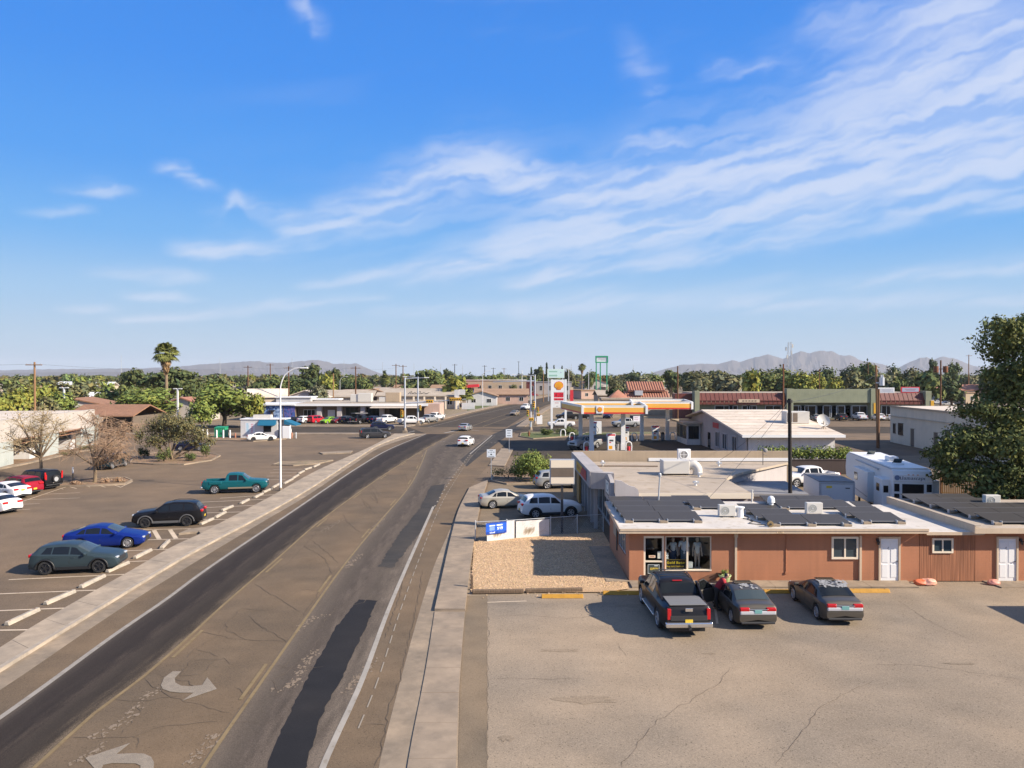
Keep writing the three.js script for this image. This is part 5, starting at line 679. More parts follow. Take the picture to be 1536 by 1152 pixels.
// ---------------------------------------------------------------- the grey shop row behind
{
  const t = thing('grey_shop_row', 'long grey shop row with tan flat roof and curved parapet', 'shop'), H2 = 3.1, x0 = 6.3, zf = -47, zb = -64.5;
  obj('wall', slab([[x0 + .6, zf], [15.1, zf], [15.3, -53.7], [17.3, -57], [24, -64.1], [x0 + .6, -64.1]], 0, H2 - .2), M.lavender, t);
  obj('roof', slab([[x0 + .3, zf + .35], [15.35, zf + .35], [15.6, -53.6], [17.6, -56.8], [24.4, -64.2], [x0 - .2, -64.2]], H2 - .19, H2), M.roofTan, t);
  for (let i = 0; i < 9; i++) { const z = zf - 1.2 - i * 1.75; obj('roof_seam', bb(x0 + .6, z < -53.6 ? Math.min(23, 15.5 + (-53.6 - z) * .8) : 15.2, H2 + .001, H2 + .008, z - .025, z + .025), M.roofBeige, t); }
  obj('eave_board', bb(8.0, 15.36, H2 - .3, H2 + .05, zf + .352, zf + .40), M.trim, t);
  obj('back_parapet', bb(5.4, 24.3, 0, 4.0, zb - .3, zb), M.tanWall, t);
  obj('parapet_flashing', bb(12.0, 24.25, H2 + .02, H2 + .3, zb + .003, zb + .04), M.white2, t);
  // overhanging sign boards on the street side
  const pf = obj('sign_parapet', [slab([[5.35, -50.4], [6.3, -50.4], [6.1, -63.5], [5.15, -63.5]], 2.9, 4.03)], M.greyWall, t);
  obj('sign_return', [slab([[5.36, -50.1], [6.9, -49.6], [6.9, -50.38], [6.31, -50.38]], 2.9, 4.02)], M.greyWall, t);
  const sg = printMat(512, 128, (c, w, h) => { c.fillStyle = '#a8282c'; c.fillRect(0, 0, w, h); c.fillStyle = '#c89a1c'; c.beginPath(); c.moveTo(0, 0); c.lineTo(330, 0); c.lineTo(200, h); c.lineTo(0, h); c.fill(); text(c, 'MINI MART', 40, 88, 'bold 70px sans-serif', '#7c1c24'); });
  obj('shop_sign', plane(6.6, .72, 5.22, 3.47, -55.6, -Math.PI / 2 + .0145), sg, t, true);
  const p2 = new THREE.ExtrudeGeometry(shapeOf([[0, 2.5], [3.0, 2.5], [3.0, 3.75], [2.6, 3.95], [1.5, 4.15], [.4, 3.95], [0, 3.75]]), { depth: .25, bevelEnabled: false }).rotateY(Math.PI / 2).translate(6.28, 0, -46.75);
  obj('arched_parapet', p2, M.greyWall, t);
  obj('oval_sign', plane(1.8, .95, 6.27, 3.3, -48.3, -Math.PI / 2), printMat(160, 96, (c, w, h) => { c.fillStyle = '#2f3a40'; c.fillRect(0, 0, w, h); c.fillStyle = '#c9ccc8'; c.fillRect(6, 6, w - 12, h - 12); c.fillStyle = '#7c98a0'; c.beginPath(); c.ellipse(80, 48, 46, 28, 0, 0, 7); c.fill(); c.fillStyle = '#dfe3df'; c.beginPath(); c.ellipse(80, 48, 30, 18, 0, 0, 7); c.fill(); }), t, true);
  obj('curved_parapet', new THREE.ExtrudeGeometry(shapeOf([[6.54, 2.75], [8.05, 2.75], [8.05, 3.15], [7.98, 3.4], [7.8, 3.55], [7.5, 3.62], [7.2, 3.78], [6.95, 3.95], [6.54, 4.0]]), { depth: .2, bevelEnabled: false }).translate(0, 0, -46.7), M.lavender, t);
  for (const z of [-51, -53.2, -55.4, -57.6, -59.8, -62]) obj('column', bb(5.7, 5.95, 0, 2.9, z - .12, z + .12), M.greyWall, t);
  for (let i = 0; i < 6; i++) win(t, x0 + .58, .25, -49.5 - i * 2.35, 1.9, 2.2, -Math.PI / 2, { cols: 2, glass: M.glass, frame: M.galv });
  obj('plywood_panel', bb(5.6, 5.75, 0, 2.6, -63.4, -61.4), M.fence, t);
  // lower lean-to at the right
  const l = thing('lean_to', 'low grey lean to at the back right of the grey shop row', 'lean-to'); obj('wall', bb(15.7, 20.4, 0, 2.1, -57.5, -52), M.greyWall, l); obj('roof', slab([[15.65, -51.6], [20.9, -51.6], [21.6, -58], [17.6, -58]], 2.12, 2.3), M.roofGrey, l); obj('doorway', bb(16.0, 16.7, .02, 1.9, -51.995, -51.96), M.timber, l);
  const l2 = thing('rear_carport', 'pale roofed carport over the nose of the white pickup', 'carport'); obj('back_wall', bb(20.6, 26.2, 0, 2.2, -76.2, -75.9), M.pinkWall, l2); obj('roof', slab([[20.2, -64.8], [25.2, -64.8], [26.6, -76.2], [20.6, -76.2]], 2.22, 2.42), M.roofTan, l2); obj('fascia', bb(20.2, 25.2, 2.18, 2.46, -64.79, -64.74), M.trim, l2); for (const [x, z] of [[20.4, -65], [22.2, -65], [25.6, -75.6]]) obj('post', bb(x - .07, x + .07, 0, 2.2, z - .07, z + .07), M.galv, l2);
  const big = thing('roof_unit', 'large pale rooftop cooler with a round duct on the tan roof', 'air conditioner', [12.6 - .2, H2, -56]); obj('casing', rbox(2.0, 1.0, 1.3, .05, 0, .6, 0), M.plastic, big); obj('duct_elbow', tube([V(.9, .7, .2), V(1.4, .75, .3), V(1.65, .45, .4), V(1.65, .02, .4)], .36, 20, 12), M.plastic, big); for (const s of [-.8, .8]) obj('foot', bb(s - .08, s + .08, 0, .1, -.6, .6), M.dark, big);
  const h = thing('wall_unit', 'white fan unit standing by the tan back parapet', 'air conditioner', [14.9, H2 + .2, -63.6]); obj('casing', rbox(1.1, .95, .4, .04, 0, .5, 0), M.white2, h); obj('fan_opening', new THREE.CylinderGeometry(.33, .33, .02, 24).rotateX(Math.PI / 2).translate(-.05, .5, .2), M.roofGrey, h); obj('fan_ring', [new THREE.TorusGeometry(.34, .03, 8, 24).translate(-.05, .5, .21), bb(-.38, .28, .48, .52, .2, .22), bb(-.07, -.03, .17, .83, .2, .22)], M.white2, h);
  const ln = thing('roof_pipe', 'thin brown pipe lying across the tan roof', 'pipe'); obj('pipe', rod(V(6.6, H2 + .08, -60.6), V(12, H2 + .08, -60.4), .05), M.timber, ln);
  for (const [x, z, s, l3] of [[7.5, -60.8, .5, 'small grey vent near the front of the tan roof'], [13.9, -54.5, .35, 'white vent cap on the tan roof beside the cooler'], [12.6, -50.3, .3, 'small white vent near the eave of the tan roof'], [17.2, -61, .4, 'pale vent stub at the back of the tan roof']]) { const v = thing('roof_stub', l3, 'vent', [x, H2, z]); obj('stub', cyl(.09, .09, 0, s, 0, 0, 10), M.white2, v); obj('stub_cap', [bb(-.18, .22, s * .5, s * .5 + .12, -.12, .12)], M.galv, v); }
  const an = thing('roof_antenna', 'thin tv antenna on the back of the tan roof', 'antenna', [21.2, H2 - .1, -62]); obj('mast', rod(V(0, 0, 0), V(0, 1.5, 0), .03), M.darkMetal, an); obj('dish', [new THREE.SphereGeometry(.25, 12, 6, 0, 6.3, 0, .9).rotateX(1.2).translate(.12, 1.3, .1), rod(V(0, 1.0, 0), V(.3, .9, .1), .02)], M.roofGrey, an);
}
// ---------------------------------------------------------------- petrol station
const band3 = (w, h) => printMat(16, 64, (c) => { c.fillStyle = '#f2eee4'; c.fillRect(0, 0, 16, 64); c.fillStyle = '#eeb24e'; c.fillRect(0, 14, 16, 38); c.fillStyle = '#d4382c'; c.fillRect(0, 52, 16, 12); }, .45);
function pecten(r, x, y, z, ry, parent) {                          // scallop emblem: red rim, yellow shell with red ribs
  const out = (k) => { const p = []; for (let i = 0; i <= 60; i++) { const a = lerp(-.42, Math.PI + .42, i / 60), lobes = 1 + .05 * Math.abs(Math.sin((i / 60) * Math.PI * 7)); p.push([Math.cos(a) * r * lobes * k, Math.sin(a) * r * lobes * .92 * k]); } p.push([-.52 * r * k, -.72 * r * k], [-.42 * r * k, -.95 * r * k], [.42 * r * k, -.95 * r * k], [.52 * r * k, -.72 * r * k]); return p; };
  const T4 = new THREE.Matrix4().makeRotationY(ry).setPosition(x, y, z);
  const e = obj('emblem', new THREE.ExtrudeGeometry(shapeOf(out(1)), { depth: .03, bevelEnabled: false }).applyMatrix4(T4), M.redSign, parent);
  obj('emblem_face', new THREE.ExtrudeGeometry(shapeOf(out(.88)), { depth: .045, bevelEnabled: false }).applyMatrix4(T4), M.signalYellow ??= mat(.86, .46, .02, .45), e);
  for (let i = -3; i <= 3; i++) obj('emblem_rib', rod(V(i * .1 * r, -.7 * r, .046), V(Math.sin(i * .4) * .8 * r, Math.cos(i * .4) * .72 * r, .046), .022 * r, 5).applyMatrix4(T4), M.redSign, e);
}
{
  const cs = thing('station_canopy', 'petrol canopy with yellow and red fascia on white columns', 'canopy');
  const ys = [5.35, 6.5];
  const bandM = band3();
  function deck(pts, cols) { obj('deck', slab(pts, 5.36, 5.9), M.white2, cs); obj('deck_roof', slab(pts, 5.9, 5.98), M.roofGrey, cs);
    pts.forEach((p, i) => { const q = pts[(i + 1) % pts.length], L = Math.hypot(q[0] - p[0], q[1] - p[1]), a = Math.atan2(-(q[1] - p[1]), q[0] - p[0]); const g = new THREE.BoxGeometry(L + .1, 1.1, .12).rotateY(a).translate((p[0] + q[0]) / 2, 5.95, (p[1] + q[1]) / 2); obj('fascia', g, bandM, cs, true); obj('fascia_cap', new THREE.BoxGeometry(L + .2, .08, .2).rotateY(a).translate((p[0] + q[0]) / 2, 6.545, (p[1] + q[1]) / 2), M.white2, cs); obj('corner_cap', bb(p[0] - .16, p[0] + .16, 5.38, 6.52, p[1] - .16, p[1] + .16), M.white2, cs); });
    for (const [x, z] of cols) { obj('column', bb(x - .28, x + .28, 0, 5.36, z - .2, z + .2), M.white2, cs); obj('column_base', bb(x - .33, x + .33, 0, .9, z - .25, z + .25), M.white2, cs); } }
  deck([[9.7, -101], [18.5, -101], [20.3, -117], [7.9, -117]], [[11.3, -104.3], [15.9, -105.2], [10.8, -121.6 + 6], [17.4, -114.6]]);
  deck([[18.9, -115.4], [28.3, -115.4], [30.0, -128], [20.6, -128]], [[21.4, -121], [25.7, -121.4]]);
  obj('emblem_plate', rbox(1.0, 1.05, .1, .08, 12.05, 5.95, -100.9), M.white2, cs); pecten(.36, 12.05, 5.98, -100.86, 0, cs);
  obj('roof_patch', [bb(12.5, 19, 5.985, 6.02, -110, -104), bb(21, 28, 5.985, 6.02, -125, -118)], M.roofPale, cs);
  const pumpFace = printMat(64, 160, (c, w, h) => { c.fillStyle = '#e9e7e2'; c.fillRect(0, 0, w, h); c.fillStyle = '#444'; c.fillRect(12, 34, 40, 22); c.fillStyle = '#c23030'; c.fillRect(12, 62, 18, 14); c.fillStyle = '#f0a418'; c.fillRect(8, 110, 34, 42); });
  const topper = printMat(64, 24, (c, w, h) => { c.fillStyle = '#f4efe8'; c.fillRect(0, 0, w, h); c.fillStyle = '#d42430'; c.fillRect(3, 4, 58, 15); });
  for (const [px, py, label] of [[916.5, 677, 'white fuel pump nearest the grey shop row'], [983, 661.4, 'white fuel pump at the right end of the canopy'], [890, 653.5, 'white fuel pump farthest back under the canopy'], [938, 663, 'white fuel pump behind the middle canopy column']]) {
    const g = G(px, py), t = thing('fuel_pump', label, 'fuel pump', [g.x, 0, g.z], 0, 'fuel pumps under the canopy');
    obj('plinth', bb(-.75, .75, 0, .16, -.5, .5), M.walk, t); obj('cabinet', rbox(1.05, 1.95, .7, .05, 0, 1.13, 0), M.white2, t); obj('face', plane(.95, 1.8, 0, 1.15, .36), pumpFace, t, true); obj('topper', bb(-.62, .62, 2.12, 2.5, -.25, .25), M.white2, t); obj('topper_face', plane(1.2, .36, 0, 2.31, .256), topper, t, true); obj('hose', tube([V(.5, 1.7, .2), V(.85, 1.2, .3), V(.75, .5, .3), V(.55, 1.0, .36)], .03), M.black, t); obj('canopy_brace', bb(-.5, .5, 2.0, 2.14, -.1, .1), M.galv, t);
  }
  let k = 0; for (const [px, py, label] of [[880, 676, 'white hoop bollard left of the nearest fuel pump'], [943, 676, 'white hoop bollard right of the nearest fuel pump'], [858, 660.5, 'white hoop bollard at the far left pump island'], [951.5, 661, 'white hoop bollard behind the middle pump'], [1009, 660, 'white hoop bollard beside the last canopy column'], [844.5, 655, 'white hoop bollard at the corner hedge']]) {
    const g = G(px, py), t = thing('hoop_bollard', label, 'bollard', [g.x, 0, g.z], rr(-.1, .1), 'hoop bollards at the petrol station'); obj('hoop', tube([V(-.4, 0, 0), V(-.4, .85, 0), V(-.28, 1.15, 0), V(0, 1.25, 0), V(.28, 1.15, 0), V(.4, .85, 0), V(.4, 0, 0)], .085, 30, 8), M.white2, t); if (k++ < 3) obj('red_bin', cyl(.2, .22, .02, .6, 0, 0, 10), M.redSign, t);
  }
  for (const [px, py, label] of [[925, 676, 'dark litter bin beside the nearest fuel pump'], [994, 660.5, 'dark litter bin beside the last canopy column']]) { const g = G(px, py), t = thing('litter_bin', label, 'bin', [g.x, 0, g.z]); obj('bin_body', cyl(.3, .33, 0, 1.0, 0, 0, 14), M.roofGrey, t); obj('bin_lid', [cyl(.35, .35, 1.0, 1.06, 0, 0, 14), new THREE.SphereGeometry(.34, 14, 6, 0, 6.3, 0, 1.4).translate(0, 1.04, 0)], M.dark, t); }
  const cb = thing('utility_cabinet', 'white cabinet on the island behind the fuel pumps', 'cabinet', [G(897, 651).x, 0, G(897, 651).z]); obj('casing', bb(-.6, .6, .1, 2.3, -.4, .4), M.white2, cb); obj('plinth', bb(-.7, .7, 0, .1, -.5, .5), M.walk, cb);
  // price sign
  const s0 = G(827.6, 646.4), s1 = G(848, 646), sg = thing('petrol_price_sign', 'tall white petrol price sign with a yellow shell', 'sign', [(s0.x + s1.x) / 2, 0, s0.z]), hw = (s1.x - s0.x) / 2;
  for (const s of [-1, 1]) obj('post', bb(s * hw - .2, s * hw + .2, 0, 9.95, -.2, .2), M.white2, sg);
  obj('panel', bb(-hw + .2, hw - .2, 4.5, 9.9, -.18, .18), M.white2, sg); pecten(.86, 0, 8.75, .18, 0, sg);
  const price = (txt) => printMat(128, 64, (c, w, h) => { c.fillStyle = '#d51f35'; c.fillRect(0, 0, w, h); text(c, txt, 14, 50, 'bold 50px monospace', '#6c0c1c'); });
  obj('price_board', plane(1.85, .95, 0, 6.95, .19), price('4.09'), sg, true); obj('price_board', plane(1.85, .42, 0, 6.12, .19), price('4.89'), sg, true); obj('lower_board', plane(1.85, 1.1, 0, 5.1, .19), printMat(96, 64, (c, w, h) => { c.fillStyle = '#e6e2dc'; c.fillRect(0, 0, w, h); c.fillStyle = '#bb8a8a'; c.fillRect(8, 10, 40, 8); c.fillStyle = '#888'; c.fillRect(20, 48, 24, 6); }), sg, true);
  obj('panel_joint', [bb(-hw + .25, hw - .25, 7.5, 7.54, .18, .2), bb(-hw + .25, hw - .25, 5.76, 5.79, .18, .2)], M.galv, sg);
  // station shop
  const t = thing('station_shop', 'white station shop with a broad low gable roof', 'shop'), a = 28.7, b = 41.4;
  obj('front_wall', bb(a + .6, b - 1.2, 0, 3.2, -104, -91.4), M.whiteWall, t);
  const gable = shapeOf([[91.4, 0], [119, 0], [119, 3.9], [110, 5.3], [91.4, 3.1]]); obj('gable_wall', new THREE.ExtrudeGeometry(gable, { depth: .3, bevelEnabled: false }).rotateY(Math.PI / 2).translate(a + .4, 0, 0), M.greyWall, t);
  const prof = shapeOf([[90.4, 3.1], [110, 5.35], [120, 3.95], [120, 4.15], [110, 5.58], [90.4, 3.33]]); obj('roof', new THREE.ExtrudeGeometry(prof, { depth: b - a, bevelEnabled: false }).rotateY(Math.PI / 2).translate(a - .35, 0, 0), M.roofPale, t);
  obj('eave_board', bb(a - .36, b - .35, 3.02, 3.36, -90.38, -90.3), M.white2, t);
  const rr0 = (D) => lerp(3.33, 5.58, (D - 90.4) / 19.6); for (let i = 1; i < 9; i++) { const D = 90.4 + i * 2.2; obj('roof_seam', obox(b - a - .1, .025, .05, (a + b) / 2 - .35, rr0(D) + .012, -D, 0, .114), M.roofTan, t); }
  for (const D of [100.2, 103.8, 95.8]) win(t, a + .38, .5, -D, 2.0, 2.3, -Math.PI / 2, { cols: 2, glass: M.glass, frame: M.lavender, t: .16, d: .12 });
  obj('shop_sign', plane(3.1, .75, a + .36, 3.55, -104.8, -Math.PI / 2), printMat(128, 40, (c, w, h) => { c.fillStyle = '#b03038'; c.fillRect(0, 0, w, h); text(c, 'FOOD MART', 8, 28, 'bold 20px sans-serif', '#7a4040'); }), t, true);
  obj('glass_annex_wall', bb(a - 1.8, a + .3, 0, 3.3, -120, -113), M.whiteWall, t); obj('glass_annex_roof', bb(a - 2.6, a + .35, 3.31, 3.55, -121, -112), M.roofTan, t);
  for (let i = 0; i < 6; i++) win(t, a - 1.82, .9, -113.7 - i * 1.05, .95, 2.0, -Math.PI / 2, { cols: 1, glass: M.glass, frame: M.darkMetal });
  win(t, a - .75, .9, -112.98, 1.6, 2.0, 0, { cols: 2, glass: M.glass, frame: M.darkMetal });
  obj('door', bb(a + .34, a + .4, .05, 2.3, -108.9, -107.6), M.glass, t);
  const ac = thing('rooftop_cooler', 'pale boxy cooler on the white station roof', 'air conditioner', [38.2, rr0(98), -99]); obj('casing', rbox(3.1, 1.6, 1.8, .05, 0, .85, 0), M.plastic, ac); for (const x of [-1.1, -.35]) obj('louvre', bb(x - .3, x + .3, .25, 1.45, .9, .925), M.brownWall, ac); obj('base', bb(-1.4, 1.4, -.1, .06, -.8, .8), M.roofTan, ac);
  const dish = (x, y, z, r, label, rx) => { const d = thing('satellite_dish', label, 'satellite dish', [x, y, z]); obj('reflector', new THREE.SphereGeometry(r * 1.6, 20, 8, 0, 6.2832, 0, .67).rotateX(rx + Math.PI).translate(0, r + .1 + r * .75, r * 1.1), M.plastic, d); obj('mount', [rod(V(0, -.1, 0), V(0, r + .1, 0), .07), rod(V(-.4, -.08, 0), V(0, r * .5, 0), .04), rod(V(.4, -.08, 0), V(0, r * .5, 0), .04)], M.roofTan, d); obj('feed_arm', [rod(V(0, r * .3, 0), V(0, r * .8, r * 1.1), .03), new THREE.SphereGeometry(.1, 8, 6).translate(0, r * .8, r * 1.1)], M.galv, d); };
  dish(40.6 - .5, rr0(94.5), -94.5, .85, 'large white satellite dish at the edge of the station roof', 1.1);
}
// ---------------------------------------------------------------- shops across the cross street, right
{
  const t = thing('strip_mall', 'long strip of shops with red metal awning roof and green centre', 'shops'), D = 182, X = (px) => (px - 768) * D / FOC, Y = (py) => EYE - (py - HORIZON) * D / FOC;
  obj('wall', bb(X(1043), X(1388), 0, 4.0, -D - 14, -D), M.oliveWall, t); obj('roof_deck', bb(X(1043), X(1388), 4.0, 6.2, -D - 14, -D - 1.2), M.roofBeige, t);
  obj('roof_edge', bb(X(1043), X(1388), 6.2, 6.45, -D - 14, -D - 1.1), M.roofTan, t);
  for (const [a, b] of [[1045, 1176], [1312, 1386]]) {
    const n = Math.round((X(b) - X(a)) / 1.1);
    for (let i = 0; i < n; i++) { const x = lerp(X(a), X(b), (i + .5) / n), w = (X(b) - X(a)) / n; obj('awning_panel', obox(w - .16, 2.1, .08, x, 5.45, -D + .9, 0, -.5), M.redMetal, t); obj('awning_skirt', bb(x - w / 2 + .06, x + w / 2 - .06, 3.6, 4.5, -D + 1.4, -D + 1.46), M.redMetal, t); obj('awning_seam', obox(.12, 2.15, .16, x + w / 2, 5.47, -D + .92, 0, -.5), M.redMetal, t); }
    obj('awning_gutter', bb(X(a), X(b), 4.5, 4.62, -D + 1.36, -D + 1.6), M.redMetal, t);
  }
  obj('green_parapet', bb(X(1180), X(1305), 4.05, 7.35, -D - .6, -D + 1.6), M.greenWall, t); for (const px of [1181, 1306]) obj('green_pier', bb(X(px) - .8, X(px) + .8, 0, 7.5, -D - .8, -D + 1.9), M.greenWall, t); obj('green_pier', bb(X(1386) - .6, X(1386) + .8, 0, 6.9, -D - .8, -D + 1.9), M.greenWall, t); obj('green_pier', bb(X(1043) - .6, X(1043) + .6, 0, 6.9, -D - .8, -D + 1.9), M.greenWall, t);
  for (const [a, w, c] of [[1198, 3.2, 2], [1218, 5.6, 3], [1240, 5.0, 3], [1262, 5.0, 3], [1284, 5.6, 3], [1086, 4.6, 2], [1100, 2.2, 1], [1119, 2.0, 1], [1128, 2.4, 2], [1160, 4, 2], [1330, 2.6, 2], [1342, 2.2, 1], [1366, 4.5, 3]]) win(t, X(a), .3, -D, w, 3.0, 0, { cols: c, glass: M.glass, frame: M.galv, t: .14 });
  obj('hanging_sign', [bb(X(1105), X(1136), 4.1, 4.9, -D + 1.5, -D + 1.7)], M.cream, t); obj('sign_lettering', [-2, -1, 0, 1, 2].map((i) => bb(X(1121) + i * .75 - .22, X(1121) + i * .75 + .22, 4.35, 4.62, -D + 1.7, -D + 1.73)), M.brownWall, t);
  obj('yellow_banner', bb(X(1307) - .35, X(1307) + .35, 1.4, 4.0, -D + 1.95, -D + 2.0), M.signal, t); obj('yellow_banner', bb(X(1392) - .4, X(1392) + .4, 2.4, 4.6, -D + 1.95, -D + 2.0), M.signal, t);
  obj('wooden_wing', bb(X(1014), X(1042), 0, 6.2, -D - 4, -D - 1), M.redMetal, t);
  const bs = (px0, px1, py0, py1, z, label, base, ink, fr) => { const q = thing('roof_sign', label, 'sign'); const f = D - z; obj('board', bb(X(px0), X(px1), Y(py1), Y(py0), -D - 1, -D - .7), fr, q); obj('board_face', plane(X(px1) - X(px0) - .5, Y(py0) - Y(py1) - .4, (X(px0) + X(px1)) / 2, (Y(py0) + Y(py1)) / 2, -D - .68), printMat(256, 80, (c, w, h) => { c.fillStyle = base; c.fillRect(0, 0, w, h); c.fillStyle = ink; c.fillRect(40, 24, 170, 12); c.fillRect(56, 48, 140, 9); }), q, true); for (const s of [px0 + 2, px1 - 2]) obj('leg', bb(X(s) - .1, X(s) + .1, 6.2, Y(py1), -D - 1, -D - .8), M.darkMetal, q); };
  bs(1320, 1344, 581.5, 590, 0, 'pale roof sign with faded lettering above the red awning', '#b9bcc4', '#8f8f9c', M.white2); bs(1354, 1382, 580.5, 589, 0, 'red framed roof sign above the red awning', '#9aa2b4', '#8a6070', M.redSign);
}
{ // beige building at the right
  const t = thing('beige_building', 'plain beige stucco building behind the big tree', 'building');
  obj('wall', slab([[60.8, -118], [80, -119], [76, -80], [57.2, -78]], 0, 5.75), M.beigePale ??= mat(.80, .67, .50, .88, { map: rep(T.stucco, 6) }), t); obj('roof', slab([[61.3, -117.5], [79.6, -118.5], [75.7, -80.6], [57.8, -78.6]], 5.76, 5.8), M.roofPale, t);
  const e = (D) => 57.2 + (D - 78) / 40 * 3.6;
  obj('ledge', slab([[60.62, -118], [60.81, -118], [57.21, -78], [57.02, -78]], 4.2, 4.32), M.beige, t); obj('ledge', slab([[60.65, -118], [60.81, -118], [57.21, -78], [57.05, -78]], 5.6, 5.86), M.tanWall, t);
  const ry = -Math.PI / 2 + .09; for (const [D, y, w, h] of [[113.5, 1.4, 2.2, 1.9], [116.2, 1.5, 1.0, 1.6], [99.2, 1.4, 1.6, 1.9], [88, 1.4, 1.8, 1.8]]) win(t, e(D) - .01, y, -D, w, h, ry, { cols: 2, glass: M.glass, frame: M.brownWall }); for (const D of [109.8, 102.6]) door(t, e(D) - .01, .05, -D, 1.1, 2.6, ry, { m: M.brownWall, panels: false, frame: M.tanWall });
}
// ---------------------------------------------------------------- plants
const LEAF = { light: [.165, .20, .048], mid: [.115, .138, .045], dark: [.064, .084, .034], olive: [.14, .138, .062], lime: [.21, .215, .045], grey: [.15, .15, .085], dry: [.36, .235, .15], pine: [.082, .10, .038], straw: [.34, .26, .15] };
const leafMats = {};
const leafMat = (k) => leafMats[k] ??= new THREE.MeshPhysicalMaterial({ color: lin(1, 1, 1), vertexColors: true, roughness: .75, specularIntensity: .25, side: THREE.DoubleSide });
const LEAVES = leafMat('all');
function crown(lobes, n, size, tint, o = {}) {                   // leaf sprays spread through a set of ellipsoids, thickest near their skins
  const vol = lobes.map((l) => l[3] * l[4] * l[5] ** .5), tot = vol.reduce((a, b) => a + b, 0), pos = new Float32Array(n * 18), nor = new Float32Array(n * 18), col = new Float32Array(n * 18), c = V(), u = V(), w = V(), nn = V();
  for (let i = 0; i < n; i++) {
    let k = 0, r = rnd() * tot; while (r > vol[k] && k < lobes.length - 1) r -= vol[k++];
    const [x, y, z, a, b, d] = lobes[k]; do u.set(rr(-1, 1), rr(-1, 1), rr(-1, 1)); while (u.lengthSq() > 1 || u.lengthSq() < .01); u.normalize();
    const t = Math.pow(rnd(), o.fill ?? .36), bump = 1 + (vnoise(u.x * 3 + k * 7, u.y * 3 + u.z * 2.3) - .5) * (o.rough ?? .7);
    c.set(x + u.x * a * t * bump, y + u.y * b * t * bump, z + u.z * d * t * bump);
    nn.copy(u).add(V(rr(-1, 1), rr(-.6, 1.1), rr(-1, 1)).multiplyScalar(o.wild ?? .75)).normalize();
    w.set(rr(-1, 1), rr(-1, 1), rr(-1, 1)); w.addScaledVector(nn, -w.dot(nn)).normalize(); const v = nn.clone().cross(w), s = size * rr(.55, 1.3), s2 = s * (o.slim ?? rr(.35, .7));
    const p = [c.clone().addScaledVector(w, s), c.clone().addScaledVector(v, s2).addScaledVector(nn, -s * .18), c.clone().addScaledVector(w, -s), c.clone().addScaledVector(v, -s2).addScaledVector(nn, -s * .18)];
    const g = rr(.7, 1.3), hue = rr(-.16, .16), R = tint[0] * g * (1 + hue), Gc = tint[1] * g, B = tint[2] * g * (1 - hue);
    [0, 1, 2, 0, 2, 3].forEach((q, m) => { p[q].toArray(pos, i * 18 + m * 3); nn.toArray(nor, i * 18 + m * 3); col.set([R, Gc, B], i * 18 + m * 3); });
  }
  const g = new THREE.BufferGeometry(); g.setAttribute('position', new THREE.BufferAttribute(pos, 3)); g.setAttribute('normal', new THREE.BufferAttribute(nor, 3)); g.setAttribute('color', new THREE.BufferAttribute(col, 3)); return g;
}
const BARK = mat(.17, .125, .085, .95, { map: rep(T.wood, .5, 1.5) }), BARKPALE = mat(.36, .27, .18, .95, { map: rep(T.wood, .5, 1.5) });
function limb(a, b, r0, r1, n = 7) { const m = a.clone().lerp(b, .5).add(V(rr(-.12, .12), rr(-.05, .1), rr(-.12, .12)).multiplyScalar(a.distanceTo(b))), c = new THREE.QuadraticBezierCurve3(a, m, b), g = new THREE.TubeGeometry(c, 6, 1, n), p = g.attributes.position, q = V(); for (let i = 0; i < p.count; i++) { const k = Math.floor(i / (n + 1)) / 6, s = c.getPoint(k); q.fromBufferAttribute(p, i).sub(s).multiplyScalar(lerp(r0, r1, k)).add(s); p.setXYZ(i, q.x, q.y, q.z); } return g; }
// a unit tree: 1 high, spread about .5; scaled when placed
const treeKinds = {};
function treeProto(kind, v, n, leaf) {
  const key = kind + v + '/' + n; if (treeKinds[key]) return treeKinds[key];
  const lobes = []; seed = 991 + v * 57 + kind.length * 13;
  if (kind === 'cypress') for (let i = 0; i < 7; i++) lobes.push([rr(-.01, .01), .12 + i * .125, rr(-.01, .01), .085 * (1 - i * .1), .12, .085 * (1 - i * .1)]);
  else if (kind === 'pine') { for (let i = 0; i < 9; i++) { const a = rnd() * 6.28, r = rr(.1, .3); lobes.push([Math.cos(a) * r, rr(.55, .9), Math.sin(a) * r, rr(.14, .22), rr(.08, .13), rr(.14, .22)]); } }
  else { const m = kind === 'broad' ? 9 : 12; for (let i = 0; i < m; i++) { const a = i * 2.4 + rnd(), r = rr(.08, .30), y = rr(.32, .80); lobes.push([Math.cos(a) * r, y, Math.sin(a) * r, rr(.13, .24), rr(.11, .19), rr(.13, .24)]); } lobes.push([0, .6, 0, .3, .33, .3]); }
  const tint = LEAF[['light', 'mid', 'olive', 'dark', 'lime', 'grey', 'pine', 'mid'][v % 8]];
  const cr = crown(lobes, n, leaf, kind === 'cypress' ? LEAF.dark : kind === 'pine' ? LEAF.pine : tint);
  const trunk = join([limb(V(0, 0, 0), V(rr(-.03, .03), .42, rr(-.03, .03)), .03, .018, 6), ...(kind === 'cypress' ? [] : lobes.slice(0, 5).map((l) => limb(V(0, .22, 0), V(l[0] * .8, l[1], l[2] * .8), .018, .006, 5)))]);
  return treeKinds[key] = { cr, trunk };
}
function tree(kind, v, x, z, h, wide, label, group, n = 900, leaf = .06, ry = rnd() * 6.28) {
  const k = treeProto(kind, v, n, leaf), t = thing(kind === 'cypress' ? 'cypress_tree' : kind === 'pine' ? 'pine_tree' : 'broadleaf_tree', label, 'tree', [x, 0, z], ry, group);
  const s = new THREE.Vector3(wide, h, wide); const c = part('crown', k.cr, LEAVES, t), tr = part('trunk', k.trunk, BARK, t); c.scale.copy(s); tr.scale.copy(s); return t;
}
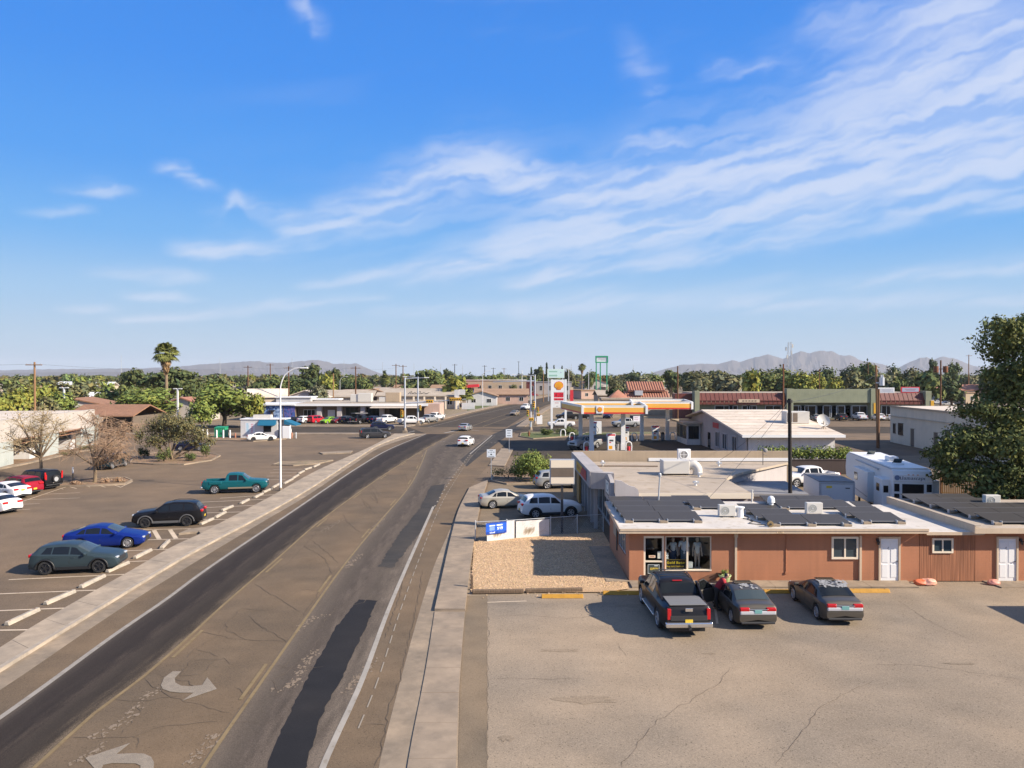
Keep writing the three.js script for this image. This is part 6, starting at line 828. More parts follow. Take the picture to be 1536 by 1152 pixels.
function place(px, D, topPy) { const x = (px - 768) * D / FOC, h = EYE - (topPy - HORIZON) * D / FOC; return [x, -D, h]; }
// trees the photograph shows singly: [pixel x, distance, pixel y of the top, width in pixels, kind, variety, label]
for (const [px, D, ty, w, kind, v, label, n = 1500, leaf = .05] of [
  [18, 150, 570, 62, 'broad', 2, 'olive tree at the far left edge above the pale building'], [62, 165, 569, 60, 'broad', 4, 'yellow green tree behind the tall wooden pole'], [104, 190, 568, 66, 'broad', 2, 'olive tree left of the brown roofed house'], [8, 128, 584, 70, 'broad', 4, 'yellowish tree rising over the pale building'], [70, 135, 590, 52, 'round', 2, 'brown tinged tree beside the wooden pole foot'],
  [34, 140, 575, 60, 'round', 4, 'yellow green tree at the left just above the pale building', 2200, .045], [92, 150, 583, 56, 'round', 0, 'light green tree beside the rust brown gable', 2200, .045], [196, 200, 572, 46, 'broad', 1, 'green tree left of the spreading lawn tree'],
  [158, 190, 579, 44, 'broad', 1, 'dense round green tree behind the brown roof', 1800, .05], [221, 170, 577, 92, 'round', 0, 'spreading bright green tree on the lawn by the side street', 3200, .036], [252, 215, 549, 84, 'pine', 6, 'umbrella shaped pine behind the palm', 2200, .045], [208, 225, 551, 50, 'pine', 6, 'round headed pine left of the palm', 1500],
  [336, 150, 568, 104, 'round', 0, 'large bright green tree behind the green dumpster', 3600, .034], [302, 143, 597, 44, 'round', 0, 'smaller bright green tree left of the green dumpster', 1800, .045], [383, 150, 584, 40, 'broad', 4, 'yellow green tree beside the mural wall', 1500],
  [405, 250, 561, 58, 'broad', 1, 'green tree behind the mural building'], [433, 260, 559, 56, 'broad', 3, 'dark green tree behind the near street lamp'], [470, 300, 544, 44, 'pine', 6, 'tall pine standing above the long low shop', 1500], [458, 255, 566, 50, 'broad', 1, 'green tree left of the tall pine'], [478, 225, 572, 40, 'round', 5, 'grey green tree behind the long low shop', 1600], [503, 310, 551, 32, 'pine', 6, 'round headed pine right of the tall pine'], [545, 280, 562, 40, 'broad', 1, 'green tree behind the pair of wooden poles'], [520, 290, 566, 44, 'broad', 3, 'dark tree behind the curved street lamp'], [577, 420, 555, 12, 'cypress', 3, 'slim cypress above the beige roofs'],
  [647, 330, 549, 52, 'broad', 1, 'large green tree above the beige motel', 1800], [672, 380, 552, 24, 'pine', 6, 'round pine right of the large green tree'], [630, 330, 560, 36, 'broad', 3, 'dark tree behind the beige motel'], [705, 350, 556, 36, 'broad', 3, 'green tree behind the red canopy'], [724, 360, 559, 36, 'broad', 1, 'green tree beside the far lamp post'], [748, 360, 558, 34, 'broad', 1, 'green tree above the brown flat roofed shop'],
  [771, 300, 574, 16, 'broad', 2, 'small olive tree on the verge beside the street', 1200, .06], [808, 520, 548, 18, 'pine', 6, 'round topped pine above the far shops'], [820, 520, 543, 6, 'cypress', 3, 'tallest slim cypress above the far shops'], [831, 540, 547, 5, 'cypress', 3, 'short cypress behind the green billboard'], [843, 540, 548, 5, 'cypress', 3, 'short cypress right of the green billboard'], [797, 520, 550, 6, 'cypress', 3, 'small dark conifer left of the round topped pine'],
  [854, 470, 550, 22, 'broad', 2, 'brownish tree right of the petrol sign'], [885, 430, 553, 24, 'broad', 1, 'green tree left of the green framed sign'], [921, 260, 563, 24, 'broad', 2, 'slim olive tree left of the tiled roof'], [935, 270, 562, 30, 'broad', 5, 'pale olive tree beside the tiled roof'], [950, 420, 553, 40, 'broad', 3, 'dark green tree behind the tiled roof'], [980, 430, 557, 44, 'broad', 1, 'green tree right of the tiled roof'],
  [1047, 262, 553, 72, 'round', 2, 'broad olive tree left of the white house', 2600, .042], [1080, 275, 553, 46, 'round', 2, 'olive tree beside the broad one left of the white house', 1600], [1135, 262, 551, 64, 'round', 1, 'broad green tree right of the white house', 2600, .042], [1165, 300, 546, 54, 'broad', 1, 'green tree behind the red awning'], [1200, 250, 552, 52, 'round', 4, 'yellow green tree above the green shop front', 2200, .045], [1224, 260, 556, 36, 'round', 4, 'yellowish tree left of the pole at the green shop'], [1252, 240, 562, 36, 'round', 4, 'bright green tree behind the green shop', 1800], [1236, 330, 545, 50, 'broad', 3, 'dark green tree under the mountain', 1500], [1276, 320, 541, 34, 'broad', 3, 'dark tree right of the mountain foot', 1500], [1297, 330, 537, 40, 'broad', 1, 'tall green tree left of the transformer pole', 1500], [1340, 380, 542, 30, 'broad', 3, 'dark green tree right of the transformer pole'], [1370, 300, 548, 44, 'round', 2, 'olive tree above the roof signs'], [1398, 420, 536, 16, 'pine', 6, 'conical pine standing against the small hill'], [1428, 400, 538, 26, 'broad', 1, 'green tree at the edge of the big tree']]) {
  const [x, z, h] = place(px, D, ty); tree(kind, v, x, z, h, w * D / FOC / (kind === 'cypress' ? .2 : .86), label, undefined, n, leaf);
}
const landmark = (px) => [[60, 'at the left edge'], [150, 'right of the tall wooden pole'], [230, 'left of the palm'], [300, 'right of the palm'], [390, 'behind the green dumpster'], [460, 'behind the near street lamp'], [540, 'above the long low shop'], [620, 'behind the left signal pole'], [700, 'above the beige motel'], [790, 'above the white crossover'], [860, 'behind the petrol sign'], [930, 'below the green framed sign'], [1010, 'above the tiled restaurant'], [1090, 'left of the white house'], [1180, 'right of the white house'], [1310, 'above the green shop'], [1410, 'right of the transformer pole'], [9999, 'behind the huge right tree']].find(([x]) => px < x)[1];
// the rest of the tree belt between the roofs
seed = 4242;
for (let i = 0; i < 250; i++) { const D = 225 + 620 * Math.pow(i / 250, 1.2), px = i % 3 ? rr(-60, 1600) : rr(1000, 1520); if (px > 690 && px < 900 && D < 520) continue; const v = Math.floor(rr(0, 8)), kind = rnd() < .12 ? 'pine' : 'broad', tone = kind === 'pine' ? 'dark pine' : ['light green tree', 'mid green tree', 'olive tree', 'dark green tree', 'lime green tree', 'grey green tree', 'deep green tree', 'plain green tree'][v], dist = D < 330 ? 'nearer' : D < 520 ? 'middle distance' : 'far off'; tree(kind, v, (px - 768) * D / FOC, -D, rr(6.5, 11) + D * .004 + (px > 1000 ? 2.2 : .6), rr(8, 14), `${dist} ${tone} in the belt ${landmark(px)}`, 'trees of the distant belt', 420, .085); }
{ // beyond them the wood that nobody could count
  const k = treeProto('broad', 1, 110, .17), k2 = 5200, im = new THREE.InstancedMesh(k.cr, LEAVES, k2), m = new THREE.Matrix4();
  for (let i = 0; i < k2; i++) { const D = 560 * Math.pow(7, Math.pow(i / k2, .8)), x = rr(-.80, .80) * D, h = rr(5, 10.5) + 6 * Math.pow(rnd(), 4), w = rr(9, 20); m.compose(V(x, 0, -D), new THREE.Quaternion().setFromEuler(new THREE.Euler(0, rnd() * 6, 0)), V(w, h, w)); im.setMatrixAt(i, m); const q = rr(.65, 1.35); im.setColorAt(i, new THREE.Color(q * rr(.85, 1.5), q, q * rr(.8, 1.3))); }
  im.name = 'distant_wood'; tag(im, 'mass of distant trees along the foot of the hills', 'trees'); im.userData.kind = 'stuff'; scene.add(im);
}
{ // the big tree at the right edge
  seed = 33; const t = thing('cottonwood_tree', 'huge dark green tree filling the right edge', 'tree', [36.0, 0, -51]); t.scale.set(.92, .98, .92);
  const L = []; for (const [x, y, z, a, b, c] of [[-1.5, 13.2, 0, 3.2, 2.0, 3], [1.5, 12.2, .5, 3.4, 2.4, 3], [-.8, 10.4, 1, 3.6, 2.0, 3.4], [2.5, 9.5, 0, 4, 2.5, 4], [-2.8, 8.2, .6, 3.0, 1.6, 3], [-5.2, 6.3, 1, 2.8, 1.5, 2.6], [-7.2, 5.4, 1, 1.7, 1.0, 1.8], [-2.5, 6.2, 2, 3.6, 2.2, 3], [2, 6.5, 1, 4, 2.6, 4], [-4.0, 3.9, 1.6, 3.0, 1.7, 2.6], [-1, 3.4, 2, 3.4, 1.9, 3], [3.5, 3.6, 1, 4, 2.2, 4], [-5.0, 2.2, 2, 1.7, 1.2, 1.6], [-2.2, 1.7, 2.6, 2.6, 1.2, 2], [5, 8, 0, 4, 4, 4], [-6.2, 4.2, .6, 1.8, 1.1, 1.8]]) L.push([x, y, z, a, b, c]);
  const small = []; for (const l of L) for (let k = 0; k < 5; k++) { const u = V(rr(-1, 1), rr(-.8, 1), rr(-1, 1)).normalize(), s = rr(.28, .46); small.push([l[0] + u.x * l[3] * .78, l[1] + u.y * l[4] * .78, l[2] + u.z * l[5] * .78, l[3] * s, l[4] * s, l[5] * s]); }
  obj('crown', crown([...L.map((l) => [l[0], l[1], l[2], l[3] * .82, l[4] * .82, l[5] * .82]), ...small], 80000, .15, [.112, .124, .038], { rough: .8, fill: .55, wild: 1 }), LEAVES, t, 'color');
  obj('trunk', [limb(V(0, 0, 0), V(.2, 5, .1), .55, .38, 10), ...L.slice(0, 14).map((l) => limb(V(.1, rr(2, 4.5), 0), V(l[0] * .9, l[1] - l[4] * .2, l[2] * .9), .22, .05))], BARK, t);
}
{ // tree on the bush island: grey olive, several stems
  seed = 71; const g = G(254, 690), t = thing('olive_tree', 'grey green multi stemmed tree on the lot island', 'tree', [g.x, 0, g.z]), s = g.z / -FOC, L = [];
  for (const [px, py, a, b] of [[212, 652, 10, 13], [230, 640, 20, 15], [255, 630, 22, 14], [280, 636, 20, 14], [300, 650, 16, 14], [312, 662, 8, 10], [262, 652, 26, 15], [235, 660, 18, 13], [290, 664, 14, 9]]) L.push([(px - 254) * s, (690 - py) * s, rr(-1, 1), a * s, b * s, a * s]);
  obj('crown', crown(L, 8500, .13, [.15, .135, .062], { wild: 1, fill: .5, rough: .9 }), LEAVES, t, 'color');
  obj('trunk', L.map((l) => limb(V(rr(-.4, .8), 0, 0), V(l[0], l[1], l[2]), .13, .03)), BARKPALE, t);
}
function twiggy(px, py, crownPx, tint, label, n, leaves) {       // nearly bare tree: branching stems and a haze of fine twigs
  const g = G(px, py), s = -g.z / FOC, t = thing('bare_tree', label, 'tree', [g.x, 0, g.z]), stems = [], tw = [];
  const base = V(0, 0, 0), fork = V(0, 4.2 * s * 10 / 4.2 * .55, 0), ends = crownPx.map(([x, y]) => V((x - px) * s, (py - y) * s, rr(-2.2, 2.2)));
  fork.y = Math.min(...ends.map((e) => e.y)) * .62;
  stems.push(limb(base, fork, .2, .14, 8)); for (const e of ends) { stems.push(limb(fork, e, .1, .03)); for (let k = 0; k < 5; k++) { const b = fork.clone().lerp(e, rr(.45, .95)), d = b.clone().add(V(rr(-1.4, 1.4), rr(.2, 1.4), rr(-1.4, 1.4))); stems.push(limb(b, d, .03, .012, 5)); for (let q = 0; q < n; q++) { const p = b.clone().lerp(d, rr(.2, 1)), r = rr(.6, 1.7), o = V(rr(-1, 1), leaves ? rr(-.3, .9) : rr(-1.2, .35), rr(-1, 1)).normalize().multiplyScalar(r); tw.push(rod(p, p.clone().add(o), .02, 3, .007)); } } }
  obj('trunk', stems, BARKPALE, t); obj('twigs', tw, M['twig' + tint] ??= mat(...LEAF[tint], .95), t);
  if (leaves) obj('crown', crown(ends.map((e) => [e.x, e.y, e.z, 1.5, 1.1, 1.5]), leaves, .1, LEAF[tint], { fill: .6, wild: 1.2 }), LEAVES, t, 'color');
}
seed = 81; twiggy(142, 724, [[112, 668], [120, 640], [138, 628], [152, 620], [168, 632], [182, 640], [190, 655], [196, 672], [176, 662], [160, 648], [130, 655], [186, 684], [170, 678]], 'dry', 'bare tan tree with drooping twigs on the lot island', 22, 0);
seed = 85; twiggy(61, 717, [[6, 650], [20, 628], [38, 620], [55, 615], [70, 622], [84, 630], [92, 645], [40, 650], [14, 668], [62, 640], [48, 668], [78, 655]], 'straw', 'sparse yellowing tree before the pale building', 12, 420);
function bush(px, py, w, h, tint, label, n = 1200, leaf = .09, deep = .8) { const g = G(px, py), s = -g.z / FOC, L = []; for (let i = 0; i < 7; i++) L.push([rr(-.34, .34) * w * s, h * s * rr(.35, .6), rr(-.3, .3) * w * s * deep, w * s * rr(.18, .3), h * s * rr(.3, .42), w * s * rr(.18, .3) * deep]); const t = thing('shrub', label, 'shrub', [g.x, 0, g.z]); obj('foliage', crown(L, n, leaf, LEAF[tint] ?? tint, { fill: .5 }), LEAVES, t, 'color'); obj('stem', [0, 1, 2].map(() => limb(V(rr(-.1, .1), 0, 0), V(rr(-.3, .3) * w * s, h * s * .5, 0), .04, .015, 5)), BARK, t); return t; }
seed = 90;
bush(802, 722, 66, 50, 'light', 'tall leafy shrub with pale flowers beside the blank sign', 8000, .11); bush(762, 719, 52, 20, 'dark', 'low dark shrub beside the street corner bed', 1600, .07); bush(888, 719, 18, 34, 'light', 'leafy shrub squeezed behind the blank sign', 1200, .1);
bush(821, 653, 24, 11, 'mid', 'round clipped shrub left of the petrol sign', 1500, .12); bush(850, 652, 40, 12, 'mid', 'long clipped shrub under the petrol sign', 1900, .12); 
bush(87, 727, 18, 9, 'olive', 'small green shrub beside the black boxy SUV', 700, .07); bush(117, 727, 24, 8, 'dry', 'dried brown shrub left of the bare tree', 800, .06); bush(158, 725, 14, 9, 'dry', 'dried brown shrub just right of the bare tree', 600, .06); bush(180, 724, 22, 9, 'dry', 'dried brown shrub at the island tip', 700, .06);
bush(217, 687, 20, 22, 'dark', 'dark shrub at the left of the olive tree', 900, .09); bush(246, 693, 22, 24, 'mid', 'green shrub under the olive tree stems', 1000, .09); bush(285, 692, 20, 16, 'mid', 'round green shrub right of the olive tree stems', 1000, .08); bush(310, 686, 20, 26, 'mid', 'upright green shrub at the right of the island', 1100, .09);
bush(6, 699, 24, 14, 'lime', 'clipped green hedge piece by the pale building', 900, .07); bush(127, 676, 20, 10, 'olive', 'low green shrub at the corner of the pale building', 700, .07); bush(100, 683, 26, 7, 'olive', 'flat shrub before the pale building', 600, .07); bush(165, 669, 26, 8, 'olive', 'grassy shrub beyond the pale building', 600, .07);
bush(190, 640, 60, 8, 'dry', 'dry brush along the side street verge', 900, .12);
{ // hedge at the back of the rear yard
  const t = thing('hedge', 'long clipped green hedge behind the rear yard', 'hedge', [0, 0, -80]), L = []; for (let i = 0; i < 22; i++) L.push([27.4 + i * .44, 2.15, rr(-.3, .3), .7, .85, .6]); obj('foliage', crown(L, 6500, .12, LEAF.light, { fill: .5 }), LEAVES, t, 'color'); obj('stem', [28, 30, 32, 34, 36].map((x) => limb(V(x, 0, 0), V(x, 2, 0), .07, .03, 5)), BARK, t);
  const wl = thing('yard_wall', 'dark low wall under the clipped hedge', 'wall'); obj('wall_face', bb(27, 37.4, 0, 1.5, -79.6, -79.2), M.umber ??= mat(.075, .052, .045, .9, { map: rep(T.stucco, 4) }), wl); obj('wall_cap', bb(26.95, 37.45, 1.5, 1.58, -79.65, -79.15), M.umber, wl);
}
function palm(x, z, h, r, label, skirt, group) {
  const t = thing('palm_tree', label, 'tree', [x, 0, z], rnd() * 6, group), fr = [], dead = [];
  obj('trunk', [limb(V(0, 0, 0), V(0, h - r * .4, 0), h * .026, h * .02, 8)], BARKPALE, t);
  const fan = (el, az, len, out, drop) => { const o = V(Math.cos(az) * Math.cos(el), Math.sin(el), Math.sin(az) * Math.cos(el)), b = V(0, h - r * .5 - (drop ?? 0), 0), m = b.clone().addScaledVector(o, len * .55), side = V(-Math.sin(az), 0, Math.cos(az)), up = o.clone().cross(side); for (let k = -4; k <= 4; k++) { const a = k * .3, d = o.clone().multiplyScalar(Math.cos(a)).addScaledVector(side, Math.sin(a)), tip = m.clone().addScaledVector(d, len * .62 * (1 - Math.abs(k) * .05)).add(V(0, -len * .22, 0)), q = m.clone().addScaledVector(d, len * .3), w = side.clone().multiplyScalar(Math.cos(a)).addScaledVector(o, -Math.sin(a)).multiplyScalar(len * .085); for (const [A, B, C] of [[m, q.clone().add(w), q.clone().sub(w)], [tip, q.clone().sub(w), q.clone().add(w)]]) out.push(A, B, C); } };
  for (let i = 0; i < 110; i++) fan(rr(-.75, 1.45), rnd() * 6.28, r * rr(.75, 1.15), fr); if (skirt) for (let i = 0; i < 50; i++) { const q = rnd(); fan(rr(-1.5, -1.05 - q * .3), rnd() * 6.28, r * lerp(.85, .45, q), dead, q * r * 1.3); };
  const mk = (pts, c) => { const g = new THREE.BufferGeometry().setFromPoints(pts), col = new Float32Array(pts.length * 3); for (let i = 0; i < pts.length; i += 3) { const k = rr(.7, 1.3); for (let q = 0; q < 3; q++) col.set([c[0] * k, c[1] * k, c[2] * k], (i + q) * 3); } g.setAttribute('color', new THREE.BufferAttribute(col, 3)); g.computeVertexNormals(); return g; };
  obj('fronds', mk(fr, [.15, .16, .045]), LEAVES, t, 'color'); if (skirt) obj('dead_skirt', mk(dead, [.36, .235, .12]), LEAVES, t, 'color');
}
seed = 120; { const [x, z, h] = place(249, 185, 521); palm(x, z, h, 3.0, 'tall fan palm with a dry skirt above the left treetops', true); } { const [x, z, h] = place(700, 250, 586); palm(x, z, h, 2.6, 'short fan palm at the motel entrance', false); } { const [x, z, h] = place(873, 480, 548); palm(x, z, h, 2.6, 'far fan palm left of the green framed sign', true); } { const [x, z, h] = place(578, 330, 565); palm(x, z, h, 2.4, 'far fan palm above the beige roofs', false); }
// ---------------------------------------------------------------- hills on the skyline
function hills(name, D, pts, depth, m) {
  const n = Math.round((pts[pts.length - 1][0] - pts[0][0]) / 2.5), rows = 22, pos = [], idx = [], yAt = (px) => { let k = 1; while (k < pts.length - 1 && px > pts[k][0]) k++; const a = pts[k - 1], b = pts[k], t = clamp((px - a[0]) / (b[0] - a[0])); return lerp(a[1], b[1], t); };
  for (let i = 0; i <= n; i++) { const px = lerp(pts[0][0], pts[pts.length - 1][0], i / n); for (let j = 0; j <= rows; j++) { const t = j / rows, prof = t < .7 ? Math.pow(t / .7, 1.25) : 1 - Math.pow((t - .7) / .3, 1.5), Dj = D - depth * .7 + depth * t, crest = (HORIZON - yAt(px)) * D / FOC + EYE, rid = Math.abs(fbm(px * .05 + 3, t * 3.2 + D, 6) - .5) * 2; const h = crest * prof * (t === .7 ? 1 : 1 - .62 * (1 - rid) * Math.sin(Math.PI * Math.min(1, t / .7))) + (j === 0 || j === rows ? -20 : 0) + (Math.abs(t - .7) < .05 ? (fbm(px * .12, D * .01, 5) - .5) * crest * .12 : 0); pos.push((px - 768) * Dj / FOC, h, -Dj); } }
  for (let i = 0; i < n; i++) for (let j = 0; j < rows; j++) { const a = i * (rows + 1) + j, b = a + rows + 1; idx.push(a, b, a + 1, b, b + 1, a + 1); }
  const g = new THREE.BufferGeometry(); g.setAttribute('position', new THREE.BufferAttribute(new Float32Array(pos), 3)); g.setIndex(idx); g.computeVertexNormals(); structure(name, toCreasedNormals(g, .3), m);
}
const ROCK = mat(.105, .088, .083, .95);
hills('left_mountains', 9200, [[-260, 557], [0, 555], [70, 553.5], [150, 553], [225, 551.5], [270, 549], [300, 546], [345, 543], [384, 541], [416, 544], [450, 541], [476, 538.5], [504, 545.5], [534, 544.5], [556, 554], [571, 560], [600, 563], [700, 565]], 3000, ROCK);
hills('low_hills', 6500, [[-260, 560], [0, 559], [90, 558], [200, 557], [290, 553], [340, 555], [400, 560], [520, 564]], 2200, ROCK);
hills('right_mountains', 9800, [[960, 564], [1020, 547], [1055, 545], [1078, 545], [1097, 539], [1110, 542], [1124, 538], [1153, 530], [1174, 537], [1187, 531], [1201, 526], [1210, 528], [1232, 525], [1247, 525.5], [1259, 531], [1277, 531], [1288, 538.5], [1312, 543], [1345, 552], [1366, 541.5], [1380, 536], [1391, 535.5], [1400, 538], [1411, 533.6], [1430, 536], [1460, 548], [1560, 556], [1700, 560]], 2600, ROCK);
// ---------------------------------------------------------------- houses between the trees
const hv = {};
function house(px, D, base, w, h, d, roof, wall, label, group, kind = 'gable', ry = 0) {
  const x = (px - 768) * D / FOC, t = thing('house', label, 'house', [x, 0, -D], ry, group), r = h * .5;
  obj('wall', bb(-w / 2, w / 2, 0, h, -d, 0), wall, t);
  if (kind === 'flat') obj('roof', [bb(-w / 2 - .3, w / 2 + .3, h + .003, h + .35, -d - .3, .3)], roof, t);
  else if (kind === 'end') obj('roof', new THREE.ExtrudeGeometry(shapeOf([[-w / 2 - .6, h - .15], [0, h + r], [w / 2 + .6, h - .15], [w / 2 + .6, h + .08], [0, h + r + .25], [-w / 2 - .6, h + .08]]), { depth: d + 1, bevelEnabled: false }).translate(0, 0, -d - .5), roof, t), obj('gable', new THREE.ExtrudeGeometry(shapeOf([[-w / 2, h + .003], [w / 2, h + .003], [0, h + r - .05]]), { depth: .2, bevelEnabled: false }).translate(0, 0, -.2), wall, t);
  else obj('roof', new THREE.ExtrudeGeometry(shapeOf([[-.6, h - .15], [d / 2, h + r], [d + .6, h - .15], [d + .6, h + .08], [d / 2, h + r + .25], [-.6, h + .08]]), { depth: w + 1, bevelEnabled: false }).rotateY(Math.PI / 2).translate(-w / 2 - .5, 0, 0), roof, t);
  const n = Math.max(1, Math.floor(w / 4.5)); for (let i = 0; i < n; i++) win(t, -w / 2 + w * (i + .5) / n, h * .32, .01, 1.6, h * .42, 0, { cols: 2, frame: M.white2 });
  return t;
}
house(108, 165, 0, 17, 3.6, 12, M.brownRoof, M.paleWall, 'house with a rust brown gable roof left of the round tree', undefined, 'end', .2);
{ const w = 12, d = 12, h = 3.1, r = 1.7, t = thing('carport', 'rust brown roofed carport behind the pale building', 'carport', [(150 - 768) * 138 / FOC, 0, -138]); obj('roof', new THREE.ExtrudeGeometry(shapeOf([[-.6, h - .15], [d / 2, h + r], [d + .6, h - .15], [d + .6, h + .08], [d / 2, h + r + .25], [-.6, h + .08]]), { depth: w + 1, bevelEnabled: false }).rotateY(Math.PI / 2).translate(-w / 2 - .5, 0, 0), M.brownRoof, t); obj('back_wall', bb(-w / 2, w / 2, 0, h - .1, -d, -d + .25), M.brownWall, t); obj('side_wall', bb(w / 2 - .25, w / 2, 0, h - .1, -d + .26, -.4), M.brownWall, t); for (const x of [-w / 2 + .2, -2, 2]) obj('post', bb(x - .1, x + .1, 0, h - .1, -.3, -.1), M.brownWall, t); }
house(272, 172, 0, 10, 3.6, 10, M.tile, M.paleWall, 'brick red roofed house behind the lamp post', undefined, 'end');
house(128, 235, 0, 15, 3.4, 10, M.white2, M.paleWall, 'white roofed house beyond the rust brown gable', undefined, 'gable', .3);
{ // beige motel with the name in script on its long roof
  const t = house(626, 236, 0, 26, 4.2, 16, M.roofBeige, M.beige, 'long beige motel with grey tan shed roof', undefined, 'gable'); for (let i = 0; i < 5; i++) obj('porch_post', bb(-1 + i * 3.4 - .25, -1 + i * 3.4 + .25, 0, 4.0, 1.2, 1.6), M.trim, t); obj('roof_lettering', tube([V(-3, 4.9, -.9), V(-2.2, 5.6, -2.6), V(-1.8, 4.95, -1), V(-1, 5.2, -1.6), V(-.5, 4.95, -1), V(.6, 5.6, -2.6), V(1, 4.95, -1), V(2, 5.2, -1.6), V(2.6, 4.9, -.9), V(3.6, 5.2, -1.5)], .09, 80, 5), M.dark, t); obj('white_gate', [bb(12, 13.4, 0, 6.2, .5, 1.4), bb(14.4, 18.5, 0, 2.0, 1, 2), bb(13.4, 15.4, 4.6, 6.3, .6, 1.2)], M.whiteWall, t); }
house(590, 262, 0, 20, 4.2, 14, M.shingle, M.tanWall, 'tan gabled house above the low shop roof', undefined, 'end'); house(640, 285, 0, 26, 4.6, 12, M.shingle, M.beige, 'tan roofed house behind the motel', undefined, 'gable'); house(561, 240, 0, 12, 4.2, 10, M.shingle, M.pinkWall, 'pink gabled house behind the wooden pole', undefined, 'end'); house(535, 250, 0, 9, 5.6, 6, M.pinkWall, M.pinkWall, 'pale pink stepped wall behind the low shop', undefined, 'flat'); house(507, 235, 0, 22, 3.9, 10, M.roofBeige, M.blockWall, 'low brown grey roofed building behind the low shop', undefined, 'gable');
house(457, 226, 0, 12, 4.0, 8, M.roofPale, M.lavender, 'pale carport house behind the low shop', undefined, 'end'); house(440, 212, 0, 10, 4.3, 6, M.white2, M.whiteWall, 'white box trailer house left of the street lamp', undefined, 'flat'); house(402, 216, 0, 11, 4.4, 8, M.roofPale, M.beige, 'beige house behind the mural wall', undefined, 'gable', .3); house(489, 214, 0, 7, 3.6, 5, M.white2, M.lavender, 'small white box building behind the low shop', undefined, 'flat');
{ const t = house(735, 345, 0, 34, 8.5, 18, M.roofWhite, M.tanWall, 'brown box shop with a red canopy beside the street', undefined, 'flat'); obj('red_canopy', [obox(20, 1.3, 8, -15, 5.6, 5, .0, 0, .06)], M.redSign, t); obj('blue_wall', bb(-8, -4, 1.5, 4.5, .05, .2), M.blueWall ??= mat(.03, .12, .40, .7), t); }
{ const t = house(752, 275, 0, 20, 3.7, 14, M.shingle, M.pinkWall, 'low pink house with a tan roof beside the street', undefined, 'gable'); } { house(722, 262, 0, 11, 3.4, 9, M.shingle, M.whiteWall, 'white gabled house beside the street lawn', undefined, 'end'); }
house(805, 420, 0, 40, 7, 20, M.roofGrey, M.greyWall, 'grey and red trimmed far shop beside the street', undefined, 'flat'); house(785, 400, 0, 14, 7, 14, M.redMetal, M.redMetal, 'dark red far shop beside the street', undefined, 'flat'); house(893, 480, 0, 14, 6, 14, M.tile, M.paleWall, 'far house with an orange tiled gable', undefined, 'end');
{ // tiled roof restaurant behind the canopy
  const D = 205, X = (px) => (px - 768) * D / FOC, t = thing('tiled_restaurant', 'restaurant with a two tier orange tile roof', 'restaurant', [X(969), 0, -D]);
  obj('wall', bb(-5.6, 5.6, 0, 5.2, -14, 0), M.tanWall, t); obj('lower_wall', bb(-13, 13, 0, 4.2, 0.3, 6), M.tanWall, t); obj('parapet', bb(-13.2, 13.2, 4.2, 4.7, .2, 6.2), M.roofTan, t);
  for (const [y0, z0, y1, z1, w, n] of [[4.4, 2.2, 6.2, -.6, 12.4, 18], [6.4, .8, 8.8, -3.4, 10.4, 15]]) { const a = Math.atan2(y1 - y0, z0 - z1), L = Math.hypot(y1 - y0, z1 - z0), tr = new THREE.Group(); for (let i = 0; i < n; i++) obj('tile_row', new THREE.CylinderGeometry(w / n * .5, w / n * .5, L, 7, 1, false, 0, Math.PI).rotateZ(Math.PI / 2).rotateY(Math.PI / 2).rotateX(a).translate(-w / 2 + w * (i + .5) / n, (y0 + y1) / 2, (z0 + z1) / 2), M.tile, t); obj('tile_bed', obox(w, .1, L, 0, (y0 + y1) / 2 - .12, (z0 + z1) / 2, 0, a), M.tile, t); }
  for (const x of [-3.6, -1.2, 1.2, 3.6]) obj('clerestory_window', bb(x - .9, x + .9, 5.5, 6.2, -.2, .06), M.glass, t); obj('cooler', rbox(2.2, 1.3, 1.6, .05, -2.4, 5.9, 1.6), M.galv, t);
  const s = thing('tile_gazebo', 'small orange tiled tower beside the restaurant', 'tower', [X(925), 0, -D + 3]); obj('roof', new THREE.ConeGeometry(4.2, 2.6, 4).rotateY(.78).translate(0, 5.6, 0), M.tile, s); obj('wall', bb(-2.4, 2.4, 0, 4.3, -2.4, 2.4), M.tanWall, s);
}
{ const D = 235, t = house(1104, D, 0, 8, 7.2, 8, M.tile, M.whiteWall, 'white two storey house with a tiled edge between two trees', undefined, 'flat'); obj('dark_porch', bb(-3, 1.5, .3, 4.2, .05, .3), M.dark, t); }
house(1330, 300, 0, 14, 5, 8, M.roofTan, M.tanWall, 'tan stucco house above the red framed sign', undefined, 'flat'); house(1372, 300, 0, 22, 3.6, 10, M.tile, M.paleWall, 'low house with a red porch roof above the red framed sign', undefined, 'gable'); house(1440, 320, 0, 26, 4.4, 12, M.tile, M.tanWall, 'tan house with an orange roof beside the big tree', undefined, 'gable');
structure('bare_hillside', poly(gp([[1330, 597], [1440, 600], [1500, 596], [1470, 583], [1350, 584]]), -.03), M.dirt);
seed = 611; const rf = [M.roofPale, M.shingle, M.brownRoof, M.roofBeige, M.tile, M.white2, M.roofGrey], wl2 = [M.paleWall, M.beige, M.tanWall, M.whiteWall, M.pinkWall];
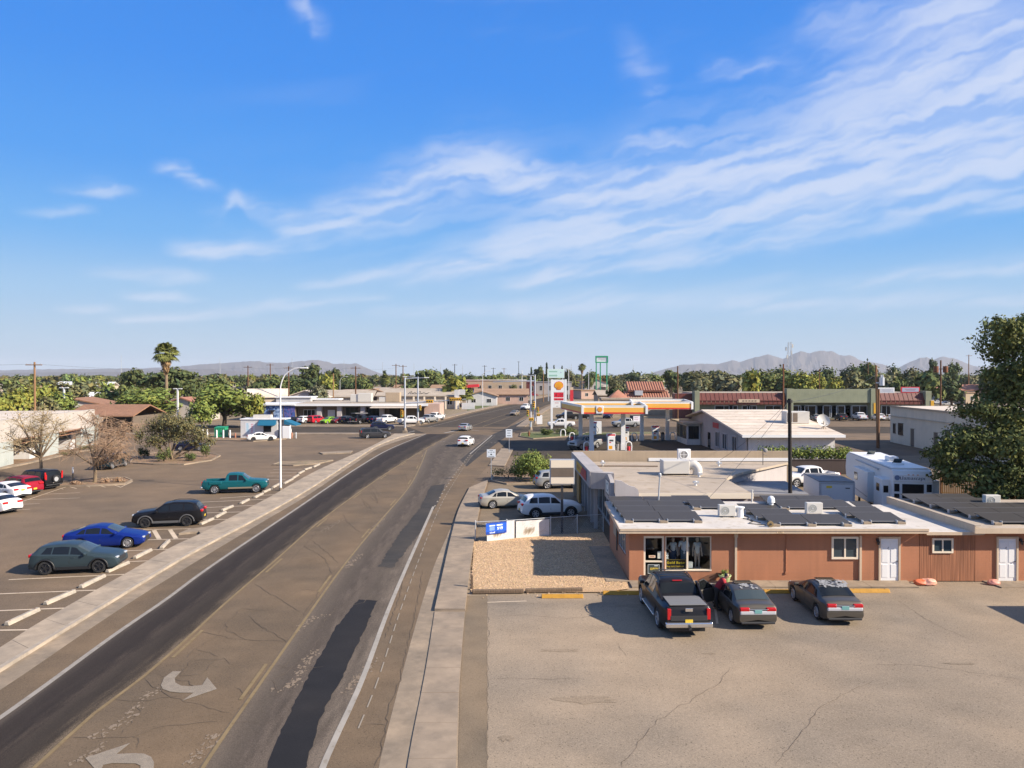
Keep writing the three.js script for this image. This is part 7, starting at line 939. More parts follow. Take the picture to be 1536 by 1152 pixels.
for (let i = 0; i < 70; i++) { const D = 250 + i * 8, px = rr(-30, 1560); if (px > 700 && px < 880 && D < 560) continue; const ri = Math.floor(rnd() * 7), kd = pick(['gable', 'gable', 'end', 'flat']); house(px, D, 0, rr(9, 20), rr(3.2, 4.6), rr(8, 12), rf[ri], pick(wl2), `${D < 400 ? 'nearer' : D < 620 ? 'middle distance' : 'far off'} house with a ${['cream', 'tan', 'rust brown', 'beige', 'orange tile', 'white', 'grey'][ri]} ${kd === 'flat' ? 'flat' : 'pitched'} roof ${landmark(px)}`, 'houses among the distant trees', kd, rr(-.4, .4)); }
// ---------------------------------------------------------------- left side buildings
{
  const t = thing('pale_office', 'pale stucco building with deep doorways at the left edge', 'building'), a = [-59.0, -84.5], b = [-63.9, -112.3], back = 16, at2 = (u) => [lerp(a[0], b[0], u), lerp(a[1], b[1], u)], ang = Math.atan2(-(b[1] - a[1]), b[0] - a[0]), len = Math.hypot(b[0] - a[0], b[1] - a[1]);
  t.position.set(b[0], 0, b[1]); t.rotation.y = ang;             // local -x runs from the far corner towards the camera, +z faces the lot
  const nb2 = (x0, x1, ...r) => bb(-x1, -x0, ...r);
  obj('upper_wall', nb2(-.2, len + 22, 2.9, 5.5, -.6, 0), M.paleWall, t); obj('back_wall', nb2(0, len + 22, 0, 5.3, -14, -3.2), M.paleWall, t); obj('roof', nb2(0, len + 22, 5.3, 5.36, -14, -.62), M.roofPale, t); obj('corner_pier', nb2(-.9, -.21, 0, 4.6, -1.6, .35), M.mint, t);
  for (const [x0, x1] of [[-.2, 5.2], [12.6, 17.6], [25, 30], [37, 50]]) obj('pier', nb2(x0, x1, 0, 2.897, -.6, 0), M.mint, t);
  for (const [x0, x1] of [[5.2, 12.6], [17.6, 25], [30, 37]]) { obj('beam', nb2(x0, x1, 2.6, 2.897, -.5, -.1), M.brownRoof, t); obj('awning', [nb2(x0, x1, 2.9, 3.0, 0.003, .5), nb2(x0, x1, 2.4, 2.5, .0, .3)], M.brownRoof, t); obj('porch_wall', nb2(x0 + .4, x0 + 2, 0, 1.4, -2.9, -.6), M.whiteWall, t); win(t, -(x0 + x1) / 2 - 1, .2, -3.19, 2.6, 2.2, 0, { cols: 3, frame: M.white2 }); }
}
{
  const g0 = G(361, 657.6), g1 = G(433, 657.2), w = 6.8, t = thing('drive_up_kiosk', 'white drive up kiosk with teal awnings', 'kiosk', [g0.x + w / 2, 0, g0.z]), k = g1.x - g0.x;
  t.position.x = (g0.x + g1.x) / 2; obj('wall', bb(-k / 2, k / 2 - 1.7, 0, 3.2, -3, 0), M.whiteWall, t); obj('wall_pilaster', bb(k / 2 - 1.698, k / 2 - .6, 0, 3.2, -3, -.8), M.greyWall, t); obj('roof', bb(-k / 2 - .1, k / 2 - .4, 3.203, 3.36, -3.1, .12), M.white2, t);
  const aw = (x0, x1) => new THREE.ExtrudeGeometry(shapeOf([[0, 2.5], [0, 3.15], [1.1, 2.35], [1.1, 2.2]]), { depth: x1 - x0, bevelEnabled: false }).rotateY(-Math.PI / 2).translate(x1, 0, .01);
  obj('awning', aw(-k / 2 + 3.2, k / 2 - 1.9), M.teal, t); obj('awning', [new THREE.ExtrudeGeometry(shapeOf([[0, 2.4], [0, 3.1], [2.0, 2.3], [2.0, 2.15]]), { depth: 3.2, bevelEnabled: false }).translate(k / 2 - .58, 0, -3)], M.teal, t);
  obj('serving_window', bb(-.1, 1.2, 1.1, 2.2, .003, .06), M.glass, t); obj('wall_print', plane(1.6, 1.9, -k / 2 + 1.6, 1.75, .012), printMat(128, 160, (c, w2, h) => { c.fillStyle = '#d6d8dc'; c.fillRect(0, 0, w2, h); for (let i = 0; i < 5; i++) { c.fillStyle = '#8cc0d4'; c.fillRect(14, 14 + i * 28, 28 + (i * 7) % 12, 16); c.fillStyle = '#c88a94'; c.fillRect(76, 18 + i * 28, 34 - (i * 5) % 11, 14); } }), t, true);
  obj('roof_unit', [bb(-2.2, .8, 3.37, 3.95, -2, -1)], M.plastic, t); obj('ice_machine', rbox(1.3, 2.1, 1, .06, k / 2 - .1, 1.06, .1), M.white2, t); obj('post', bb(k / 2 + .5, k / 2 + .65, 0, 2.3, .3, .45), M.white2, t);
  for (const [px, h, m, label] of [[304, 1.4, M.white2, 'white bollard at the left end of the kiosk row'], [311, 1.4, M.white2, 'white bollard second from the left by the kiosk'], [325, 1.3, M.white2, 'white bollard before the green dumpster'], [335, 1.3, M.white2, 'white bollard at the dumpster corner'], [345, 1.3, M.white2, 'white bollard between dumpster and kiosk'], [353, .8, M.tile, 'short orange bollard left of the kiosk'], [438, .9, M.tile, 'orange bollard right of the kiosk'], [444, .9, M.galv, 'grey bollard right of the kiosk']]) { const g = G(px, 657.5), q = thing('bollard', label, 'bollard', [g.x, 0, g.z]); obj('post', cyl(.13, .13, 0, h, 0, 0, 10), m, q); obj('dome', new THREE.SphereGeometry(.13, 10, 5, 0, 6.3, 0, 1.57).translate(0, h, 0), m, q); }
  const dg = G(329.5, 656.5), d = thing('dumpster', 'green metal dumpster left of the kiosk', 'dumpster', [dg.x, 0, dg.z]); obj('bin_body', [bb(-.9, .9, .12, 1.7, -1.5, 0)], M.green, d); for (const x of [-.6, -.2, .2, .6]) obj('rib', bb(x - .04, x + .04, .15, 1.6, .002, .06), M.green, d); obj('lid', obox(1.9, .06, 1.6, 0, 1.78, -.75, 0, .08), M.green, d);
}
{
  const D = 177, X = (px) => (px - 768) * D / FOC, t = thing('long_low_shop', 'long low brown shop with a wide pale flat roof', 'shop', [0, 0, -D]);
  obj('wall', bb(X(447), X(637), 0, 3.5, -20, 0), M.brownWall, t); obj('roof', bb(X(447) - 1, X(637) + 1, 3.52, 3.95, -22, 2.2), M.roofTan, t); obj('roof_edge', bb(X(447) - 1.05, X(637) + 1.05, 3.46, 4.02, 2.21, 2.36), M.white2, t); obj('pink_end', bb(X(637) + .01, X(660), 0, 3.9, -10, 1), M.pinkWall, t); obj('canopy', obox(X(634) - X(560), .16, 2.6, (X(560) + X(634)) / 2, 3.2, 3.2, 0, .06), M.roofPale, t);
  for (const px of [481, 511, 546, 574]) obj('pier', bb(X(px) - .55, X(px) + .55, 0, 3.5, .003, 1.6), M.lavender, t); win(t, X(464), 1.0, .01, 2.8, 1.5, 0, { cols: 3, frame: M.white2 }); win(t, X(497), .9, .01, 1.7, 1.5, 0, { cols: 1, frame: M.white2, glass: M.whiteWall }); for (const px of [528, 556, 566]) win(t, X(px), .6, .01, 3.0, 2.4, 0, { cols: 3, frame: M.darkMetal }); obj('garage_door', bb(X(584), X(601), .02, 2.9, .003, .06), M.dark, t); obj('yellow_post', bb(X(604) - .3, X(604) + .3, 0, 3.4, 1.6, 2), M.signal, t); obj('blank_board', [bb(X(473), X(479), .9, 2.6, .003, .08)], M.lavender, t);
  const mural = (c1, c2, c3, sd) => printMat(256, 128, (c, w, h) => { c.fillStyle = c1; c.fillRect(0, 0, w, h); for (let i = 0; i < 260; i++) { c.fillStyle = i % 3 ? c2 : c3; c.globalAlpha = .55; c.beginPath(); c.ellipse(hash(i, sd) * w, hash(i, sd + 4) * h, 3 + hash(i, sd + 8) * 9, 8 + hash(i, sd + 2) * 20, hash(i, sd + 6) * 3, 0, 7); c.fill(); } c.globalAlpha = 1; });
  const q = thing('mural_building', 'small flat shop covered with blue and purple murals', 'shop', [0, 0, -D + 2]); obj('wall', bb(X(393), X(446.5), 0, 3.6, -12, 0), M.brownWall, q); obj('roof', bb(X(372), X(447), 3.62, 3.9, -12.5, .5), M.white2, q); obj('blue_mural', plane(X(428) - X(400), 3.5, (X(400) + X(428)) / 2, 1.8, .02), mural('#2a4f8c', '#9fb4cf', '#16305e', 3), q, true); obj('purple_mural', plane(X(446) - X(429.5), 3.5, (X(429.5) + X(446)) / 2, 1.8, .02), mural('#2c2350', '#3a5a9a', '#8a6a9c', 9), q, true); obj('side_shop', bb(X(372), X(392.5), 0, 3.6, -10, .2), M.greyWall, q); obj('red_awning', bb(X(390), X(399.5), 2.9, 3.6, .1, .9), M.redMetal, q); obj('door_canopy', bb(X(407), X(417), 2.3, 2.45, .03, .9), M.dark, q); obj('door', bb(X(410), X(414), .02, 2.1, .03, .08), M.brownWall, q);
  for (const [px, w, h, label] of [[523, 2.8, 1.9, 'pale roof cooler on the left of the low shop'], [537, 3.4, 2.2, 'pale roof cooler in the middle of the low shop'], [581, 3.6, 2.4, 'tall tan roof cooler on the low shop'], [570, 3.4, 1.2, 'flat pale roof cooler on the low shop']]) { const a = thing('roof_cooler', label, 'air conditioner', [X(px), 3.96, -D - 9]); obj('casing', rbox(w, h, w * .7, .06, 0, h / 2 + .1, 0), px === 581 ? M.tanWall : M.plastic, a); obj('base', bb(-w * .4, w * .4, 0, .12, -w * .3, w * .3), M.galv, a); }
}
// ---------------------------------------------------------------- poles, lamps, signals, signs
function utilityPole(px, D, topPy, m, label, arms = 1, lean = 0) { const [x, z, h] = place(px, D, topPy), t = thing('utility_pole', label, 'utility pole', [x, 0, z]), r = .16 + h * .004; obj('pole', rod(V(0, 0, 0), V(lean, h, 0), r, 10, r * .7), m, t); for (let i = 0; i < arms; i++) { const y = h - .5 - i * 1.0; obj('crossarm', bb(-1.4 + lean, 1.4 + lean, y - .07, y + .07, .1, .24), m, t); for (const s of [-1.2, -.45, .45, 1.2]) obj('insulator', cyl(.05, .05, y + .07, y + .28, s + lean, .17, 6), M.galv, t); } return t; }
utilityPole(52, 125, 543, M.palePole, 'tall wooden pole with a crossarm above the pale building'); utilityPole(372, 240, 548.5, M.woodPole, 'wooden pole with a crossarm left of the near street lamp'); utilityPole(405.5, 280, 545.5, M.woodPole, 'far wooden pole just left of the near street lamp'); utilityPole(433, 215, 549.5, M.woodPole, 'wooden pole just right of the near street lamp'); utilityPole(500, 225, 560, M.palePole, 'plain wooden pole behind the low shop', 0); utilityPole(533.5, 205, 549.5, M.woodPole, 'wooden pole with a crossarm above the low shop roof'); utilityPole(594, 250, 546, M.woodPole, 'left of two close wooden poles behind the signal', 1); utilityPole(604.5, 255, 547.5, M.woodPole, 'right of two close wooden poles behind the signal', 1); utilityPole(682, 380, 546, M.darkPole, 'far dark pole above the motel roof'); utilityPole(727, 400, 548, M.darkPole, 'far dark pole beside the red canopy'); utilityPole(740, 430, 551.5, M.darkPole, 'far dark pole second from the red canopy'); utilityPole(756, 430, 552, M.woodPole, 'far wooden pole above the brown box shop'); utilityPole(778, 600, 542, M.darkPole, 'far tall pole above the street'); utilityPole(815, 300, 556, M.palePole, 'plain orange tinged pole beside the far shops', 0); utilityPole(1016.5, 178, 549, M.woodPole, 'plain wooden pole beside the wooden red wing', 0); utilityPole(1175, 165, 546, M.rustPole ??= mat(.30, .115, .05, .9, { map: rep(T.wood, .3, 2) }), 'rusty brown pole left of the green shop front', 0); utilityPole(1411, 165, 540.5, M.woodPole, 'tall wooden pole with transformers above the big tree', 0); utilityPole(1384, 260, 556, M.woodPole, 'plain wooden pole above the red framed sign', 0); utilityPole(1302, 320, 543.5, M.woodPole, 'far wooden pole left of the transformer pole', 0); utilityPole(1229, 250, 554, M.woodPole, 'plain wooden pole behind the green shop', 0); utilityPole(1453, 330, 532, M.palePole, 'far pale pole beside the big tree', 1);
{ const t = utilityPole(1317.5, 108, 548, M.palePole, 'wooden pole carrying a grey transformer can', 0, -.35), h = 12.1; obj('transformer', [cyl(.38, .38, h - 2.9, h - 1.7, .35, .3, 14), cyl(.1, .1, h - 1.7, h - 1.3, .25, .3, 8), cyl(.1, .1, h - 1.7, h - 1.3, .5, .3, 8)], M.steel, t); obj('bracket', bb(-.4, .3, h - 2.6, h - 2.4, .1, .3), M.galv, t); obj('wooden_sleeve', cyl(.24, .21, 0, 8.7, .0, -.0, 12), M.woodPole, t); }
{ const t = thing('black_pole', 'thick black pole rising behind the white roof', 'utility pole', [19.75, 0, -52]); obj('pole', rod(V(0, 0, 0), V(-.1, 9.0, 0), .15, 12, .12), M.darkPole, t); obj('top_band', cyl(.2, .2, 8.7, 8.9, -.1, 0, 12), M.black, t); }
for (const [x, h, label] of [[1404, 1.0, 0], [1418, .9, 0]]) { const [a, z] = place(x, 165, 552); const t = thing('pole_transformer', x === 1404 ? 'rusty transformer left of the tall pole by the big tree' : 'rusty transformer right of the tall pole by the big tree', 'transformer', [a, 12.2, z]); obj('tank', cyl(.5, .5, -.8, .6, 0, 0, 12), M.rust, t); obj('bracket', bb(x === 1404 ? 0 : -1, x === 1404 ? 1 : 0, -.1, .05, -.08, .08), M.darkMetal, t); }
function wire(a, b, sag, name, label) { const m = a.clone().lerp(b, .5); m.y -= sag; const t = obj(name, new THREE.TubeGeometry(new THREE.QuadraticBezierCurve3(a, m, b), 24, .014, 4), M.darkMetal); tag(t, label, 'cable'); }
{ const p = (px, D, y) => { const q = at(px, y, D); return q; };
  wire(p(1184, 52, 601), V(12.0, 2.9, -45.3), .5, 'service_wire', 'overhead service wire from the black pole to the white roof'); wire(p(1184, 52, 603), p(1317, 108, 560), 1.2, 'service_wire', 'overhead wire from the black pole to the transformer pole'); wire(p(1184, 52, 600), p(1080, 60, 690), .6, 'service_wire', 'overhead wire from the black pole to the tan roof'); wire(p(52, 125, 546), p(-200, 140, 540), 1, 'power_wire', 'power line running left from the tall wooden pole'); wire(p(52, 125, 546), p(372, 240, 551), 2, 'power_wire', 'power line from the tall wooden pole to the next'); wire(p(433, 215, 551), p(533, 205, 551), 1.5, 'power_wire', 'power line above the low shop'); wire(p(533, 205, 552), p(604, 255, 549), 1.5, 'power_wire', 'power line between the low shop and the motel'); wire(p(372, 240, 551), p(433, 215, 551), 1, 'power_wire', 'power line crossing behind the near street lamp'); }
function lampPost(px, base, topPy, reach, label, D0) { const g = D0 ? V((px - 768) * D0 / FOC, 0, -D0) : G(px, base), h = EYE - (topPy - HORIZON) * -g.z / FOC, t = thing('street_lamp', label, 'street lamp', [g.x, 0, g.z]), r = h * .0068; obj('base', [cyl(r * 2.2, r * 2, 0, .25, 0, 0, 12)], M.walk, t); obj('pole', rod(V(0, .2, 0), V(0, h * .80, 0), r * 1.25, 12, r * .9), M.poleWhite, t); const s = Math.sign(reach); obj('arm', tube([V(0, h * .79, 0), V(s * .05, h * .86, 0), V(s * .45, h * .945, 0), V(s * 1.1, h * .985, 0), V(reach * .7, h * .995, 0), V(reach, h, 0)], r * .75, 40, 8), M.poleWhite, t); const hd = obj('lamp_head', rbox(.75, .14, .3, .05, reach + s * .3, h, 0), M.poleWhite, t); obj('lens', rbox(.4, .05, .2, .02, reach + s * .35, h - .08, 0), M.glassBlue, hd); }
lampPost(421, 735.5, 552, 1.9, 'tall white street lamp with a curved arm on the left sidewalk'); lampPost(510, 0, 565, 2.2, 'far white street lamp behind the low shop', 270); lampPost(1338, 0, 552.5, -3, 'far pale street lamp right of the transformer pole', 290); lampPost(1281, 0, 551.5, -3, 'far pale street lamp left of the transformer pole', 320); lampPost(1248.5, 0, 550, -3, 'far pale street lamp above the green shop', 330); lampPost(724, 614, 556, 2, 'far white street lamp on the lawn beside the street');
for (const [px, D, ty, label] of [[96, 150, 581.5, 'white twin headed lot lamp behind the pale building'], [266.5, 150, 583, 'white twin headed lot lamp above the olive tree']]) { const [x, z, h] = place(px, D, ty), t = thing('lot_lamp', label, 'street lamp', [x, 0, z], 0, 'twin headed lot lamps'); obj('post', bb(-.14, .14, 0, h, -.14, .14), M.poleWhite, t); for (const s of [-1, 1]) obj('lamp_head', rbox(.7, .16, .45, .04, s * .55, h - .02, 0), M.poleWhite, t); }
for (const [px, D, ty, label] of [[853, 330, 553, 'slim pale post beside the petrol sign'], [783, 330, 555, 'slim pale post left of the signals'], [883, 420, 553, 'slim pale post before the green framed sign']]) { const [x, z, h] = place(px, D, ty), t = thing('slim_post', label, 'post', [x, 0, z]); obj('post', cyl(.16, .12, 0, h, 0, 0, 8), M.poleWhite, t); obj('foot', cyl(.3, .3, 0, .4, 0, 0, 8), M.walk, t); }
for (const [px, ty, D, label] of [[182, 533, 900, 'thin radio mast left of the palm'], [330, 536, 900, 'thin radio mast right of the palm'], [438, 537, 900, 'thin radio mast above the near street lamp'], [516, 540, 1000, 'thin radio mast left of the low hills end'], [574, 543, 1000, 'thin radio mast above the motel left end'], [621, 545, 1000, 'thin radio mast above the signals'], [661, 546, 1000, 'thin radio mast above the large green tree'], [694, 547, 1000, 'thin radio mast right of the large green tree'], [857, 546, 900, 'thin radio mast right of the petrol sign'], [950, 547, 1000, 'thin radio mast above the tiled restaurant']]) { const [x, z, h] = place(px, D, ty), t = thing('radio_mast', label, 'radio mast', [x, 0, z]); obj('shaft', cyl(.35, .2, 0, h, 0, 0, 5), M.galv, t); obj('antenna_ring', [cyl(.9, .9, h * .55, h * .56, 0, 0, 6), cyl(.9, .9, h * .8, h * .81, 0, 0, 6)], M.galv, t); }
{ const [x, z, h] = place(1184.5, 520, 513), t = thing('lattice_tower', 'lattice antenna tower before the right mountain', 'tower', [x, 0, z]), lg = [], br = []; for (const [a, b] of [[-1, -1], [1, -1], [1, 1], [-1, 1]]) lg.push(rod(V(a * 2, 0, b * 2), V(a * .9, h, b * .9), .16, 5)); for (let i = 0; i < 12; i++) { const y = h * i / 12, y2 = h * (i + 1) / 12, w = lerp(2, .9, i / 12), w2 = lerp(2, .9, (i + 1) / 12); br.push(rod(V(-w, y, w), V(w2, y2, w2), .09, 4), rod(V(w, y, w), V(w, y2, -w2), .09, 4), rod(V(-w, y, -w), V(-w2, y2, w2), .09, 4)); } obj('legs', lg, M.galv, t); obj('bracing', br, M.galv, t); for (const [a, y, b] of [[-2.6, .86, 0], [2, .92, 0], [-2.2, .7, 1], [1.6, .78, -1]]) obj('antenna', rbox(.9, 2.6, .5, .1, a, h * y, b), M.plastic, t); }
// traffic signals
function signalHead(parent, x, y, z, ry, lit) { const T4 = new THREE.Matrix4().makeRotationY(ry).setPosition(x, y, z), s = obj('signal_head', rbox(.42, 1.2, .32, .05).applyMatrix4(T4), M.signal, parent); ['r', 'a', 'g'].forEach((c, i) => obj('lens', new THREE.CylinderGeometry(.14, .14, .05, 12).rotateX(Math.PI / 2).translate(0, .38 - i * .38, .17).applyMatrix4(T4), i === 2 && lit ? M.green : M.dark, s)); return s; }
function signalPole(px, base, topPy, label, arm, heads, lum) { const g = G(px, base), h = EYE - (topPy - HORIZON) * -g.z / FOC, t = thing('signal_pole', label, 'traffic signal', [g.x, 0, g.z]); obj('pole', [rod(V(0, .3, 0), V(0, h, 0), .2, 12, .15)], M.steel, t); obj('footing', [bb(-.4, .4, 0, .5, -.4, .4), cyl(.35, .25, .5, 1.0, 0, 0, 12)], M.walk, t); if (arm) { obj('mast_arm', rod(V(0, arm[1], 0), V(arm[0], arm[2], 0), .13, 10, .07), M.steel, t); } if (lum) { obj('luminaire_arm', rod(V(0, h - .2, 0), V(lum, h, 0), .08, 8, .05), M.steel, t); obj('luminaire', rbox(.9, .16, .35, .05, lum, h, 0), M.poleWhite, t); } for (const [x, y, horiz] of heads) { if (horiz) { const s = obj('signal_head', rbox(horiz, .55, .35, .06, x, y, .2), M.signal, t); for (let i = 0; i < Math.round(horiz / .4); i++) obj('lens', new THREE.CylinderGeometry(.13, .13, .05, 10).rotateX(Math.PI / 2).translate(x - horiz / 2 + .25 + i * .4, y, .38), M.dark, s); } else signalHead(t, x, y, .28, 0, true); } return t; }
signalPole(607.5, 649.6, 566.5, 'left corner signal pole with a long mast arm', [11.4, 5.5, 6.3], [[4.6, 5.9, 1.3], [9.4, 6.3, 2.2], [-.5, 3.6, 0]], 4.0); signalPole(627, 638, 565, 'second signal pole behind the white pickup', undefined, [[.5, 3.8, 0]], -2.8); signalPole(796, 648.5, 564.5, 'signal pole on the petrol station corner', undefined, [[-.55, 3.6, 0], [.55, 4.9, 0], [.1, 2.5, .9]], 0); signalPole(802.5, 638.5, 562, 'signal pole across the junction beside the white cabinet', [-9, 9.6, 9.3], [[-.2, 4.6, 0], [.6, 3.4, 0], [.7, 2.3, .7]], -4.6);
{ const g = G(805, 637), t = thing('control_cabinet', 'white signal control cabinet on the far corner', 'cabinet', [g.x + .6, 0, g.z]); obj('casing', rbox(1.2, 1.9, .8, .04, 0, 1.05, 0), M.white2, t); obj('plinth', bb(-.7, .7, 0, .12, -.5, .5), M.walk, t); }
{ const g = G(793.5, 655), t = thing('fire_hydrant', 'rusty red hydrant on the corner bed', 'hydrant', [g.x, .08, g.z]); obj('barrel', [cyl(.16, .14, 0, .7, 0, 0, 10), new THREE.SphereGeometry(.16, 10, 6, 0, 6.3, 0, 1.57).translate(0, .7, 0)], M.rust, t); obj('outlet', [rod(V(-.28, .5, 0), V(.28, .5, 0), .08, 8)], M.rust, t); }
function roadSign(px, base, x0, x1, y0, y1, label, draw) { const g = G(px, base), k = -g.z / FOC, t = thing('road_sign', label, 'sign', [g.x, 0, g.z]), w = (x1 - x0) * k, cx = ((x0 + x1) / 2 - px) * k, top = EYE - (y0 - HORIZON) * k, bot = EYE - (y1 - HORIZON) * k; obj('post', bb(-.035, .035, 0, bot + .4, -.05, -.01), M.galv, t); obj('plate', rbox(w, top - bot, .02, .008, cx, (top + bot) / 2, .005), M.white2, t); obj('legend', plane(w * .96, (top - bot) * .96, cx, (top + bot) / 2, .018), printMat(96, 112, draw), t, true); }
roadSign(763.8, 679.5, 758.6, 768.4, 644, 656.4, 'white lettered road sign at the station driveway', (c, w, h) => { c.fillStyle = '#d5dbe0'; c.fillRect(0, 0, w, h); c.fillStyle = '#55606a'; c.fillRect(16, 12, 62, 10); c.fillRect(22, 46, 50, 9); c.fillRect(16, 84, 62, 10); });
roadSign(736.8, 721, 730.2, 743.4, 674.2, 686, 'white lane use sign beside the corner shrub', (c, w, h) => { c.fillStyle = '#d5dbe0'; c.fillRect(0, 0, w, h); c.fillStyle = '#5a646c'; c.fillRect(28, 8, 40, 8); c.fillRect(10, 34, 20, 9); c.fillRect(38, 34, 20, 9); c.fillRect(66, 34, 20, 9); c.fillStyle = '#14181c'; c.beginPath(); c.arc(48, 72, 10, 0, 7); c.fill(); c.fillStyle = '#5a646c'; c.fillRect(14, 96, 68, 8); });
{ const g = G(139, 0 + 727), p = G(109.5, 725), t = thing('marker_stake', 'thin white marker stake on the lot island', 'marker', [p.x, 0, p.z]); obj('stake', bb(-.04, .04, 0, 1.5, -.03, .03), M.dark, t); obj('tip', bb(-.06, .06, 1.0, 1.6, -.04, .04), M.white2, t); }
{ // tall signs far up the road
  const D = 330, X = (px) => (px - 768) * D / FOC, Y = (py) => EYE - (py - HORIZON) * D / FOC, t = thing('green_framed_sign', 'tall green framed sign on three posts', 'sign', [X(902.5), 0, -D]), w = X(912) - X(893); for (const x of [-w / 2 + .4, -.6, w / 2 - .5]) obj('post', bb(x - .22, x + .22, 0, Y(543.5), -.2, .2), M.green, t); obj('frame', [bb(-w / 2, w / 2, Y(535) - .25, Y(535) + .35, -.3, .3), bb(-w / 2, w / 2, Y(543.5) - .25, Y(543.5) + .25, -.3, .3), bb(-w / 2, -w / 2 + .5, Y(543.5) + .25, Y(535) - .25, -.3, .3), bb(w / 2 - .5, w / 2, Y(543.5) + .25, Y(535) - .25, -.3, .3)], M.green, t); obj('board', bb(-w / 2 + .5, w / 2 - .5, Y(543.5) + .25, Y(535) - .25, -.1, .1), M.white2, t); obj('legend', plane(w - 1.2, 1.7, 0, Y(539), .12), printMat(160, 56, (c, a, h) => { c.fillStyle = '#ccd3d6'; c.fillRect(0, 0, a, h); c.fillStyle = '#9c8a98'; c.fillRect(20, 18, 120, 10); c.fillStyle = '#8fa8a8'; c.fillRect(60, 36, 76, 7); }), t, true);
  const b = thing('green_billboard', 'pale green lettered billboard behind the petrol sign', 'billboard', [X(833.5) * .94, 0, -D * .94]), k = .94; obj('board', bb(X(821) * k - X(833.5) * k, X(846.5) * k - X(833.5) * k, EYE - (567 - HORIZON) * D * k / FOC, EYE - (553.5 - HORIZON) * D * k / FOC, -.2, .2), M.white2, b); obj('legend', plane((X(846) - X(821.5)) * k, 3.6, .06, EYE - (560.2 - HORIZON) * D * k / FOC, .21), printMat(256, 128, (c, a, h) => { c.fillStyle = '#c3dcd6'; c.fillRect(0, 0, a, h); c.fillStyle = '#8fb8a6'; c.fillRect(20, 26, 130, 20); c.fillRect(20, 84, 110, 24); c.beginPath(); c.moveTo(130, 76); c.lineTo(156, 96); c.lineTo(130, 116); c.fill(); c.fillStyle = '#a8b0c4'; c.beginPath(); c.moveTo(190, 56); c.lineTo(206, 34); c.lineTo(222, 56); c.fill(); }), b, true); for (const x of [-3, 3]) obj('post', bb(x - .25, x + .25, 0, 9.6, -.25, .25), M.galv, b);
  const r = thing('red_pylon', 'slim red pylon beside the petrol sign', 'pylon', [X(857.5) * .7, 0, -D * .7]); obj('shaft', bb(-.5, .5, 0, 6.2, -.3, .3), M.redSign, r); obj('cap', bb(-.5, .5, 6.22, 7.1, -.3, .3), M.cream, r);
  const bl = thing('blue_billboard', 'far dark blue billboard left of the brown pole', 'billboard', [X(1008) * 1.9, 0, -D * 1.9]); obj('board', bb(-3.6, 3.6, 9, 14, -.2, .2), M.navySign ??= mat(.03, .05, .12, .6), bl); obj('post', bb(-.4, .4, 0, 9, -.3, .3), M.galv, bl);
}
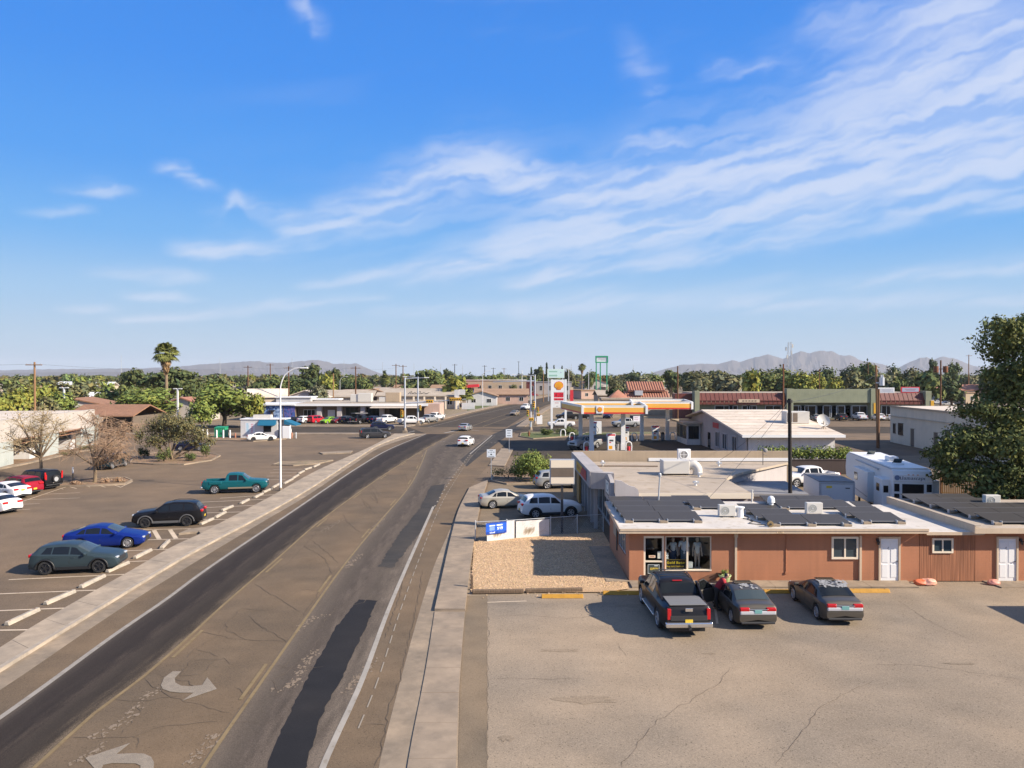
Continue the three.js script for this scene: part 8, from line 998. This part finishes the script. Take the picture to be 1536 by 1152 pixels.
// ---------------------------------------------------------------- pole sign, fence, banners before the shops
{
  const g = G(843, 798.5), t = thing('blank_pole_sign', 'blank cream sign with a dark band on a single post', 'sign', [g.x, 0, g.z]), k = -g.z / FOC, X = (px) => (px - 843) * k, Y = (py) => EYE - (py - HORIZON) * k;
  obj('post', bb(-.08, .08, 0, 3.2, -.08, .08), M.darkMetal, t); obj('cabinet', bb(X(824.5), X(861.5), Y(726), Y(689), -.22, .22), M.galv, t); for (const [a, b, m] of [[690, 701, M.trim], [701.6, 715, M.brownWall], [715.6, 725, M.trim]]) obj('face_panel', bb(X(826), X(860), Y(b), Y(a), .221, .25), m, t);
  const f = thing('chain_fence', 'low chain link fence with pipe rails before the parked cars', 'fence'), F = gp([[713, 811], [760, 808.5], [826, 803.5], [866, 800.5], [905, 797.5]]), hF = 1.2;
  F.forEach(([x, z]) => obj('post', [cyl(.035, .035, 0, hF + .05, x, z, 8), new THREE.SphereGeometry(.045, 8, 6).translate(x, hF + .06, z)], M.galv, f));
  for (let i = 0; i + 1 < F.length; i++) { obj('rail', rod(V(F[i][0], hF, F[i][1]), V(F[i + 1][0], hF, F[i + 1][1]), .025), M.galv, f); const n = Math.round(Math.hypot(F[i + 1][0] - F[i][0], F[i + 1][1] - F[i][1]) / .12), w = []; for (let k2 = 0; k2 < n; k2++) { const a = k2 / n, b = Math.min(1, a + 8 / n), pa = (u) => [lerp(F[i][0], F[i + 1][0], u), lerp(F[i][1], F[i + 1][1], u)], [ax, az] = pa(a), [bx, bz] = pa(b); w.push(rod(V(ax, .04, az), V(bx, hF, bz), .0028, 3), rod(V(ax, hF, az), V(bx, .04, bz), .0028, 3)); } const wm = obj('wire_mesh', w, M.galv, f); wm.userData.kind = 'stuff'; }
  const cloth = (a, b, h0, h1, m, name, label, off, draw) => { const A = G(...a), B = G(...b), d = B.clone().sub(A).setY(0), L = d.length(), q = thing(name, label, 'banner', [(A.x + B.x) / 2, 0, (A.z + B.z) / 2 + off], Math.atan2(-d.z, d.x)); const gg = new THREE.BoxGeometry(L, h1 - h0, .012, 14, 4, 1), p = gg.attributes.position; for (let i = 0; i < p.count; i++) p.setZ(i, p.getZ(i) + .02 * Math.sin(p.getX(i) * 9) * (.4 + p.getY(i))); gg.computeVertexNormals(); obj('sheet', gg.translate(0, (h0 + h1) / 2, 0), m, q, !!draw); obj('tie', [bb(-L / 2 - .02, -L / 2 + .02, h1 - .06, h1, -.05, .02), bb(L / 2 - .02, L / 2 + .02, h1 - .06, h1, -.05, .02)], M.galv, q); return q; };
  const dirty = printMat(256, 128, (c, w, h) => { c.fillStyle = '#d3cdc8'; c.fillRect(0, 0, w, h); for (let i = 0; i < 90; i++) { c.strokeStyle = `rgba(${110 + i % 40},${95 + i % 30},${80},.16)`; c.lineWidth = 1 + hash(i, 1) * 3; c.beginPath(); const x = hash(i, 2) * w, y = hash(i, 3) * h; c.moveTo(x, y); c.lineTo(x + 50 * (hash(i, 4) - .2), y + 40 * (hash(i, 5) - .7)); c.stroke(); } for (let i = 0; i < 60; i++) { c.fillStyle = 'rgba(92,76,48,.12)'; c.beginPath(); c.ellipse(95 + (hash(i, 8) - .5) * 80, 78 + (hash(i, 9) - .5) * 46, 6, 16, .5, 0, 7); c.fill(); } }, .95);
  cloth([730.5, 812.5], [771.5, 808], .02, 1.2, dirty, 'fence_cloth', 'grubby white cloth on the fence behind the blue banner', .04, true); cloth([774, 807.5], [824, 803.8], .02, 1.12, dirty, 'fence_cloth', 'stained white cloth on the fence right of the blue banner', .04, true);
  cloth([729, 812.7], [760, 809.25], .48, 1.22, printMat(384, 192, (c, w, h) => { c.fillStyle = '#1257c4'; c.fillRect(0, 0, w, h); c.fillStyle = '#0d3f9a'; c.fillRect(0, 0, w, 20); c.fillRect(0, h - 40, w, 40); c.fillStyle = '#e8eef8'; c.fillRect(60, 44, 110, 16); c.fillStyle = '#9ab8ea'; for (let i = 0; i < 4; i++) c.fillRect(66, 72 + i * 16, 96, 9); c.fillStyle = '#e8eef8'; c.fillRect(196, 40, 110, 20); text(c, '$19', 204, 126, 'bold 66px sans-serif', '#f2f6ff'); text(c, 'UScell', 68, 178, 'bold 34px sans-serif', '#f2f6ff'); text(c, 'unlimited talk', 220, 172, '18px sans-serif', '#5c86d8'); }, .6), 'sale_banner', 'blue price banner hung on the fence by the sidewalk', .13, true);
}
// timbers, wheel stops
function stop(a, b, m, label, group, w = .22, h = .14) { const A = G(...a), B = G(...b), d = B.clone().sub(A), L = d.length(), t = thing('wheel_stop', label, 'wheel stop', [(A.x + B.x) / 2, 0, (A.z + B.z) / 2], Math.atan2(-d.z, d.x), group); const s = shapeOf([[-w / 2, 0], [w / 2, 0], [w / 2 - .05, h], [-w / 2 + .05, h]]); obj('block', new THREE.ExtrudeGeometry(s, { depth: L, bevelEnabled: true, bevelSize: .01, bevelThickness: .02, bevelSegments: 1 }).rotateY(Math.PI / 2).translate(-L / 2, 0, 0), m, t); for (const e of [-L / 2 + .2, L / 2 - .2]) obj('pin', cyl(.03, .03, h, h + .02, e, 0, 8), M.rust, t); return t; }
const ws = [[[10, 938], [57, 916]], [[68, 907], [111, 888.5]], [[121, 882], [156, 865]], [[161, 858.5], [192, 845]], [[202, 838], [226, 826]], [[242, 823], [253, 812]], [[301, 787], [319.5, 779]], [[323, 777], [338, 769]], [[333, 766.4], [349, 760]], [[361, 756], [373, 750]], [[382, 747], [394, 741]], [[395, 739], [407, 734]], [[409, 732], [420, 726]], [[426, 726], [439, 719]], [[439, 718], [447.5, 713]], [[448, 711], [456, 707]], [[457, 705], [467, 702]], [[470, 701], [479, 697]]];
const ord = ['nearest', 'second', 'third', 'fourth', 'fifth', 'sixth', 'seventh', 'eighth', 'ninth', 'tenth', 'eleventh', 'twelfth', 'thirteenth', 'fourteenth', 'fifteenth', 'sixteenth', 'seventeenth', 'farthest'];
ws.forEach(([a, b], i) => stop(a, b, M.stopBlock, `${ord[i]} pale concrete wheel stop along the left sidewalk`, 'pale wheel stops of the left lot'));
stop([813, 896], [874, 896], M.yellowPaint, 'yellow wheel stop alone before the gravel yard', 'yellow wheel stops before the shop'); stop([905, 891], [962, 891], M.yellowPaint, 'yellow wheel stop at the nose of the black pickup', 'yellow wheel stops before the shop'); stop([1146, 889], [1196, 889], M.yellowPaint, 'yellow wheel stop half hidden between the taupe sedans', 'yellow wheel stops before the shop'); stop([1274, 888], [1333, 888], M.yellowPaint, 'yellow wheel stop before the white door', 'yellow wheel stops before the shop');
{ const lt = (a, b, label) => { const A = G(...a), B = G(...b), d = B.clone().sub(A), t = thing('landscape_timber', label, 'timber', [(A.x + B.x) / 2, 0, (A.z + B.z) / 2], Math.atan2(-d.z, d.x), 'timbers edging the gravel'); obj('log', rbox(d.length(), .2, .2, .05, 0, .1, 0), M.timber, t); obj('spike', cyl(.02, .02, .2, .215, d.length() * .3, 0, 6), M.rust, t); }; lt([708, 890.5], [786, 889.5], 'weathered timber edging the left half of the gravel'); lt([788, 889], [874, 887.5], 'weathered timber edging the right half of the gravel'); const k = G(708, 884), s = thing('edge_stake', 'short weathered stake at the gravel corner', 'stake', [k.x, 0, k.z]); obj('stake', rbox(.12, .7, .12, .02, 0, .35, 0), M.timber, s); obj('nail', cyl(.015, .015, .7, .72, 0, 0, 6), M.rust, s); }
// rear yard: fifth-wheel trailer, cargo trailer, fence
{
  const t = thing('fifth_wheel_trailer', 'long pale travel trailer with slide outs in the rear yard', 'travel trailer', [28.4, 0, -52], Math.atan2(.984, .178)), W = 2.6, Lr = 12.5, m = M.lavWhite ??= mat(.66, .65, .63, .5), gr = mat(.36, .36, .37, .5);
  const prof = shapeOf([[0, .7], [0, 3.5], [.15, 3.8], [.5, 3.9], [Lr - 2.6, 3.95], [Lr - 1.0, 4.0], [Lr - .2, 3.7], [Lr, 2.6], [Lr - .2, 1.9], [Lr - 2.6, 1.7], [Lr - 2.8, .8]]); obj('shell', new THREE.ExtrudeGeometry(prof, { depth: W - .1, bevelEnabled: true, bevelSize: .04, bevelThickness: .05, bevelSegments: 2 }).translate(0, 0, -W / 2 + .05), m, t);
  obj('roof_sheet', [bb(.5, Lr - 1.1, 3.96, 4.03, -W / 2 + .1, W / 2 - .1)], M.white2, t);
  const wn = (z0, z1, y0, y1) => { const f = obj('rear_window', bb(-.07, -.042, y0, y1, z0, z1), m, t); obj('pane', bb(-.085, -.071, y0 + .06, y1 - .06, z0 + .05, z1 - .05), M.glass, f); }; wn(-.76, .76, 1.85, 3.0); for (const z of [-1.06, 1.06]) { wn(z - .22, z + .22, 1.88, 2.3); wn(z - .22, z + .22, 2.34, 3.0); }
  obj('rear_cap', [rbox(.14, .55, W + .02, .06, -.03, 3.35, 0)], m, t); obj('lettering', plane(1.9, .36, -.104, 3.35, -.15, -Math.PI / 2), printMat(256, 48, (c, w, h) => { c.fillStyle = '#d2d2d4'; c.fillRect(0, 0, w, h); text(c, 'Alumascape', 14, 37, 'italic bold 40px serif', '#3a3c44'); }), t, true); obj('emblem', new THREE.CylinderGeometry(.18, .18, .02, 16).rotateZ(Math.PI / 2).translate(-.11, 3.38, -1.05), M.bluegreySign ??= mat(.12, .16, .26, .5), t);
  obj('marker_light', [-.3, 0, .3].map((z) => rbox(.03, .06, .12, .01, -.11, 3.6, z)), M.amber, t); obj('bumper', bb(-.25, -.05, .5, .68, -1.1, 1.1), gr, t);
  const side = -1; // the side that faces left
  const sl = obj('slide_out', [rbox(2.0, 2.3, .55, .04, 1.6, 2.0, side * (W / 2 + .27))], m, t); obj('pane', bb(1.2, 1.9, 2.2, 2.75, side * (W / 2 + .56), side * (W / 2 + .552)), M.glass, sl); obj('pane', [bb(.585, .597, 2.2, 2.7, side * (W / 2 + .12), side * (W / 2 + .45))], M.glass, sl); const s2 = obj('slide_out', rbox(4.0, 2.3, .5, .04, 6.3, 2.05, side * (W / 2 + .24)), m, t); obj('pane', bb(7.0, 7.9, 2.2, 2.8, side * (W / 2 + .51), side * (W / 2 + .5)), M.glass, s2); obj('slide_out', rbox(2.6, 2.3, .6, .04, 1.7, 2.0, -side * (W / 2 + .3)), m, t);
  obj('side_stripe', [obox(Lr - 1, .1, .015, Lr / 2, 1.35, side * (W / 2 + .008)), obox(Lr - 2, .05, .015, Lr / 2, 1.52, side * (W / 2 + .008)), obox(3.9, .08, .015, 6.3, 1.4, side * (W / 2 + .498), 0, 0, .06)], gr, t); obj('awning_tube', rod(V(3, 3.6, side * (W / 2 + .1)), V(9, 3.65, side * (W / 2 + .1)), .05), gr, t); obj('roof_rail', [rod(V(.4, 3.93, side * W / 2), V(Lr - 1.2, 4.0, side * W / 2), .035), rod(V(.4, 3.93, -side * W / 2), V(Lr - 1.2, 4.0, -side * W / 2), .035)], gr, t);
  obj('roof_conditioner', rbox(1.0, .36, .75, .1, 5.2, 4.2, .2), M.white2, t); obj('roof_hatch', [rbox(.6, .1, .6, .03, 2.6, 4.08, -.1)], M.white2, t); obj('hatch_lid', obox(.6, .03, .6, 2.85, 4.25, -.1, 0, 0, -.7), M.glassBlue, t); obj('hatch_lid', obox(.6, .03, .6, 9.0, 4.25, -.2, 0, 0, -.6), M.glassBlue, t);
  const w = wheelShapes(.38, 6); for (const x of [4.6, 5.5]) for (const s of [-1, 1]) { const g = new THREE.Group(); g.name = 'wheel'; g.position.set(x, .38, s * (W / 2 - .1)); if (s < 0) g.rotation.y = Math.PI; t.add(g); part('tyre', w.tyre, M.tyre, g); part('rim', w.rim, M.rim, g); } obj('landing_leg', [bb(10, 10.15, 0, 1.7, -.9, -.75), bb(10, 10.15, 0, 1.7, .75, .9)], M.dark, t);
  const c = thing('cargo_trailer', 'pale grey enclosed cargo trailer beside the white pickup', 'trailer', [24.0, 0, -54.2], Math.atan2(.99, .14)), bx = mat(.50, .51, .52, .5); obj('box', rbox(4.6, 2.2, 2.5, .05, 2.3, 1.65, 0), bx, c); obj('roof_sheet', rbox(4.62, .1, 2.54, .04, 2.3, 2.79, 0), M.roofGrey, c); obj('rear_door', [rbox(.05, 2.0, 2.2, .02, -.02, 1.6, 0)], bx, c); obj('door_frame', [bb(-.06, 0, .55, 2.72, -1.26, -1.16), bb(-.06, 0, .55, 2.72, 1.16, 1.26), bb(-.06, 0, 2.62, 2.72, -1.16, 1.16)], gr, c); obj('hinge', [bb(-.09, -.04, .75, .82, -1.1, -.7), bb(-.09, -.04, .75, .82, .7, 1.1), bb(-.09, -.04, 2.3, 2.36, .6, .9)], M.dark, c); obj('sticker', plane(.4, .17, -.05, 2.4, -.55, -Math.PI / 2), M.plateYellow, c, true); for (const s of [-1, 1]) { const g = new THREE.Group(); g.name = 'wheel'; g.position.set(2.4, .36, s * 1.2); if (s < 0) g.rotation.y = Math.PI; c.add(g); const w2 = wheelShapes(.36, 5); part('tyre', w2.tyre, M.tyre, g); part('rim', w2.rim, M.rim, g); } obj('drawbar', [rod(V(4.5, .55, .6), V(5.6, .55, 0), .05), rod(V(4.5, .55, -.6), V(5.6, .55, 0), .05)], M.dark, c);
}
{
  const A = V(37.6, 0, -64.2), B = V(47, 0, -59.5), t = thing('wooden_fence', 'honey coloured upright board fence under the big tree', 'fence'), n = 74, d = B.clone().sub(A), a = Math.atan2(-d.z, d.x);
  for (let i = 0; i < n; i++) { const p = A.clone().addScaledVector(d, (i + .5) / n), h = 1.85 + rr(-.04, .04); obj('board', obox(.105, h, .022, p.x, h / 2, p.z, a), M.fence, t); }
  for (const y of [.4, 1.5]) obj('rail', rod(A.clone().setY(y).add(V(0, 0, -.05)), B.clone().setY(y).add(V(0, 0, -.05)), .04, 4), M.fence, t); for (let i = 0; i <= 4; i++) { const p = A.clone().addScaledVector(d, i / 4); obj('post', bb(p.x - .07, p.x + .07, 0, 2.1, p.z - .16, p.z - .03), M.woodPole, t); }
}
// bags, planter
for (const [px, s, c, label] of [[1380, .30, [.62, .15, .06], 'orange bag slumped by the boarded annex'], [1391, .34, [.72, .36, .26], 'pale pink bag beside the orange one'], [1489, .28, [.66, .27, .20], 'faded pink bag by the numbered door']]) { const g = G(px, 876), t = thing('plastic_bag', label, 'bag', [g.x, .02, g.z + .1]), q = new THREE.SphereGeometry(s, 18, 12), p = q.attributes.position; for (let i = 0; i < p.count; i++) { const k = 1 + (vnoise(p.getX(i) * 9 + px, p.getY(i) * 9 + p.getZ(i) * 7) - .5) * .5; p.setXYZ(i, p.getX(i) * k * 1.15, Math.max(-.02, p.getY(i) * k * .55 + s * .28), p.getZ(i) * k * .7); } q.computeVertexNormals(); obj('sack', q, mat(...c, .55), t); obj('knot', new THREE.ConeGeometry(.06, .16, 7).rotateZ(-1).translate(s * .9, s * .5, 0), mat(...c, .55), t); }
{ const g = V(10.85, .06, -37.35), t = thing('planter_pot', 'pale green planter with a small leafy plant by the shop wall', 'planter', [g.x, g.y, g.z]); obj('pot', new THREE.LatheGeometry([[.01, 0], [.2, 0], [.29, .36], [.32, .36], [.32, .4], [.26, .4], [.24, .34], [.01, .34]].map(([a, b]) => new THREE.Vector2(a, b)), 20), mat(.42, .52, .24, .6), t); seed = 301; obj('foliage', crown([[0, .52, 0, .2, .16, .2]], 120, .06, LEAF.light), LEAVES, t, 'color');
  const b = thing('leaf_pile', 'brown dried palm leaf leaning against the shop wall', 'palm leaf', [10.15, .06, -37.5]); const pts = []; obj('blade', new THREE.ExtrudeGeometry(shapeOf([[-.75, .02], [-.5, .16], [-.1, .34], [.35, .46], [.62, .44], [.4, .26], [0, .1]]), { depth: .05, bevelEnabled: true, bevelSize: .015, bevelThickness: .015, bevelSegments: 1 }), mat(.16, .075, .04, .9), b); obj('rib', rod(V(-.75, .04, .03), V(.6, .45, .03), .018), mat(.24, .13, .07, .9), b); }
// ---------------------------------------------------------------- people: one surface meshed from tapered bones
function figure(bones, cell = .03, pad = .16) { // bones: [ax, ay, az, bx, by, bz, ra, rb]
  const lo = V(9, 9, 9), hi = V(-9, -9, -9); for (const b of bones) for (const o of [0, 3]) { lo.min(V(b[o], b[o + 1], b[o + 2])); hi.max(V(b[o], b[o + 1], b[o + 2])); } lo.subScalar(pad); hi.addScalar(pad);
  const size = Math.max(hi.x - lo.x, hi.y - lo.y, hi.z - lo.z), n = Math.ceil(size / cell), mc = new MarchingCubes(n, new THREE.MeshStandardMaterial(), false, false, 120000), mid = lo.clone().add(hi).multiplyScalar(.5), h = size / 2; mc.isolation = 0;
  const B = bones.map((b) => { const d = [b[3] - b[0], b[4] - b[1], b[5] - b[2]]; return [...b, ...d, d[0] * d[0] + d[1] * d[1] + d[2] * d[2] || 1e-9]; });
  for (let k = 0; k < n; k++) for (let j = 0; j < n; j++) for (let i = 0; i < n; i++) { const x = mid.x + ((i - n / 2) / (n / 2)) * h, y = mid.y + ((j - n / 2) / (n / 2)) * h, z = mid.z + ((k - n / 2) / (n / 2)) * h; let s = 0; for (const b of B) { const t = clamp(((x - b[0]) * b[8] + (y - b[1]) * b[9] + (z - b[2]) * b[10]) / b[11]), d = Math.hypot(x - b[0] - b[8] * t, y - b[1] - b[9] * t, z - b[2] - b[10] * t) - lerp(b[6], b[7], t); s += Math.exp(-d * 60); } mc.field[i + j * n + k * n * n] = Math.log(s + 1e-30) / 60; }
  mc.update(); const c = mc.count, g = new THREE.BufferGeometry(); g.setAttribute('position', new THREE.BufferAttribute(mc.positionArray.slice(0, c * 3), 3)); g.setAttribute('normal', new THREE.BufferAttribute(mc.normalArray.slice(0, c * 3), 3)); g.scale(h, h, h).translate(mid.x, mid.y, mid.z); return g;
}
const hand = (x, y, z, s) => [[x, y, z, x, y - .07, z + .01, .034, .03], ...[-.027, -.009, .009, .027].map((o, i) => [x + o * .2, y - .07, z + o, x + o * .2, y - .07 - [.05, .066, .07, .06][i], z + o + .012, .0095, .008]), [x, y - .02, z + .03, x + .01 * s, y - .07, z + .055, .011, .009]];
function standing(o = {}) { const { hip = .96, sh = 1.42, w = .19, bust = 0, armOut = .06, bend } = o, b = [[0, hip, 0, 0, hip + .2, 0, .13, .115], [0, hip + .18, 0, 0, sh - .12, .01, .115, .13], [-w * .75, sh - .04, 0, w * .75, sh - .04, 0, .07, .07], [0, sh - .1, 0, 0, sh + .1, 0, .07, .05], [0, sh + .17, .01, 0, sh + .26, .01, .078, .082], [0, sh + .2, .075, 0, sh + .17, .088, .02, .014], [0, sh + .11, .045, 0, sh + .12, .05, .03, .03], [-.085, sh + .2, 0, -.088, sh + .17, 0, .02, .012], [.085, sh + .2, 0, .088, sh + .17, 0, .02, .012]]; if (bust) b.push([-.075, sh - .17, .09, -.075, sh - .17, .1, .065, .06], [.075, sh - .17, .09, .075, sh - .17, .1, .065, .06]);
  for (const s of [-1, 1]) { b.push([s * .085, hip, 0, s * .095, .5, .01, .098, .062], [s * .095, .5, .01, s * .1, .09, -.01, .062, .04], [s * .1, .05, -.02, s * .115, .035, .15, .045, .032]); if (bend && s < 0) b.push([s * w, sh - .05, 0, s * (w + .2), sh - .28, -.02, .048, .04], [s * (w + .2), sh - .28, -.02, s * (w - .02), sh - .46, .06, .038, .03], [s * (w - .03), sh - .46, .06, s * (w - .1), sh - .5, .09, .034, .026]); else b.push([s * w, sh - .05, 0, s * (w + armOut), sh - .33, -.01, .05, .04], [s * (w + armOut), sh - .33, -.01, s * (w + armOut + .02), sh - .58, .04, .039, .028], ...hand(s * (w + armOut + .02), sh - .6, .045, -s)); } return b; }
{
  const skin = mat(.42, .26, .17, .5), pale = mat(.50, .38, .29, .5), top = (o, k = 1) => standing(o).slice(0, 3).map((b) => [...b.slice(0, 6), b[6] + .012, b[7] + .012]);
  const y0 = .55, z0 = ZF - .62, man = (x, o, label, cloth) => { const t = thing('mannequin', label, 'mannequin', [x, y0, z0], 0); t.scale.setScalar(.93); obj('body', figure(standing(o), .03), o.skin, t); cloth(t, o); obj('stand_base', cyl(.2, .2, -.02, .015, 0, 0, 16), M.galv, t); return t; };
  const shirt = (t, o, c, low) => obj('top', figure([[0, low, 0, 0, o.sh - .14, .01, .145, .145], [-o.w * .75, o.sh - .045, 0, o.w * .75, o.sh - .045, 0, .085, .085], ...(o.sleeve ? [-1, 1].map((s) => [s * o.w, o.sh - .05, 0, s * (o.w + .05), o.sh - .24, 0, .072, .062]) : []), ...(o.bust ? [[-.075, o.sh - .17, .095, .075, o.sh - .17, .095, .075, .075]] : [])], .03), c, t); const jeans = (t, o, c) => obj('trousers', figure([[0, .94, 0, 0, 1.0, 0, .145, .14], ...[-1, 1].flatMap((s) => [[s * .085, .95, 0, s * .095, .5, .01, .112, .078], [s * .095, .5, .01, s * .1, .1, -.01, .078, .062]])], .03), c, t);
  const wear = mat(.62, .60, .55, .9), white = mat(.66, .66, .68, .9), denim = mat(.05, .065, .10, .9), blue = mat(.10, .15, .19, .9);
  man(fx(1014), { sh: 1.40, w: .17, bust: 1, bend: 1, skin: pale }, 'female mannequin in a pale vest with one hand on its hip', (t, o) => { shirt(t, o, wear, 1.0); jeans(t, o, denim); }); man(fx(1030.5), { sh: 1.47, w: .21, sleeve: 1, skin }, 'male mannequin in a white tee shirt behind the window bar', (t, o) => { shirt(t, o, white, .92); jeans(t, o, blue); }); man(fx(1051), { sh: 1.40, w: .18, bust: 1, skin: pale }, 'female mannequin in a pale bodysuit at the right of the window', (t, o) => shirt(t, o, wear, .93));
  const s = thing('window_sign', 'black and gold shop sign standing in the display window', 'sign'); obj('board', bb(fx(999.5), fx(1031), .3, fy(841), ZF - .19, ZF - .165), M.black, s); const W = fx(1031) - fx(999.5), Ht = fy(841) - .3; obj('lettering', plane(W, Ht, (fx(999.5) + fx(1031)) / 2, (.3 + fy(841)) / 2, ZF - .163), printMat(320, 256, (c, w, h) => { c.fillStyle = '#1c1712'; c.fillRect(0, 0, w, h); c.strokeStyle = '#a88a3a'; c.lineWidth = 6; c.strokeRect(4, 4, w - 8, h - 8); text(c, 'Gold Rose', 22, 74, 'bold 58px sans-serif', '#f0cc2c'); text(c, 'Buy Sell Fashion', 18, 128, 'bold 34px sans-serif', '#e8c02c'); text(c, 'Jewelry', 90, 190, 'bold 40px sans-serif', '#d8b02c'); }), s, true);
  const c = thing('notice_card', 'white card with dark marks taped inside the display window', 'card'); obj('card_sheet', bb(fx(997.9) + .1, fx(1004.4), fy(840), fy(831), ZF - .15, ZF - .145), M.white2, c); obj('mark', [0, 1, 2, 3].map((i) => bb(fx(1000) + (i % 2) * .1 - .02 + .04, fx(1000) + (i % 2) * .1 + .06, fy(838) + (i >> 1) * .14, fy(838) + (i >> 1) * .14 + .07, ZF - .1445, ZF - .143)), M.dark, c);
  const b = thing('display_box', 'white display box standing at the window sill', 'box'); obj('box_body', bb(fx(1035), fx(1042), fy(857) + .065, fy(847), ZF - .5, ZF - .3), M.white2, b); obj('box_lid', bb(fx(1035) - .01, fx(1042) + .01, fy(847), fy(847) + .03, ZF - .51, ZF - .29), M.white2, b);
  // person leaning in at the open car door
  const P0 = G(1088, 912), t = thing('person', 'person in a red top and dark trousers leaning into the open car door', 'person', [P0.x - .45, 0, P0.z + .2], 1.35), bo = [[0, .92, 0, 0, 1.12, .12, .14, .13], [0, 1.1, .1, 0, 1.32, .26, .13, .14], [-.14, 1.36, .28, .14, 1.36, .28, .075, .075], [0, 1.36, .28, 0, 1.46, .37, .06, .05], [0, 1.52, .41, 0, 1.58, .45, .085, .088], [0, 1.52, .53, 0, 1.5, .545, .02, .014]];
  for (const s2 of [-1, 1]) bo.push([s2 * .09, .92, 0, s2 * .1, .5, .05 * s2, .1, .066], [s2 * .1, .5, .05 * s2, s2 * .11, .09, -.05 * s2 - .03, .066, .046], [s2 * .11, .05, -.05 * s2 - .04, s2 * .12, .04, -.05 * s2 + .14, .05, .035], [s2 * .19, 1.34, .28, s2 * .23, 1.12, .42, .055, .045], [s2 * .23, 1.12, .42, s2 * .16, .98, .58, .042, .03], ...hand(s2 * .16, .98, .6, -s2));
  obj('body', figure(bo, .03), skin, t); obj('red_top', figure([[0, .95, .02, 0, 1.12, .12, .155, .15], [0, 1.1, .1, 0, 1.3, .25, .15, .16], [-.14, 1.36, .28, .14, 1.36, .28, .09, .09], ...[-1, 1].map((s2) => [s2 * .19, 1.34, .28, s2 * .225, 1.14, .4, .07, .062])], .03), mat(.34, .02, .03, .9), t); obj('trousers', figure([[0, .9, 0, 0, .96, .02, .15, .15], ...[-1, 1].flatMap((s2) => [[s2 * .09, .92, 0, s2 * .1, .5, .05 * s2, .115, .08], [s2 * .1, .5, .05 * s2, s2 * .11, .1, -.05 * s2 - .03, .08, .065]])], .03), M.dark, t); const hg = new THREE.SphereGeometry(.1, 16, 10, 0, 6.2832, 0, 1.7).rotateX(-.5).translate(0, 1.575, .425); obj('hair', hg, M.black, t); obj('shoes', [-1, 1].map((s2) => rbox(.1, .09, .27, .04, s2 * .115, .045, -.05 * s2 + .06)), M.black, t);
}
scene.traverse((o) => { if (o.isMesh) { o.castShadow = true; o.receiveShadow = true; } });
renderer.render(scene, camera);
